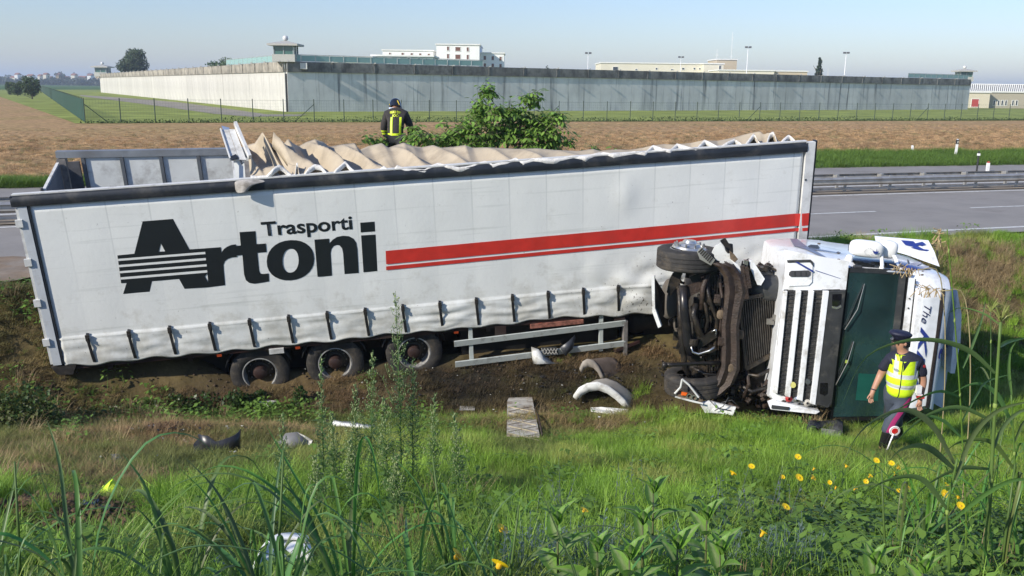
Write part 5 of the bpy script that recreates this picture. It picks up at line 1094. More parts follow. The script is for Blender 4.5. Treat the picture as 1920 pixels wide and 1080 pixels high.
for nm, pix, c_, m_ in (('fender_piece', [(1341, 462), (1352, 456), (1360, 470), (1372, 484), (1356, 490), (1343, 488), (1335, 474)], -.2, pw), ('fender_piece', [(1350, 452), (1360, 446), (1374, 468), (1372, 480)], -.35, oily), ('bracket', [(1357, 455), (1374, 458), (1375, 474), (1362, 476)], -.45, dkplast),
    ('light_pod', [(1392, 490), (1404, 486), (1412, 500), (1425, 522), (1432, 530), (1420, 536), (1398, 536), (1388, 505)], -.25, oily), ('wing_panel', [(1404, 487), (1411, 488), (1434, 523), (1427, 535), (1420, 534), (1408, 505)], -.18, cabp), ('wing_panel', [(1368, 485), (1376, 486), (1388, 503), (1392, 527), (1386, 522), (1380, 500)], -.15, cabp), ('wing_panel', [(1395, 487), (1403, 489), (1402, 498), (1394, 495)], -.14, mat('lamp_chrome', (.5,)*3)),
    ('mud_flap', [(1262, 512), (1280, 508), (1275, 530), (1256, 556), (1250, 548), (1255, 525)], -.5, oily), ('rag', [(1368, 470), (1376, 476), (1384, 486), (1378, 492), (1370, 486)], -.1, mudm)):
    MB().prism([K(u, v, c_) for u, v in pix], (0, 0, -.05)).build(nm, m_, TK)
dr_ = MB().prism([K(1221, 520, -.25), K(1227, 517, -.25), K(1228, 578, -.2), K(1240, 612, -.15), K(1234, 615, -.15), K(1223, 585, -.2)], (.02, 0, -.1)).build('torn_side_panel', pw, TK)
MB().prism([K(1227, 519, -.3), K(1247, 552, -.6), K(1246, 590, -.6), K(1238, 600, -.3), K(1229, 580, -.25)], (0, 0, -.04)).build('panel_inside', oily, TK)
MB().tube([K(1244, 684, .12), K(1262, 684, .08), K(1300, 682, 0), K(1350, 680, -.1)], [.045, .035, .033, .035], 10).build('tie_rod', oily, TK, True); puff('ball_joint', K(1246, 685, .12), (.09, .11, .11), oily)
# corner lamp fragment on the ground end of the beam
MB().prism([K(1265, 732, .12), K(1282, 733, .15), K(1318, 748, .12), K(1316, 756, .14), K(1272, 746, .16)], (0, 0, -.06)).build('lamp_housing', mudm, TK)
MB().prism([K(1278, 735, .17), K(1289, 737, .17), K(1286, 742, .17), K(1277, 741, .17)], (0, 0, -.02)).build('indicator_lamp', mat('indicator_orange', (.75, .13, .02), .25), TK)
for pts in ([(1266, 744), (1300, 753), (1318, 757)], [(1279, 711), (1292, 722), (1310, 745)], [(1279, 711), (1276, 726), (1265, 738)]): MB().tube([K(u, v, .17) for u, v in pts], .016, 6).build('trim_strip', pw, TK)
for (u, v) in ((1292, 742), (1301, 745)): MB().lathe([(.045, 0), (.05, .03), (.03, .03)], K(u, v, .13), (0, 0, 1), 12).build('lamp_ring', mat('lamp_chrome', (.5,)*3), TK)
MB().prism([K(1311, 756, .1), K(1330, 752, .05), K(1352, 758, .08), K(1380, 764, .12), K(1374, 779, .18), K(1350, 775, .16), K(1322, 774, .14)], (0, 0, -.05)).build('bumper_fragment', pw, TK)
for j, pts in enumerate(([(1330, 750), (1345, 765), (1370, 770)], [(1352, 755), (1372, 750), (1385, 762)], [(1340, 770), (1356, 762), (1366, 745)])): MB().tube([K(u, v, .16+.02*j) for u, v in pts], .008, 6).build('cable', dkplast, TK, True)
for u, v, c_ in ((1387, 627, -.2), (1352, 590, -.15), (1371, 690, -.1)): puff('mud_lump', K(u, v, c_), (.14, .16, .08), mudm)
# ------------------------------------------------------------------ people
def skin(name, joints, edges, m, parent, root='hip', sub=2, smooth=True):
    names = list(joints); me = bpy.data.meshes.new(name); me.from_pydata([joints[n][0] for n in names], [(names.index(a), names.index(b)) for a, b in edges], [])
    o = bpy.data.objects.new('tmp', me); COL.objects.link(o); sk_ = o.modifiers.new('skin', 'SKIN'); sk_.use_smooth_shade = True
    sv = me.skin_vertices[0].data
    for i, n in enumerate(names):
        r = joints[n][1]; sv[i].radius = r if isinstance(r, tuple) else (r, r); sv[i].use_root = (n == root)
    ss = o.modifiers.new('sub', 'SUBSURF'); ss.levels = ss.render_levels = sub
    dg = bpy.context.evaluated_depsgraph_get(); dg.update(); out = bpy.data.meshes.new_from_object(o.evaluated_get(dg)); bpy.data.objects.remove(o)
    out.materials.clear(); out.materials.append(m); out.name = name
    for p in out.polygons: p.use_smooth = True; p.material_index = 0
    return link(name, out, parent)
def bands(m, masks):
    """flat print on cloth: masks = [(colour, [(axis, lo, hi), ...]), ...] in object space"""
    nt = m.node_tree; n = nt.nodes; l = nt.links; pn = n['Principled BSDF']; tc = n.new('ShaderNodeTexCoord'); sp = n.new('ShaderNodeSeparateXYZ'); l.new(tc.outputs['Object'], sp.inputs[0])
    for colr, cs in masks:
        f = None
        for ax, lo_, hi_ in cs:
            for op, val in (('GREATER_THAN', lo_), ('LESS_THAN', hi_)):
                q = n.new('ShaderNodeMath'); q.operation = op; l.new(sp.outputs[ax], q.inputs[0]); q.inputs[1].default_value = val
                if f is None: f = q.outputs[0]
                else:
                    w_ = n.new('ShaderNodeMath'); w_.operation = 'MULTIPLY'; l.new(f, w_.inputs[0]); l.new(q.outputs[0], w_.inputs[1]); f = w_.outputs[0]
        s = pn.inputs['Base Color'].links[0].from_socket; mx = n.new('ShaderNodeMix'); mx.data_type = 'RGBA'; l.new(f, mx.inputs[0]); l.new(s, mx.inputs[6]); mx.inputs[7].default_value = (*colr, 1); l.new(mx.outputs[2], pn.inputs['Base Color'])
    return m
skin_m = mat('skin', (.42, .22, .14), .5, var=.08, scale=8); hair_m = mat('hair', (.012, .010, .009), .6)
navy = mat('navy_cloth', (.012, .014, .03), .8, var=.2, scale=14, bump=.3); boot = mat('boot_black', (.012, .012, .012), .25, coat=.3, var=.2)
hv = (.62, .86, .02); refl = (.55, .58, .56)
vest_m = bands(mat('vest_yellow', hv, .55, var=.07, scale=7, bump=.4, bscale=16), [(refl, [(2, .985, 1.045)]), (refl, [(2, 1.135, 1.195)]), (refl, [(0, .12, .175), (2, 1.19, 1.5)]), (refl, [(0, -.095, -.06), (2, 1.19, 1.5), (1, -.3, .1)]), ((.01, .01, .012), [(0, -.032, -.022), (1, -.4, .02)])])
trou_m = mat('trouser_grey', (.05, .063, .088), .75, var=.15, scale=9, bump=.4, bscale=20)
cap_m = mat('cap_navy', (.010, .012, .035), .6, var=.15)
# policeman ---------------------------------------------------------------
pf = GP(1668, 846); PZ = tzf(pf.x, pf.y)
PO = empty('person', (pf.x, pf.y, PZ-.02), 'policeman in high-visibility vest and peaked cap walking past the overturned cab', 'person'); PO.scale = (1.17, 1.12, 1.0)
J = {'hip': ((.03, .0, .86), (.125, .11)), 'waist': ((.045, .0, 1.0), (.125, .11)), 'chest': ((.055, .0, 1.2), (.15, .125)), 'ubody': ((.05, .0, 1.34), (.13, .10)), 'neck': ((.035, .0, 1.46), .056), 'skull0': ((.005, -.005, 1.54), (.068, .066)), 'head': ((-.01, -.008, 1.61), (.092, .078)), 'crown': ((.0, -.005, 1.69), (.07, .066)),
     'lsh': ((.20, -.06, 1.36), .065), 'lel': ((.285, -.05, 1.07), .049), 'lwr': ((.262, -.07, .83), .033), 'lpalm': ((.257, -.085, .765), (.036, .022)), 
     'rsh': ((-.10, .05, 1.36), .06), 'rel': ((-.165, .10, 1.10), .047), 'rwr': ((-.265, .02, .90), .032), 'rpalm': ((-.285, .0, .835), (.036, .022)),
     'lhip': ((.09, -.03, .80), .095), 'lkn': ((-.055, -.07, .46), .066), 'lan': ((-.12, -.06, .10), .046), 'lheel': ((-.10, -.06, .05), .045), 'ltoe': ((-.26, -.10, .03), .036),
     'rhip': ((-.03, .05, .80), .095), 'rkn': ((.10, .16, .44), .062), 'ran': ((.24, .36, .16), .044), 'rheel': ((.26, .37, .10), .043), 'rtoe': ((.13, .36, .02), .035)}
Eg = [('hip', 'waist'), ('waist', 'chest'), ('chest', 'ubody'), ('ubody', 'neck'), ('neck', 'skull0'), ('skull0', 'head'), ('head', 'crown'), ('ubody', 'lsh'), ('lsh', 'lel'), ('lel', 'lwr'), ('lwr', 'lpalm'), ('ubody', 'rsh'), ('rsh', 'rel'), ('rel', 'rwr'), ('rwr', 'rpalm'), ('hip', 'lhip'), ('lhip', 'lkn'), ('lkn', 'lan'), ('lan', 'lheel'), ('lheel', 'ltoe'), ('hip', 'rhip'), ('rhip', 'rkn'), ('rkn', 'ran'), ('ran', 'rheel'), ('rheel', 'rtoe')]
def fingers(J, Eg, side, palm, down, across, thumbdir, s=1.0):
    p = Vector(J[palm][0]); d = Vector(down).normalized(); a = Vector(across).normalized(); c = d.cross(a)
    for k, (o_, L) in enumerate(((-.027, .062), (-.009, .072), (.009, .068), (.026, .054))):
        n0 = f'{side}f{k}'; b0 = p+a*o_*s+d*.022; J[n0+'a'] = (tuple(b0+d*.02), .0085); J[n0+'b'] = (tuple(b0+d*(.02+L*.5)+c*.008), .008); J[n0+'c'] = (tuple(b0+d*(.02+L*.85)+c*.026), .007)
        Eg += [(palm, n0+'a'), (n0+'a', n0+'b'), (n0+'b', n0+'c')]
    t = Vector(thumbdir).normalized(); J[side+'t1'] = (tuple(p+t*.032-d*.005), .011); J[side+'t2'] = (tuple(p+t*.048+d*.028), .009); J[side+'t3'] = (tuple(p+t*.050+d*.052), .008); Eg += [(palm, side+'t1'), (side+'t1', side+'t2'), (side+'t2', side+'t3')]
fingers(J, Eg, 'l', 'lpalm', (-.05, -.1, -1), (1, .3, 0), (-.9, -.4, .1)); fingers(J, Eg, 'r', 'rpalm', (-.15, -.1, -1), (1, .3, 0), (-.9, -.3, .2))
bodyo = skin('body', J, Eg, skin_m, PO)
def sub(names, grow, edges, extra=None):
    g = {n: (J[n][0], tuple(r+grow for r in J[n][1]) if isinstance(J[n][1], tuple) else J[n][1]+grow) for n in names}
    if extra: g.update(extra)
    return g, [e for e in edges if e[0] in g and e[1] in g]
g, e = sub(['hip', 'lhip', 'lkn', 'rhip', 'rkn'], .024, Eg, {'lan': ((-.09, -.06, .30), .07), 'ran': ((.16, .24, .28), .068), 'waist': ((.045, 0, 1.08), (.15, .13))}); tr_ = skin('trousers', g, e, trou_m, PO)
g = {'k': ((-.065, -.07, .42), .068), 'a': ((-.115, -.06, .12), .057), 'h': ((-.095, -.06, .05), .055), 't': ((-.27, -.10, .035), .045)}; skin('boot', g, [('k', 'a'), ('a', 'h'), ('h', 't')], boot, PO, 'k')
g = {'k': ((.115, .18, .40), .066), 'a': ((.235, .35, .18), .056), 'h': ((.26, .37, .10), .054), 't': ((.12, .36, .03), .045)}; skin('boot', g, [('k', 'a'), ('a', 'h'), ('h', 't')], boot, PO, 'k')
st = MB(); pts = [(.13, -.155, .86, .03), (.09, -.165, .78, .045), (.02, -.155, .66, .04), (-.055, -.152, .52, .034), (-.085, -.145, .42, .032), (-.10, -.128, .35, .028)]
st.grid([[(x-w_, y-.008-.0*w_, z) for x, y, z, w_ in pts], [(x, y-.016, z) for x, y, z, w_ in pts], [(x+w_, y-.004, z) for x, y, z, w_ in pts]]); sto = st.build('trouser_stripe', mat('magenta_stripe', (.32, .02, .12), .7), PO, True)
shw = sto.modifiers.new('sw', 'SHRINKWRAP'); shw.target = tr_; shw.offset = .006
g, e = sub(['waist', 'chest', 'ubody', 'lsh', 'rsh'], .012, Eg, {'lel': ((.27, -.055, 1.13), .072), 'rel': ((-.165, .09, 1.16), .068), 'neck': ((.035, 0, 1.50), .066)}); skin('shirt', g, e, navy, PO, 'waist')
g, e = sub(['waist', 'chest', 'ubody'], .05, Eg, {'lsh': ((.185, -.05, 1.385), .070), 'rsh': ((-.095, .04, 1.385), .066), 'hip': ((.04, 0, .80), (.20, .18)), 'neck': ((.035, 0, 1.45), .078)}); vst = skin('vest', g, e, vest_m, PO, 'chest')
b = MB(); b.grid([[( -.045, -.19, 1.46), (.03, -.19, 1.42), (.06, -.19, 1.47)], [(-.04, -.19, 1.38), (.0, -.19, 1.34), (.05, -.19, 1.42)], [(-.03, -.19, 1.28), (-.025, -.19, 1.24), (-.015, -.19, 1.30)]]); cl_ = b.build('vest_opening', navy, PO, True); sw = cl_.modifiers.new('sw', 'SHRINKWRAP'); sw.target = vst; sw.offset = .004
# cap, glasses, face
cp_ = MB().loft([[Vector((.004+rx*math.cos(t)-.01*k, -.008+ry*math.sin(t), z+dzz*math.cos(t))) for t in np.linspace(0, 2*math.pi, 20, endpoint=False)] for k, (rx, ry, z, dzz) in enumerate(((.094, .082, 1.645, 0), (.097, .085, 1.68, 0), (.125, .112, 1.715, -.004), (.132, .118, 1.735, -.006), (.11, .10, 1.762, -.006), (.05, .045, 1.775, -.004)))]).build('cap', cap_m, PO, True)
MB().prism([(-.075, -.085, 1.662), (-.12, -.06, 1.652), (-.135, -.008, 1.648), (-.12, .045, 1.652), (-.075, .07, 1.662)], (0, 0, -.008)).build('cap_peak', mat('peak_black', (.008,)*3, .15, coat=.6), cp_)
MB().loft([[Vector((.02+.078*math.cos(t), -.008+.078*math.sin(t), z)) for t in np.linspace(-1.9, 1.9, 14)] for z in (1.555, 1.60, 1.655)], cap=False).build('hair', hair_m, PO, True)
MB().tube([(.06, -.085, 1.625), (-.03, -.088, 1.628), (-.085, -.065, 1.625), (-.103, -.01, 1.622), (-.085, .05, 1.625)], .008, 6).box((-.075, -.072, 1.618), (.035, .02, .028), Matrix.Rotation(.5, 3, 'Z')).build('sunglasses', mat('glasses_black', (.006,)*3, .1, spec=.8), PO, True)
MB().loft([[Vector((-.092+a, -.01+b_*w_, z)) for a, b_ in ((0, -1), (-.012*k, 0), (0, 1))] for k, w_, z in ((0, .006, 1.63), (1, .010, 1.605), (2.2, .014, 1.585), (.4, .012, 1.578))]).build('nose', skin_m, PO, True)
MB().bar((-.091, -.03, 1.558), (-.093, .012, 1.558), .006, .007).build('mouth', mat('lip', (.22, .07, .06), .5), PO)
MB().loft([[Vector((.012+.016*math.cos(t)*s, -.088-.008*k, 1.605+.026*math.sin(t)*s)) for t in np.linspace(0, 6.28, 9)[:-1]] for k, s in ((0, 1), (1, 1), (1.2, .5))]).build('ear', skin_m, PO, True)
MB().lathe([(.033, -.008), (.035, 0), (.033, .008)], (-.26, .025, .915), (.3, .2, 1), 12).build('wristwatch', navy, PO, True); MB().lathe([(.033, -.006), (.035, 0), (.033, .006)], (.263, -.07, .845), (0, 0, 1), 12).build('bracelet', mat('steel_band', (.5, .5, .5), .3, .9), PO, True)
MB().b2(.17, .23, -.16, -.10, .93, 1.04).b2(.19, .25, -.15, -.1, .88, .92).build('belt_pouch', mat('pouch_white', (.7, .7, .7), .6), PO); MB().b2(.19, .27, -.165, -.12, .86, .90).build('red_tag', mat('tag_red', (.45, .03, .03), .5), PO)
MB().lathe([(.02, 0), (.022, .006), (.001, .008)], (.245, -.118, 1.31), (.4, -1, .1), 12).build('shoulder_badge', mat('tag_red', (.4,)*3), PO)
text_mesh('POLIZIA', 0, 1, 0, 1, 'lettering', mat('text_blue', (.02, .03, .15), .6), PO, lambda x, z, e: (-.135+.075*x, -.135-.03*x, 1.27-.03*x+.028*z), off=.01)
# signalling paddle tucked in the boot
SP = empty('signal_paddle', (pf.x, pf.y, PZ-.02), 'red and white round signalling paddle at the policeman\'s boot', 'signal paddle')
pb, pt_ = Vector((-.13, -.16, .02)), Vector((-.05, -.17, .34)); dd = (pt_-pb).normalized()
MB().tube([pb, pt_], .011, 8).build('handle', mat('paddle_white', (.85, .85, .83), .4), SP, True); pc = pt_+dd*.05
MB().lathe([(.001, -.008), (.072, -.008), (.075, 0), (.072, .008), (.001, .008)], pc, (0, 1, .15), 28).build('disc', mat('paddle_white', (.8,)*3), SP, 40); MB().lathe([(.001, -.011), (.043, -.011), (.045, .0)], pc, (0, 1, .15), 24).build('red_disc', mat('paddle_red', (.6, .02, .02), .3), SP, 40); MB().lathe([(.058, -.0095), (.062, -.0095)], pc, (0, 1, .15), 28).build('ring', mat('ring_grey', (.35, .3, .3), .4), SP)
# firefighter ---------------------------------------------------------------
hd = AtY(738, 193, 20.0); FZ = hd.z-1.55
FFO = empty('person', (hd.x, 20.0, FZ), 'firefighter in dark jacket with yellow reflective bands seen from behind', 'person')
J2 = {'hip': ((.03, 0, .84), (.15, .12)), 'waist': ((.03, .03, 1.0), (.15, .12)), 'chest': ((.03, .12, 1.18), (.175, .13)), 'ubody': ((.02, .2, 1.31), (.15, .11)), 'neck': ((.0, .29, 1.40), .06), 'head': ((-.01, .35, 1.47), (.09, .09)), 'crown': ((-.01, .40, 1.54), .07),
      'lsh': ((-.17, .2, 1.30), .08), 'lel': ((-.26, .22, 1.02), .06), 'lwr': ((-.23, .38, .80), .04), 'lpalm': ((-.20, .43, .73), (.038, .025)), 'rsh': ((.22, .2, 1.30), .08), 'rel': ((.33, .24, 1.04), .06), 'rwr': ((.30, .42, .85), .04), 'rpalm': ((.27, .47, .79), (.038, .025)),
      'lhip': ((-.07, 0, .78), .105), 'lkn': ((-.10, .04, .44), .075), 'lan': ((-.12, -.02, .08), .05), 'ltoe': ((-.13, .16, .04), .04), 'rhip': ((.13, 0, .78), .105), 'rkn': ((.16, .05, .44), .075), 'ran': ((.18, -.02, .08), .05), 'rtoe': ((.2, .16, .04), .04)}
E2 = [('hip', 'waist'), ('waist', 'chest'), ('chest', 'ubody'), ('ubody', 'neck'), ('neck', 'head'), ('head', 'crown'), ('ubody', 'lsh'), ('lsh', 'lel'), ('lel', 'lwr'), ('lwr', 'lpalm'), ('ubody', 'rsh'), ('rsh', 'rel'), ('rel', 'rwr'), ('rwr', 'rpalm'), ('hip', 'lhip'), ('lhip', 'lkn'), ('lkn', 'lan'), ('lan', 'ltoe'), ('hip', 'rhip'), ('rhip', 'rkn'), ('rkn', 'ran'), ('ran', 'rtoe')]
fingers(J2, E2, 'l', 'lpalm', (.3, .3, -1), (1, 0, .3), (1, .2, 0)); fingers(J2, E2, 'r', 'rpalm', (-.3, .3, -1), (1, 0, -.3), (-1, .2, 0))
skin('body', J2, E2, skin_m, FFO)
J = J2
jm = bands(mat('fire_jacket', (.028, .024, .022), .8, var=.2, scale=12, bump=.4), [((.62, .8, .02), [(2, .80, .845), (0, -.16, .22)]), ((.62, .8, .02), [(2, .86, .905), (0, -.16, .22)]), ((.62, .8, .02), [(0, -.075, -.025), (1, -.3, .2), (2, .8, 1.25)]), ((.55, .6, .3), [(0, -.06, -.045), (1, -.3, .2), (2, .8, 1.25)]), ((.62, .8, .02), [(0, .12, .165), (1, -.3, .2), (2, .8, 1.25)]), ((.62, .8, .02), [(2, .86, .90), (0, -.5, -.17)]), ((.62, .8, .02), [(2, .92, .95), (0, -.5, -.17)]), ((.62, .8, .02), [(2, .92, .98), (0, .24, .5)])])
g, e = sub(['waist', 'chest', 'ubody', 'lsh', 'lel', 'rsh', 'rel'], .025, E2, {'hip': ((.03, -.01, .68), (.21, .17)), 'lwr': ((-.225, .38, .78), .062), 'rwr': ((.30, .42, .82), .06), 'neck': ((.0, .30, 1.44), .085)}); skin('jacket', g, e, jm, FFO, 'chest')
g, e = sub(['hip', 'lhip', 'lkn', 'rhip', 'rkn'], .02, E2, {'lan': ((-.12, -.01, .16), .075), 'ran': ((.18, -.01, .16), .075)}); skin('trousers', g, e, mat('fire_trousers', (.02, .02, .022), .8, var=.2), FFO)
for x in (-.12, .18): skin('boot', {'k': ((x, -.01, .24), .075), 'h': ((x, -.02, .06), .06), 't': ((x+.01, .18, .045), .05)}, [('k', 'h'), ('h', 't')], boot, FFO, 'k')
hlm = mat('helmet_black', (.012, .014, .02), .2, coat=.5)
hc = Vector((-.012, .375, 1.50)); MB().lathe([(.001, .145), (.06, .135), (.105, .095), (.13, .03), (.135, -.02), (.15, -.05), (.13, -.055)], hc, (0, .35, 1), 24).build('helmet', hlm, FFO, 40)
MB().bar(hc+Vector((.06, -.09, .10)), hc+Vector((.10, -.09, .0)), .02, .02).bar(hc+Vector((-.12, -.05, .02)), hc+Vector((-.10, -.09, -.03)), .02, .02).build('helmet_band', mat('helmet_yellow', (.75, .55, .05), .4), FFO)
nk = MB().grid([[hc+Vector((.14*math.sin(t), -.14*math.cos(t)-.03*k, -.05-.055*k-.035*k*(1 if t < -.3 else .2))) for t in np.linspace(-1.7, 1.5, 12)] for k in range(5)]).build('neck_cloth', mat('neck_cloth', (.48, .55, .68), .8, var=.15), FFO, True); nk.modifiers.new('s', 'SOLIDIFY').thickness = .006
def arc(body, z0, x0, x1, curve):
    text_mesh(body, 0, 1, 0, 1, 'lettering', mat('text_yellow', (.75, .85, .03), .5), FFO, lambda x, z, e: (x0+(x1-x0)*x, -.045+.35*(z0+.055*z+curve*(1-(2*x-1)**2)-1.15)+.22*(2*x-1)**2*.4, z0+.055*z+curve*(1-(2*x-1)**2)), off=.03)
arc('VIGILI DEL', 1.30, -.12, .17, .03); arc('FUOCO', 1.235, -.10, .15, .02)
# ------------------------------------------------------------------ debris on the grass
def piece(name, u, v, label, cat, zoff=.03, group=None, rot=0.0):
    p = GP(u, v); e = empty(name, (p.x, p.y, tzf(p.x, p.y)+zoff), label, cat, group); e.rotation_euler.z = rot; return e
def LP(e, u, v, up=0.0):
    """local point of a piece: where image column/row meets the height of the piece plus up"""
    q = G(u, v, e.location.z+up); return e_inv(e, q)
def e_inv(e, q):
    c, s = math.cos(-e.rotation_euler.z), math.sin(-e.rotation_euler.z); d = q-e.location; return Vector((c*d.x-s*d.y, s*d.x+c*d.y, d.z))
def VP(e, u, v, dy=0.0):
    """local point standing in the upright plane through the piece"""
    q = AtY(u, v, e.location.y+dy); return e_inv(e, q)
chq = mat('tread_plate', (.55, .53, .47), .5, .15, var=.2, scale=9, dirt=(.16, .11, .07), dirt_amt=.55, dscale=4)
e = piece('tread_plate', 980, 785, 'muddy chequered metal plate standing in the grass left of the torn fenders', 'metal plate', .0)
cs = [e_inv(e, GP(u, v)+Vector((0, 0, h))) for u, v, h in ((951, 766, .20), (997, 764, .20), (1012, 826, .07), (950, 824, .07))]
def plq(s, t): return (cs[0]*(1-s)+cs[1]*s)*(1-t)+(cs[3]*(1-s)+cs[2]*s)*t
n_ = (cs[1]-cs[0]).cross(cs[3]-cs[0]).normalized(); n_ = n_ if n_.z > 0 else -n_
MB().prism([cs[0]+(cs[1]-cs[0])*.06, cs[1], plq(1, .3), cs[2], cs[3], plq(0, .1)], -n_*.025).build('plate', chq, e)
for k in range(5):
    t = .28+.17*k; MB().bar(plq(.05, t)+n_*.006, plq(.95, t+.14)+n_*.006, .012, .010, n_).build('raised_rib', mat('rib_bright', (.55, .48, .33), .4, .5), e)
    MB().bar(plq(.05, t+.14)+n_*.006, plq(.95, t)+n_*.006, .007, .008, n_).build('raised_rib', mat('rib_dull', (.30, .25, .18), .5, .4), e)
MB().tube([plq(1, .35)+n_*.03, plq(1.06, .6)+n_*.05, plq(1.07, 1)+n_*.02], .014, 6).build('edge_trim', rust, e, True)
def fender(u0, v0, label, arcpts, width, m_out, m_in, y_off, lines=4):
    e = piece('torn_fender', u0, v0, label, 'fender', .0); P = [VP(e, *q, 0) for q in arcpts]; inn = [p+Vector((width[0], width[1], width[2])) for p in P]; rows = []
    for s in np.linspace(0, 1, 9):
        rows.append([p*(1-s)+q*s+Vector((0, 0, .012*math.sin(s*25))) for p, q in zip(P, inn)])
    o = MB().grid(rows).build('arch', m_in, e, True); o.modifiers.new('s', 'SOLIDIFY').thickness = .012
    # rolled white front lip
    lipo = MB()
    lr = [[p+Vector((0, -.01, .02)) for p in P], [p+Vector((-.01, -.03, -.01)) for p in P], [p+(Vector((0, -.02, -.11))+(sum(P, Vector())/len(P)-p)*.16) for p in P]]
    o = MB().grid(lr).build('lip', m_out, e, True); o.modifiers.new('s', 'SOLIDIFY').thickness = .015
    return e
pw2 = mat('fender_white', (.66, .67, .64)); fin = mat('fender_inner', (.13, .10, .08), .6, var=.3, scale=9, dirt=(.05, .04, .03), dirt_amt=.4)
fender(1130, 715, 'dark ribbed wheel arch with pale rim standing behind the white fender', [(1087, 690), (1092, 679), (1101, 674), (1112, 676), (1122, 686), (1130, 702), (1136, 718)], (.42, .25, -.02), mat('fender_muddy', (.32, .29, .25), .6, var=.3, dirt=(.12, .09, .06), dirt_amt=.6), fin, 0)
fender(1140, 765, 'curved white truck fender half standing on the burnt grass', [(1075, 742), (1085, 728), (1100, 720), (1120, 717), (1140, 724), (1158, 737), (1172, 750), (1186, 768)], (.20, .32, -.02), pw2, mat('fender_grey', (.42, .40, .36), .5, var=.2, dirt=(.14, .11, .08), dirt_amt=.5), 0)
e = piece('body_fragment', 1142, 776, 'flat white shard lying just below the torn fender', 'plastic shard', .04)
MB().prism([LP(e, 1107, 767), LP(e, 1128, 766, .03), LP(e, 1177, 770, .02), LP(e, 1177, 778), LP(e, 1152, 783), LP(e, 1138, 776), LP(e, 1108, 772)], (0, 0, .03)).build('shard', pw2, e)
e = piece('body_fragment', 1020, 684, 'crumpled white body part with honeycomb vent under the trailer side guard', 'body fragment', .0)
MB().grid([[VP(e, 996, 650, 0), VP(e, 1010, 655, -.1), VP(e, 1020, 668, -.02), VP(e, 1030, 672, 0)], [VP(e, 997, 665, -.1), VP(e, 1004, 664, -.22), VP(e, 1018, 674, -.14), VP(e, 1034, 678, -.05)], [VP(e, 999, 682, -.08), VP(e, 1008, 683, -.2), VP(e, 1026, 682, -.15), VP(e, 1050, 682, -.05)]]).build('crumpled_skin', pw2, e, True).modifiers.new('s', 'SOLIDIFY').thickness = .012
pl_ = MB().prism([VP(e, 1015, 652, -.02), VP(e, 1043, 651, -.02), VP(e, 1048, 664, -.02), VP(e, 1020, 665, -.02)], (0, .03, 0)).build('vent', dkplast, e)
for k in range(5): MB().bar(VP(e, 1015+k*6, 653, -.05), VP(e, 1021+k*6, 664, -.05), .012, .012).bar(VP(e, 1021+k*6, 653, -.05), VP(e, 1016+k*6, 664, -.05), .012, .012).build('lattice_bar', mat('lattice_grey', (.35, .34, .31), .5), pl_)
MB().grid([[VP(e, 1078, 628, .1), VP(e, 1079, 634, .1)], [VP(e, 1066, 640, 0), VP(e, 1074, 654, 0)], [VP(e, 1050, 652, -.05), VP(e, 1060, 668, -.05)]]).build('mud_flap', mat('flap_black', (.035, .038, .045), .4), e, True).modifiers.new('s', 'SOLIDIFY').thickness = .01
e = piece('body_fragment', 663, 803, 'long white crumpled strip lying behind the tall weed', 'body fragment', .05)
pts_ = [(622, 792), (640, 793), (660, 797), (680, 800), (703, 800)]
MB().grid([[LP(e, u, v-5+2*math.sin(i*2), .05+.03*math.sin(i*3)) for i, (u, v) in enumerate(pts_)], [LP(e, u, v+1, .09+.03*math.cos(i*2)) for i, (u, v) in enumerate(pts_)], [LP(e, u, v+7+1.5*math.sin(i*1.7), .02) for i, (u, v) in enumerate(pts_)]]).build('strip', mat('strip_white', (.78, .78, .75), .5, var=.05), e, True).modifiers.new('s', 'SOLIDIFY').thickness = .01
e = piece('body_fragment', 552, 835, 'grey buckled panel with broken white edge left of the white strip', 'body fragment', .06)
MB().grid([[LP(e, 520, 828, .1), LP(e, 536, 812, .2), LP(e, 556, 810, .22)], [LP(e, 522, 838, .03), LP(e, 545, 828, .1), LP(e, 572, 824, .12)], [LP(e, 534, 843, .02), LP(e, 556, 842, .02), LP(e, 578, 838, .02)]]).build('panel', mat('panel_grey', (.17, .17, .17), .5, var=.2), e, True).modifiers.new('s', 'SOLIDIFY').thickness = .012
for q in ([(556, 812, .2), (572, 820, .15), (586, 828, .08), (582, 838, .02), (570, 833, .04)],): MB().prism([LP(e, *w) for w in q], (0, 0, .02)).build('white_edge', pw2, e)
e = piece('wheel_arch_liner', 400, 850, 'broken black curved plastic arch liner standing in the grass on the left', 'plastic liner', .0)
bl_ = mat('liner_black', (.022, .022, .024), .35, var=.2)
rows = []
for k in range(9):
    t = -2.5+2.6*k/8; x = .26*math.cos(t); y = .16*math.sin(t); h = .30 if k < 3 else .17+.02*k; rows.append([VP(e, 412, 850, 0)+Vector((x, y, .0)), VP(e, 412, 850, 0)+Vector((x*1.1, y*1.1, h))])
MB().grid(rows).build('curved_shell', bl_, e, True).modifiers.new('s', 'SOLIDIFY').thickness = .012
MB().prism([VP(e, 363, 832), VP(e, 392, 838), VP(e, 392, 852, -.1), VP(e, 362, 852, -.1)], (0, .2, 0)).build('lump', bl_, e); MB().prism([VP(e, 428, 840), VP(e, 438, 832), VP(e, 445, 842), VP(e, 432, 852)], (0, .03, 0)).build('lump', bl_, e)
MB().tube([LP(e, 346, 858, .03), LP(e, 358, 855, .03)], .02, 6).tube([LP(e, 362, 850, .03), LP(e, 368, 848, .03)], .02, 6).build('white_splinter', pw2, e)
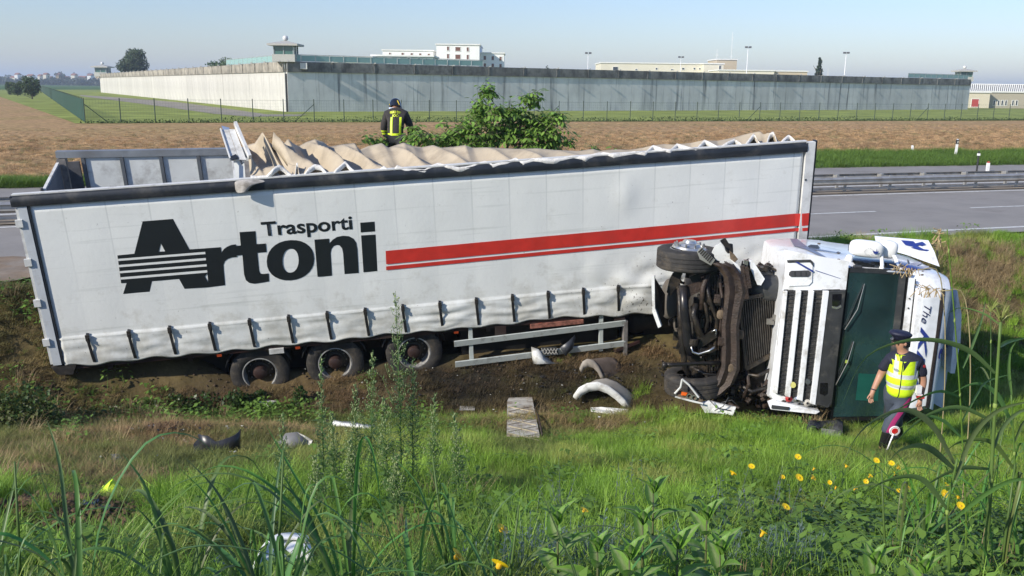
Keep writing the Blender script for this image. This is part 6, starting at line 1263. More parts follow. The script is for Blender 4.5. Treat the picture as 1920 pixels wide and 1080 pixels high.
e = piece('plastic_piece', 218, 862, 'small flat grey plastic piece in the left grass', 'plastic piece', .03); MB().prism([LP(e, 207, 856), LP(e, 222, 855), LP(e, 230, 864), LP(e, 212, 868)], (0, 0, .03)).build('piece', mat('panel_grey', (.1,)*3), e)
e = piece('fog_lamp', 497, 697+62, 'pale broken plastic bits beside the rearmost trailer wheel', 'broken plastic', .02); MB().prism([LP(e, 480, 757), LP(e, 495, 752), LP(e, 520, 756), LP(e, 505, 762)], (0, 0, .04)).build('bits', pw2, e)
e = piece('broken_grille', 878, 765, 'small grey honeycomb grille fragment in front of the rear wheels', 'grille fragment', .02)
b = MB()
for k in range(6): b.bar(LP(e, 868+k*4, 762), LP(e, 862+k*5, 768), .012).bar(LP(e, 862, 762+k*1.3), LP(e, 890, 762+k*1.3), .012)
b.build('lattice', mat('lattice_grey', (.35,)*3), e)['kind'] = 'stuff'
e = piece('black_rag', 1550, 815, 'black and grey torn insulation lying in grass left of the policeman', 'torn insulation', .04)
rr = random.Random(4)
MB().grid([[LP(e, 1515+i*13, 790+j*9+rr.uniform(-3, 3), .05+.10*math.sin(i*1.3+j)*(0 < j < 3)) for i in range(6)] for j in range(4)]).build('rag', mat('rag_dark', (.05, .052, .055), .8, var=.6, scale=14, bump=1), e, True).modifiers.new('s', 'SOLIDIFY').thickness = .02
MB().grid([[LP(e, 1540+i*9, 803+j*6+i*1.2, .10+.02*math.sin(i*3+j)) for i in range(5)] for j in range(3)]).build('grey_lining', mat('lining_grey', (.22, .21, .19), .8, var=.4, scale=15), e, True)
e = piece('black_cable', 1600, 790, 'black cable loops lying in the grass before the cab', 'cable', .05)
MB().tube([LP(e, u, v, .06) for u, v in ((1570, 802), (1592, 793), (1620, 790), (1650, 795), (1660, 800))], .02, 7).tube([LP(e, u, v, .05) for u, v in ((1585, 800), (1600, 788), (1612, 797))], .015, 6).build('cable', dkplast, e, True)
# yellow vest lump, white body part low left, dark scraps in the hole
e = piece('yellow_vest', 211, 930, 'crumpled fluorescent yellow vest lying at the edge of the dug earth', 'vest', .02)
rows = []
for i in range(9):
    rows.append([Vector(((i-4)*.028+rr.uniform(-.012, .012), (j-4)*.026+rr.uniform(-.01, .01), (.10+.05*rr.random())*math.exp(-((i-4)**2+(j-4)**2)/10)+rr.uniform(-.015, .02))) for j in range(9)])
o = MB().grid(rows).build('cloth', mat('vest_bright', (.62, .85, .02), .6, var=.1), e, False); o.modifiers.new('s', 'SOLIDIFY').thickness = .006
MB().b2(-.02, .08, -.09, -.06, .01, .05).build('reflective_band', mat('band_grey', (.4, .4, .38), .4), e)
e = piece('bumper_part', 515, 1055, 'large white moulded bumper part among the foreground reeds', 'bumper part', .05)
rows = []
PR = [(470, 1075), (478, 1048), (488, 1028), (502, 1010), (522, 1000), (545, 998), (565, 1000), (578, 1004)]
for k, (dv, up) in enumerate(((0, .10), (6, .13), (13, .12), (14, .09), (22, .10), (40, .06), (60, -.02))): rows.append([LP(e, u+dv*.25, v+dv, up+.03*math.sin(i*.5)) for i, (u, v) in enumerate(PR)])
MB().grid(rows).build('shell', mat('bumper_white', (.84, .85, .83), .4, var=.04, dirt=(.35, .3, .2), dirt_amt=.15), e, True).modifiers.new('s', 'SOLIDIFY').thickness = .012
for i, (u, v, lb) in enumerate(((192, 962, 'shiny blue-grey foil scrap in the dug hole'), (168, 955, 'small dark scrap at the left rim of the hole'), (165, 1068, 'dark blue plastic bag scrap at the bottom of the hole'), (420, 1062, 'dark crumpled film between the foreground reeds'))):
    e = piece('scrap', u, v, lb, 'scrap', .02); rows = [[Vector(((a-2)*.03+rr.uniform(-.01, .01), (b_-2)*.025, rr.uniform(0, .04))) for b_ in range(5)] for a in range(5)]; MB().grid(rows).build('foil', mat('scrap_blue', (.06, .08, .12), .2, .4, var=.6, scale=30), e).modifiers.new('s', 'SOLIDIFY').thickness = .004
# loose small shards
shard = MB().prism([(-.04, -.02, 0), (.03, -.03, .0), (.05, .02, .01), (-.02, .03, 0)], (0, 0, .012)).mesh('glass_shard', mat('shard_pale', (.6, .6, .56), .4)); V = []; Fc = []
mbs = MB()
for k in range(110):
    u = rr.gauss(950, 260) if k % 2 else rr.gauss(350, 150); v = rr.gauss(735, 25) if k % 2 else rr.gauss(820, 35); v = max(v, 700); p = GP(u, v); s = rr.uniform(.006, .02); a = rr.random()*3; mbs.box((p.x, p.y, tzf(p.x, p.y)+.05), (s*2, s, s*.4), Matrix.Rotation(a, 3, 'Z') @ Matrix.Rotation(rr.uniform(-.6, .6), 3, 'X'))
tag(mbs.build('splinters', mat('shard_pale', (.6,)*3)), 'tiny pale plastic splinters scattered over the trampled grass', 'splinters', kind='stuff')

mbd = MB()
for k in range(170):
    u = rr.gauss(1120, 120) if k % 3 else rr.gauss(420, 130); v = rr.gauss(715, 22) if k % 3 else rr.gauss(805, 30); v = max(v, 690); p = GP(u, v); s = rr.uniform(.012, .05); a = rr.random()*3; h = tzf(p.x, p.y)+.05
    P = [Vector((p.x, p.y, h))+Matrix.Rotation(a, 3, 'Z') @ Vector((s*math.cos(t)*rr.uniform(.4, 1.3), s*math.sin(t)*rr.uniform(.4, 1.1), rr.uniform(-.01, .03))) for t in (0, 1.3, 2.4, 3.6, 5.0)]
    mbd.prism(P, (0, 0, .008))
tag(mbd.build('dark_fragments', mat('fragment_dark', (.03, .028, .028), .45, var=.5, scale=20)), 'dark jagged plastic fragments strewn before the wheels and fenders', 'fragments', kind='stuff')
# ------------------------------------------------------------------ vegetation
def leafmat(name, attr, c=(.1, .15, .03), transl=.35, rough=.5, var=.18):
    return mat(name, c, rough, var=var, scale=2.5, transl=transl, spec=.35, attr=attr)
GRASS = leafmat('grass_blade', 'tint', transl=.32); STRAW = leafmat('straw', 'tint', transl=.15, rough=.7)
def ribbons(n, length, rad, width, lean, curl, segs=4, hmin=.6, wprof=None, seed=0, lift=0.0):
    r = np.random.default_rng(seed); V = []; F_ = []
    a = r.random(n)*6.283; rr_ = rad*np.sqrt(r.random(n)); bx, by = rr_*np.cos(a), rr_*np.sin(a)
    L = length*(hmin+(1-hmin)*r.random(n)); ld = r.random(n)*6.283; ln = lean*(.3+r.random(n)); cu = curl*(.3+1.2*r.random(n)); w = width*(.6+.7*r.random(n)); tw = r.random(n)*6.283
    x, y, z = bx.copy(), by.copy(), np.full(n, lift-.02); ang = ln.copy(); k = segs+1
    pts = []
    for j in range(k):
        t = j/segs; wp = (wprof(t) if wprof else (1-t)**.7*.9+.08); sx, sy = -np.sin(ld+.3*np.sin(tw))*w*wp*.5, np.cos(ld+.3*np.sin(tw))*w*wp*.5
        pts.append(np.stack([x-sx, y-sy, z], 1)); pts.append(np.stack([x+sx, y+sy, z+.0*z], 1))
        st = L/segs; x = x+np.sin(ang)*np.cos(ld)*st; y = y+np.sin(ang)*np.sin(ld)*st; z = z+np.cos(ang)*st; ang = ang+cu/segs; z = np.maximum(z, .004+lift)
    P = np.stack(pts, 1); V = P.reshape(-1, 3); base = np.arange(n)[:, None]*2*k
    for j in range(segs): F_.append(base+np.array([2*j, 2*j+1, 2*j+3, 2*j+2])[None])
    return V, np.concatenate(F_)
def src(name, m, *parts):
    V = []; F_ = []; o = 0
    for v, f in parts: V.append(v); F_.append(f+o); o += len(v)
    me = np_mesh(name, np.concatenate(V), np.concatenate(F_), m, True); return bpy.data.objects.new(name, me)
def leafy(n, rad, h, L, W, seed):
    r = np.random.default_rng(seed); T = np.array([[0, 0, 0], [.35, -.5, .05], [1, 0, -.12], [.35, .5, .05]]); out = []
    for i in range(n):
        a = r.random()*6.283; q = rad*math.sqrt(r.random()); z = h*r.random()**.7; yaw = r.random()*6.283; pit = r.uniform(-.5, .7); s = r.uniform(.6, 1.2)
        P = T*np.array([L, W, L])*s; P = P @ np.array([[math.cos(pit), 0, math.sin(pit)], [0, 1, 0], [-math.sin(pit), 0, math.cos(pit)]]); c, d = math.cos(yaw), math.sin(yaw); P = P @ np.array([[c, d, 0], [-d, c, 0], [0, 0, 1]])
        out.append(P+np.array([q*math.cos(a), q*math.sin(a), z]))
    V = np.concatenate(out); return V, np.arange(4*n).reshape(n, 4)
SRC = {
 'lushA': src('lushA', GRASS, ribbons(75, .30, .17, .0075, .35, 1.2, seed=1), ribbons(30, .18, .17, .007, .7, 1.0, seed=2)), 'lushB': src('lushB', GRASS, ribbons(80, .26, .16, .0065, .55, 1.5, seed=3), ribbons(20, .36, .12, .006, .2, .8, seed=4)),
 'longA': src('longA', GRASS, ribbons(60, .52, .17, .009, .3, 1.6, seed=5), ribbons(40, .28, .17, .008, .6, 1.2, seed=6)), 'longB': src('longB', GRASS, ribbons(55, .44, .17, .010, .5, 1.9, seed=7), ribbons(40, .25, .17, .008, .6, 1.2, seed=8)),
 'flatA': src('flatA', STRAW, ribbons(95, .24, .19, .006, 1.15, .9, segs=4, hmin=.3, seed=9), ribbons(25, .13, .16, .006, .5, 1.2, seed=10)), 'flatB': src('flatB', STRAW, ribbons(95, .20, .19, .0055, 1.0, 1.5, hmin=.3, seed=11)),
 'strawA': src('strawA', STRAW, ribbons(60, .42, .15, .006, .35, 1.1, seed=12), ribbons(50, .28, .2, .006, 1.0, 1.2, seed=13)),
 'weedA': src('weedA', GRASS, leafy(34, .19, .22, .075, .042, 14), ribbons(14, .2, .14, .006, .3, .5, seed=15)), 'weedB': src('weedB', GRASS, leafy(30, .2, .16, .055, .04, 16), ribbons(12, .2, .14, .006, .3, .5, seed=17)),
}
def scatter(name, src_o, P, rot, scl, tint, label, cat, tilt=None):
    n = len(P)
    if n == 0: return
    me = bpy.data.meshes.new(name); me.vertices.add(n); me.vertices.foreach_set('co', np.asarray(P, np.float32).ravel())
    a = me.attributes.new('rotv', 'FLOAT_VECTOR', 'POINT'); R3 = np.zeros((n, 3), np.float32); R3[:, 2] = rot
    if tilt is not None: R3[:, :2] = tilt
    a.data.foreach_set('vector', R3.ravel()); a = me.attributes.new('sclv', 'FLOAT_VECTOR', 'POINT'); s3 = np.asarray(scl, np.float32); s3 = np.repeat(s3[:, None], 3, 1) if s3.ndim == 1 else s3; a.data.foreach_set('vector', s3.ravel())
    a = me.attributes.new('tint', 'FLOAT_COLOR', 'POINT'); c4 = np.ones((n, 4), np.float32); c4[:, :3] = tint; a.data.foreach_set('color', c4.ravel())
    o = link(name, me); g = bpy.data.node_groups.new(name, 'GeometryNodeTree'); g.interface.new_socket('Geometry', in_out='INPUT', socket_type='NodeSocketGeometry'); g.interface.new_socket('Geometry', in_out='OUTPUT', socket_type='NodeSocketGeometry')
    gi = g.nodes.new('NodeGroupInput'); go = g.nodes.new('NodeGroupOutput'); mp = g.nodes.new('GeometryNodeMeshToPoints'); ip = g.nodes.new('GeometryNodeInstanceOnPoints'); ob = g.nodes.new('GeometryNodeObjectInfo'); ob.inputs['Object'].default_value = src_o
    def na(nm, t): q = g.nodes.new('GeometryNodeInputNamedAttribute'); q.data_type = t; q.inputs['Name'].default_value = nm; return q.outputs[0]
    g.links.new(gi.outputs[0], mp.inputs[0]); g.links.new(mp.outputs[0], ip.inputs['Points']); g.links.new(ob.outputs['Geometry'], ip.inputs['Instance']); g.links.new(na('sclv', 'FLOAT_VECTOR'), ip.inputs['Scale'])
    er = g.nodes.new('FunctionNodeEulerToRotation'); g.links.new(na('rotv', 'FLOAT_VECTOR'), er.inputs[0]); g.links.new(er.outputs[0], ip.inputs['Rotation']); g.links.new(ip.outputs[0], go.inputs[0])
    md = o.modifiers.new('scatter', 'NODES'); md.node_group = g; tag(o, label, cat, kind='stuff'); return o
# field of points over the bank
DEB = [GP(u, v) for u, v in ((980, 800), (1135, 700), (1140, 760), (1142, 778), (1020, 684), (663, 800), (552, 835), (400, 850), (375, 850), (218, 862), (1550, 808), (211, 930), (515, 1040), (192, 962), (1350, 772), (1300, 750), (1490, 775), (1400, 770), (1565, 790), (980, 815), (985, 835), (985, 850), (1662, 852), (1690, 845), (1668, 870), (1700, 860), (1640, 860), (540, 1060), (490, 1050), (400, 865))]
def footprint(x, y):
    lx = (x-TRO[0])*TR_C+(y-TRO[1])*TR_S; ly = -(x-TRO[0])*TR_S+(y-TRO[1])*TR_C
    tr = (ly > .22) & (ly < 2.7) & (lx > -.05) & (lx < 13.5)
    dx, dy = x-CO.x, y-CO.y; a = dx*A_.x+dy*A_.y; c = dx*C_.x+dy*C_.y
    return tr | ((a > -2.0) & (a < 2.75) & (c > -2.3) & (c < .10))
NP = 21000
yy = np.sqrt(rng.random(NP)*(23.5**2-3.4**2)+3.4**2); xx = (rng.random(NP)*2-1)*(yy*.60+.9)
nearb = rng.random(NP) < np.clip(1.5-yy/26, .3, 1); xx, yy = xx[nearb], yy[nearb]
ok = (yy < road_edge(xx)-.12+.25*(vnoise(xx, yy, 2, 31)-.5)) & ~footprint(xx, yy); xx, yy = xx[ok], yy[ok]
# extra rank growth
dry = cover(xx, yy, 'dry'); oil = cover(xx, yy, 'oil'); soil = cover(xx, yy, 'soil'); stw = cover(xx, yy, 'straw')
dd_ = np.min(np.stack([np.hypot((xx-p.x)/.9, (yy-p.y+.38)/1.35) for p in DEB]), 0); flatten = sm(.2, .85, dd_)
left = sm(-.5, -4, xx)*sm(7.5, 9.5, yy)                      # thinner olive grass on the left
nz = vnoise(xx, yy, .9, 41); nz2 = vnoise(xx, yy, 2.6, 42); r0 = rng.random(len(xx))
g_l = mixc([.12, .235, .022], [.215, .34, .04], nz2); g_o = mixc([.13, .16, .035], [.19, .20, .06], nz2); tint = g_l*(1-left[:, None])+g_o*left[:, None]
yellow = sm(.62, .8, vnoise(xx, yy, 1.3, 44))[:, None]; tint = tint*(1-.5*yellow)+np.array([.34, .31, .10])*.5*yellow
lump = .62+.62*vnoise(xx, yy, 1.15, 61)*.6+.42*vnoise(xx, yy, 3.1, 62); tint = tint*lump[:, None]; fg = sm(7.2, 5.2, yy); tint = tint*(1-fg[:, None]*.3)+np.array([.12, .22, .045])*fg[:, None]*.3
tint = tint*1.22; hsc = (.45+.65*nz+.35*vnoise(xx, yy, 1.8, 63))*(1-.35*left)*(1-.45*sm(11.5, 13.5, yy)*sm(3, 1, xx))*(.35+.65*flatten)
bankside = (yy > 15)
isdry = r0 < (dry*(1.1-.45*sm(.5, .7, vnoise(xx, yy, .9, 95)))+oil*.8); isst = (~isdry) & (rng.random(len(xx)) < stw+.06*dry); none = rng.random(len(xx)) < soil*.93+oil*.25
patchw = vnoise(xx, yy, .6, 51); weed = (~isdry) & (~isst) & ((rng.random(len(xx)) < .03+.35*sm(.5, .7, patchw)*sm(7.5, 6, yy)+.75*sm(.9, 2.2, xx)*sm(7.6, 6.2, yy)+.25*left*sm(13, 14.5, yy)) & (flatten > .8))
longg = (flatten > .6) & (~isdry) & (~isst) & (~weed) & (yy < 10.8) & (rng.random(len(xx)) < .75*sm(10.8, 7, yy)*sm(.35, .6, vnoise(xx, yy, .8, 71)+.25*sm(8, 6, yy)))
zz = tz(xx, yy); rot = rng.random(len(xx))*6.283; half = rng.random(len(xx)) < .5
def put(mask, key, label, cat, col, s, tl=.12):
    m_ = mask & ~none; n = int(m_.sum()); q = SRC[key]
    scatter('grass' if cat == 'grass' else 'weeds' if cat == 'weeds' else 'dead_grass', q, np.stack([xx[m_], yy[m_], zz[m_]], 1), rot[m_], np.stack([np.clip(s[m_], .5, 1.3), np.clip(s[m_], .5, 1.3), s[m_]], 1), col[m_]*(.75+.5*rng.random((n, 1))), label, cat, rng.normal(size=(n, 2))*tl+np.stack([vnoise(xx[m_], yy[m_], .9, 81)-.5, vnoise(xx[m_], yy[m_], .9, 82)-.5], 1)*(.9 if cat == 'grass' else .2))
lush = ~isdry & ~isst & ~weed & ~longg
put(lush & half, 'lushA', 'bright green grass covering the bank in front of the trailer', 'grass', tint, hsc); put(lush & ~half, 'lushB', 'arching green grass tufts mixed through the bank', 'grass', tint, hsc)
put(longg & half, 'longA', 'long green grass in the foreground', 'grass', tint, .6+.6*nz*(.4+.6*flatten)); put(longg & ~half, 'longB', 'long bent grass tufts in the foreground', 'grass', tint, .6+.6*nz*(.4+.6*flatten))
dc = mixc([.26, .165, .08], [.38, .26, .13], nz2); gm_ = sm(.45, .75, vnoise(xx, yy, 1.6, 91))[:, None]*.75; dc = dc*(1-gm_)+np.array([.13, .18, .04])*gm_; dc = dc*(1-oil[:, None]*.85)+np.array([.022, .02, .016])*oil[:, None]*.85
put(isdry & half, 'flatA', 'brown trampled grass along the front of the trailer', 'grass litter', dc, (.75+.5*nz)*(1-.45*sm(13, 14.3, yy)), .15); put(isdry & ~half, 'flatB', 'dark matted dead grass near the wheels', 'grass litter', dc, (.75+.5*nz2)*(1-.45*sm(13, 14.3, yy)), .15)
sc_ = mixc([.30, .22, .11], [.42, .32, .17], nz2); put(isst, 'strawA', 'tall pale straw on the bank right of the cab', 'dry grass', sc_, .8+.7*nz)
wt = mixc([.085, .17, .03], [.18, .30, .055], nz2); put(weed & half, 'weedA', 'leafy green weeds among the grass', 'weeds', wt, .8+.9*nz2, .1); put(weed & ~half, 'weedB', 'small-leaved weeds among the grass', 'weeds', wt, .8+.8*nz2, .1)
# undergrowth of trampled blades between the tufts
n = 9000; ux = (rng.random(n)*2-1)*10; uy = 6+rng.random(n)*11; okk = (abs(ux) < uy*.6+.8) & (uy < road_edge(ux)-.2) & ~footprint(ux, uy); ux, uy = ux[okk], uy[okk]
so = cover(ux, uy, 'soil'); du = np.maximum(cover(ux, uy, 'dry'), cover(ux, uy, 'straw')); ou = cover(ux, uy, 'oil'); kk = rng.random(len(ux)) > so*.9; ux, uy, du, ou = ux[kk], uy[kk], du[kk], ou[kk]
cu_ = np.array([.15, .18, .045])*(1-du[:, None])+np.array([.30, .19, .095])*du[:, None]; cu_ = cu_*(1-.85*ou[:, None])+np.array([.02, .018, .015])*.85*ou[:, None]
scatter('dead_grass', SRC['flatA'], np.stack([ux, uy, tz(ux, uy)], 1), rng.random(len(ux))*6.28, .7+.5*rng.random(len(ux)), cu_*(.7+.6*rng.random((len(ux), 1))), 'thin layer of flattened blades under the grass', 'grass litter')
# verge beyond the road, and the field edge
n = 9000; vx = -26+rng.random(n)*76; vy = far_edge(vx)+rng.random(n)**1.0*(verge_far(vx)-far_edge(vx)+.5*(vnoise(vx, vx, .5, 3)-.5)+.4)
vis = (abs(vx) < vy*.62+1) & ((vx > 9) | (vx < -11)); vx, vy = vx[vis], vy[vis]
scatter('verge_grass', SRC['lushB'], np.stack([vx, vy, tz(vx, vy)], 1), rng.random(len(vx))*6.28, np.stack([np.full(len(vx), 2.2), np.full(len(vx), 2.2), .7+1.0*vnoise(vx, vy, .5, 8)], 1), np.array([.13, .22, .03])*(.7+.6*rng.random((len(vx), 1))), 'bright green verge grass beyond the motorway', 'grass')
n = 70000; vx = -60+rng.random(n)*150; vy = verge_far(vx)+.2+rng.random(n)**1.2*48; vis = (abs(vx) < vy*.62+1) & (vy < 94+vx*.42) & (rng.random(n) < 1-.8*sm(55, 90, vy-.42*vx)); vx, vy = vx[vis], vy[vis]
scatter('stubble', SRC['flatB'], np.stack([vx, vy, np.full(len(vx), -.05)], 1), rng.random(len(vx))*6.28, (.35+.75*rng.random(len(vx)))*(1+vy/90)*(1-.5*sm(60, 78, vy-.4*vx)), np.where((rng.random(len(vx)) < .10)[:, None], np.array([.14, .18, .06]), np.array([.57, .375, .19]))*(.35+1.0*rng.random((len(vx), 1))), 'straw and clods littering the brown stubble field', 'stubble', rng.normal(size=(len(vx), 2))*.2)
# earth clods in the dug hole and the heap under the trailer
def clods(name, centre_list, n, label, m, smin=.008, smax=.055):
    V = []; F_ = []; k = 0
    ico = np.array([[0, 0, 1], [.9, 0, .3], [.28, .85, .3], [-.72, .52, .3], [-.72, -.52, .3], [.28, -.85, .3], [0, 0, -.6]]); fc = [[0, 1, 2], [0, 2, 3], [0, 3, 4], [0, 4, 5], [0, 5, 1], [6, 2, 1], [6, 3, 2], [6, 4, 3], [6, 5, 4], [6, 1, 5]]
    for i in range(n):
        cx, cy, rx, ry = centre_list[i % len(centre_list)]; a = rng.random()*6.28; q = math.sqrt(rng.random()); x, y = cx+rx*q*math.cos(a), cy+ry*q*math.sin(a); s = smin+(smax-smin)*rng.random()**3
        V.append(ico*s*(.7+.6*rng.random((7, 3)))+np.array([x, y, tzf(x, y)+s*.3])); F_.append(np.array(fc)+k); k += 7
    me = np_mesh(name, np.concatenate(V), np.concatenate(F_), m, False); tag(link(name, me), label, 'earth', kind='stuff')
soil_m = mat('dug_soil', (.12, .072, .04), .95, var=.4, scale=12, bump=.8)
clods('soil_clods', [(p[0], p[1], p[2]*1.1, p[3]*1.1) for p in PATCH if p[4] == 'soil'], 5200, 'reddish clods of freshly dug earth at the lower left', soil_m)
clods('soil_crumbs', [(p[0], p[1], p[2], p[3]) for p in PATCH if p[4] in ('dry', 'oil')][:30], 2200, 'small crumbs of torn earth in the trampled strip', mat('dark_soil', (.07, .048, .03), .95, var=.4, scale=12), .008, .035)

# ---- single plants
PLG = leafmat('plant_green', 'col', transl=.35, rough=.42)
def ribbon3(pts, w, fold=.25, side=None):
    """folded blade along pts: 3 vertices per station"""
    pts = [Vector(p) for p in pts]; V = []; F_ = []
    for i, p in enumerate(pts):
        d = (pts[min(i+1, len(pts)-1)]-pts[max(i-1, 0)]).normalized(); s = side or Vector((1, 0, 0)); s = (s-d*s.dot(d)); s = s.normalized() if s.length > .05 else Vector((0, 1, 0)); n_ = s.cross(d)
        if n_.z < 0: n_ = -n_
        ww = w[i]/2; V += [p-s*ww+n_*ww*fold*2, p, p+s*ww+n_*ww*fold*2]
    for i in range(len(pts)-1): a = 3*i; F_ += [(a, a+1, a+4, a+3), (a+1, a+2, a+5, a+4)]
    return V, F_
def spline(P, n=14):
    P = [Vector(p) for p in P]; P = [P[0]*2-P[1]]+P+[P[-1]*2-P[-2]]; out = []
    m_ = len(P)-3
    for k in range(n+1):
        t = k/n*m_; i = min(int(t), m_-1); f = t-i; a, b_, c, d = P[i:i+4]
        out.append(.5*((2*b_)+(c-a)*f+(2*a-5*b_+4*c-d)*f*f+(3*b_-a-3*c+d)*f**3))
    return out
def colmesh(me, c): 
    a = me.color_attributes.new('col', 'FLOAT_COLOR', 'POINT'); a.data.foreach_set('color', np.tile(np.array([*c, 1], np.float32), len(me.vertices))); return me
def blade(parent, pts, w0, c, name='blade', side=None, shape=None, n=14, fold=.25):
    S = spline(pts, n); w = [w0*(shape(i/n) if shape else (min(1, .45+i/n*2.2)*(1-(i/n)**2.2)+.03)) for i in range(n+1)]; V, F_ = ribbon3(S, w, fold, side); b = MB().add(V, F_); me = b.mesh(name, PLG, True, fix=False); colmesh(me, c); return link(name, me, parent)
def gl(x, y): return Vector((x, y, tzf(x, y)))
rr = random.Random(77)
def reed(x, y, blades, label, group='reed plants in the foreground', hgt=.8, w=.03, spread=.45, cul=None, c0=(.055, .12, .035)):
    b0 = gl(x, y); e = empty('reed_plant', b0, label, 'reed plant', group); blades = int(blades*1.35)
    for k in range(blades):
        a = rr.random()*6.28; L = hgt*rr.uniform(.6, 1.15); s = spread*rr.uniform(.4, 1.3); dx, dy = math.cos(a)*s, math.sin(a)*s*.7; up = L*rr.uniform(.75, 1); z0 = rr.uniform(0, .12)
        ct = tuple(v*rr.uniform(.75, 1.3) for v in c0); dr = rr.uniform(.15, .75)
        sty = rr.random()
        if sty < .35: P = [(dx*.04, dy*.04, z0), (dx*.35, dy*.35, z0+up*.4), (dx*.8, dy*.8, z0+up*.75), (dx*1.3, dy*1.3, z0+up*(1.0-.1*dr))]            # straight, leaning
        elif sty < .7: P = [(dx*.04, dy*.04, z0), (dx*.3, dy*.3, z0+up*.5), (dx*.8, dy*.8, z0+up*.82), (dx*1.3, dy*1.3, z0+up*(.9-.2*dr)), (dx*1.7, dy*1.7, z0+up*(.74-.4*dr))]   # wide arch
        elif sty < .85: P = [(dx*.04, dy*.04, z0), (dx*.2, dy*.2, z0+up*.6), (dx*.5, dy*.5, z0+up*.97), (dx*.85, dy*.85, z0+up*.95), (dx*1.1, dy*1.1, z0+up*(.7-.3*dr))]       # hooked
        else: P = [(0, 0, z0), (dx*.6, dy*.6, z0+up*.3), (dx*1.6, dy*1.6, z0+up*.42), (dx*2.4, dy*2.4, z0+up*.25)]
        P = [Vector(q)+Vector((rr.uniform(-.02, .02), rr.uniform(-.02, .02), 0)) for q in P]
        blade(e, P, w*rr.uniform(.4, .9), ct, side=Vector((-dy, dx, rr.uniform(-.3, .3)*abs(dx)))) 
    for k in range(cul or 0):
        dx, dy = rr.uniform(-.1, .1), rr.uniform(-.1, .1); o = MB().tube([(dx*.3, dy*.3, 0), (dx, dy, hgt*.6), (dx*1.5, dy*1.5, hgt*1.1)], [.008, .007, .004], 6).build('stem', None, e, True); colmesh(o.data, (.12, .2, .05)); o.data.materials.append(PLG)
    return e
for i, (x, y, nb, h, w, lb) in enumerate([(-2.35, 3.9, 9, .80, .034, 'broad-bladed reed plant at the bottom left corner'), (-1.95, 3.75, 9, .95, .036, 'reed plant with a tall upright blade below the dug hole'), (-1.55, 3.9, 10, .90, .036, 'tall reed plant between the dug hole and the white bumper part'), (-1.1, 3.7, 9, .85, .034, 'reed plant left of the white bumper part'), (-.75, 3.85, 11, .95, .036, 'dense reed plant in front of the white bumper part'), (-.42, 3.7, 9, .8, .034, 'reed plant right of the white bumper part'),
    (-.05, 3.8, 7, .62, .03, 'low reed plant with arching blades under the tall weed'), (.35, 3.6, 5, .55, .026, 'small reed plant left of the broad-leaved plants'), (-2.75, 4.4, 7, .7, .03, 'reed plant at the left edge beside the dug hole'), (2.75, 4.6, 8, .8, .03, 'reed plant at the right edge under the tall canes'), (-2.1, 4.35, 8, .7, .028, 'reed plant behind the corner ones at the lower left'), (-1.3, 4.25, 9, .75, .03, 'reed plant directly left of the white bumper part at its back'), (-.25, 4.2, 9, .75, .028, 'reed plant right behind the white bumper part'), (-1.75, 3.3, 9, .85, .034, 'nearest reed plant at the lower left edge of the slope'), (-.9, 3.25, 9, .85, .034, 'nearest reed plant under the white bumper part'), (2.3, 4.9, 7, .7, .026, 'reed plant left of the bushy low cane'), (3.1, 5.0, 12, 1.1, .03, 'thick reed plant among the tall canes'), (2.75, 5.5, 9, .9, .028, 'reed plant behind the bushy low cane'), (3.95, 5.9, 10, 1.2, .03, 'tall reed plant at the far right edge behind the canes'), (3.5, 5.2, 10, .9, .03, 'dense reed plant at the right edge beyond the canes'), (3.0, 5.9, 9, 1.0, .03, 'reed plant behind the yellow flowers at the right'), (3.6, 6.4, 9, 1.0, .03, 'reed plant at the right edge below the cab shadow')]):
    reed(x, y, nb, lb, hgt=h, w=w, cul=1 if i % 3 == 0 else 0, c0=(.11, .21, .06) if x < 1 else (.12, .23, .05))
# tall canes on the right: blades given by image columns/rows at a fixed distance
def cane(ydist, stem, blades, label, r=.011, c=(.13, .23, .05), seeds=None):
    base = AtY(*stem[0], ydist); gz = tzf(base.x, ydist); e = empty('tall_cane', (base.x, ydist, gz), label, 'tall grass stem', 'tall canes at the right')
    o0 = Vector((base.x, ydist, gz)); pts = [AtY(u, v, ydist)-o0 for u, v in stem]; pts = [Vector((pts[0].x, 0, -.02))]+pts
    o = MB().tube(spline(pts, 16), [r*(1-.5*i/16) for i in range(17)], 8).build('stem', PLG, e, True); colmesh(o.data, c)
    for q in stem[1:-1]:
        p = AtY(*q, ydist)-o0; MB().lathe([(r*.8, -.012), (r*.95, 0), (r*.8, .012)], p, (0, 0, 1), 8).build('node', mat('cane_node', (.22, .30, .07), .5), e, True)
    for bl_ in blades:
        w, dep, P = bl_; n_ = len(P); Q = [AtY(u, v, ydist+dep*i/(n_-1))-o0 for i, (u, v) in enumerate(P)]; d = Q[-1]-Q[0]; blade(e, Q, w, tuple(x*rr.uniform(.8, 1.25) for x in (.12, .22, .06)), side=Vector((-d.y*.6, d.x*.3, .8)) if abs(d.x) > .2 else Vector((1, .3, 0)), n=18)
    for (u, v, n_) in (seeds or []):
        p = AtY(u, v, ydist)-o0; b = MB()
        for k in range(n_): a = rr.gauss(0, .45); L = rr.uniform(.03, .10); q = p+Vector((math.sin(a)*L, rr.uniform(-.03, .03), math.cos(a)*L)); b.tube([p, (p+q)/2+Vector((0, 0, .01)), q], [.003, .004, .002], 5)
        o = b.build('seed_head', PLG, e); colmesh(o.data, (.30, .34, .10)); o['kind'] = 'stuff'
    return e
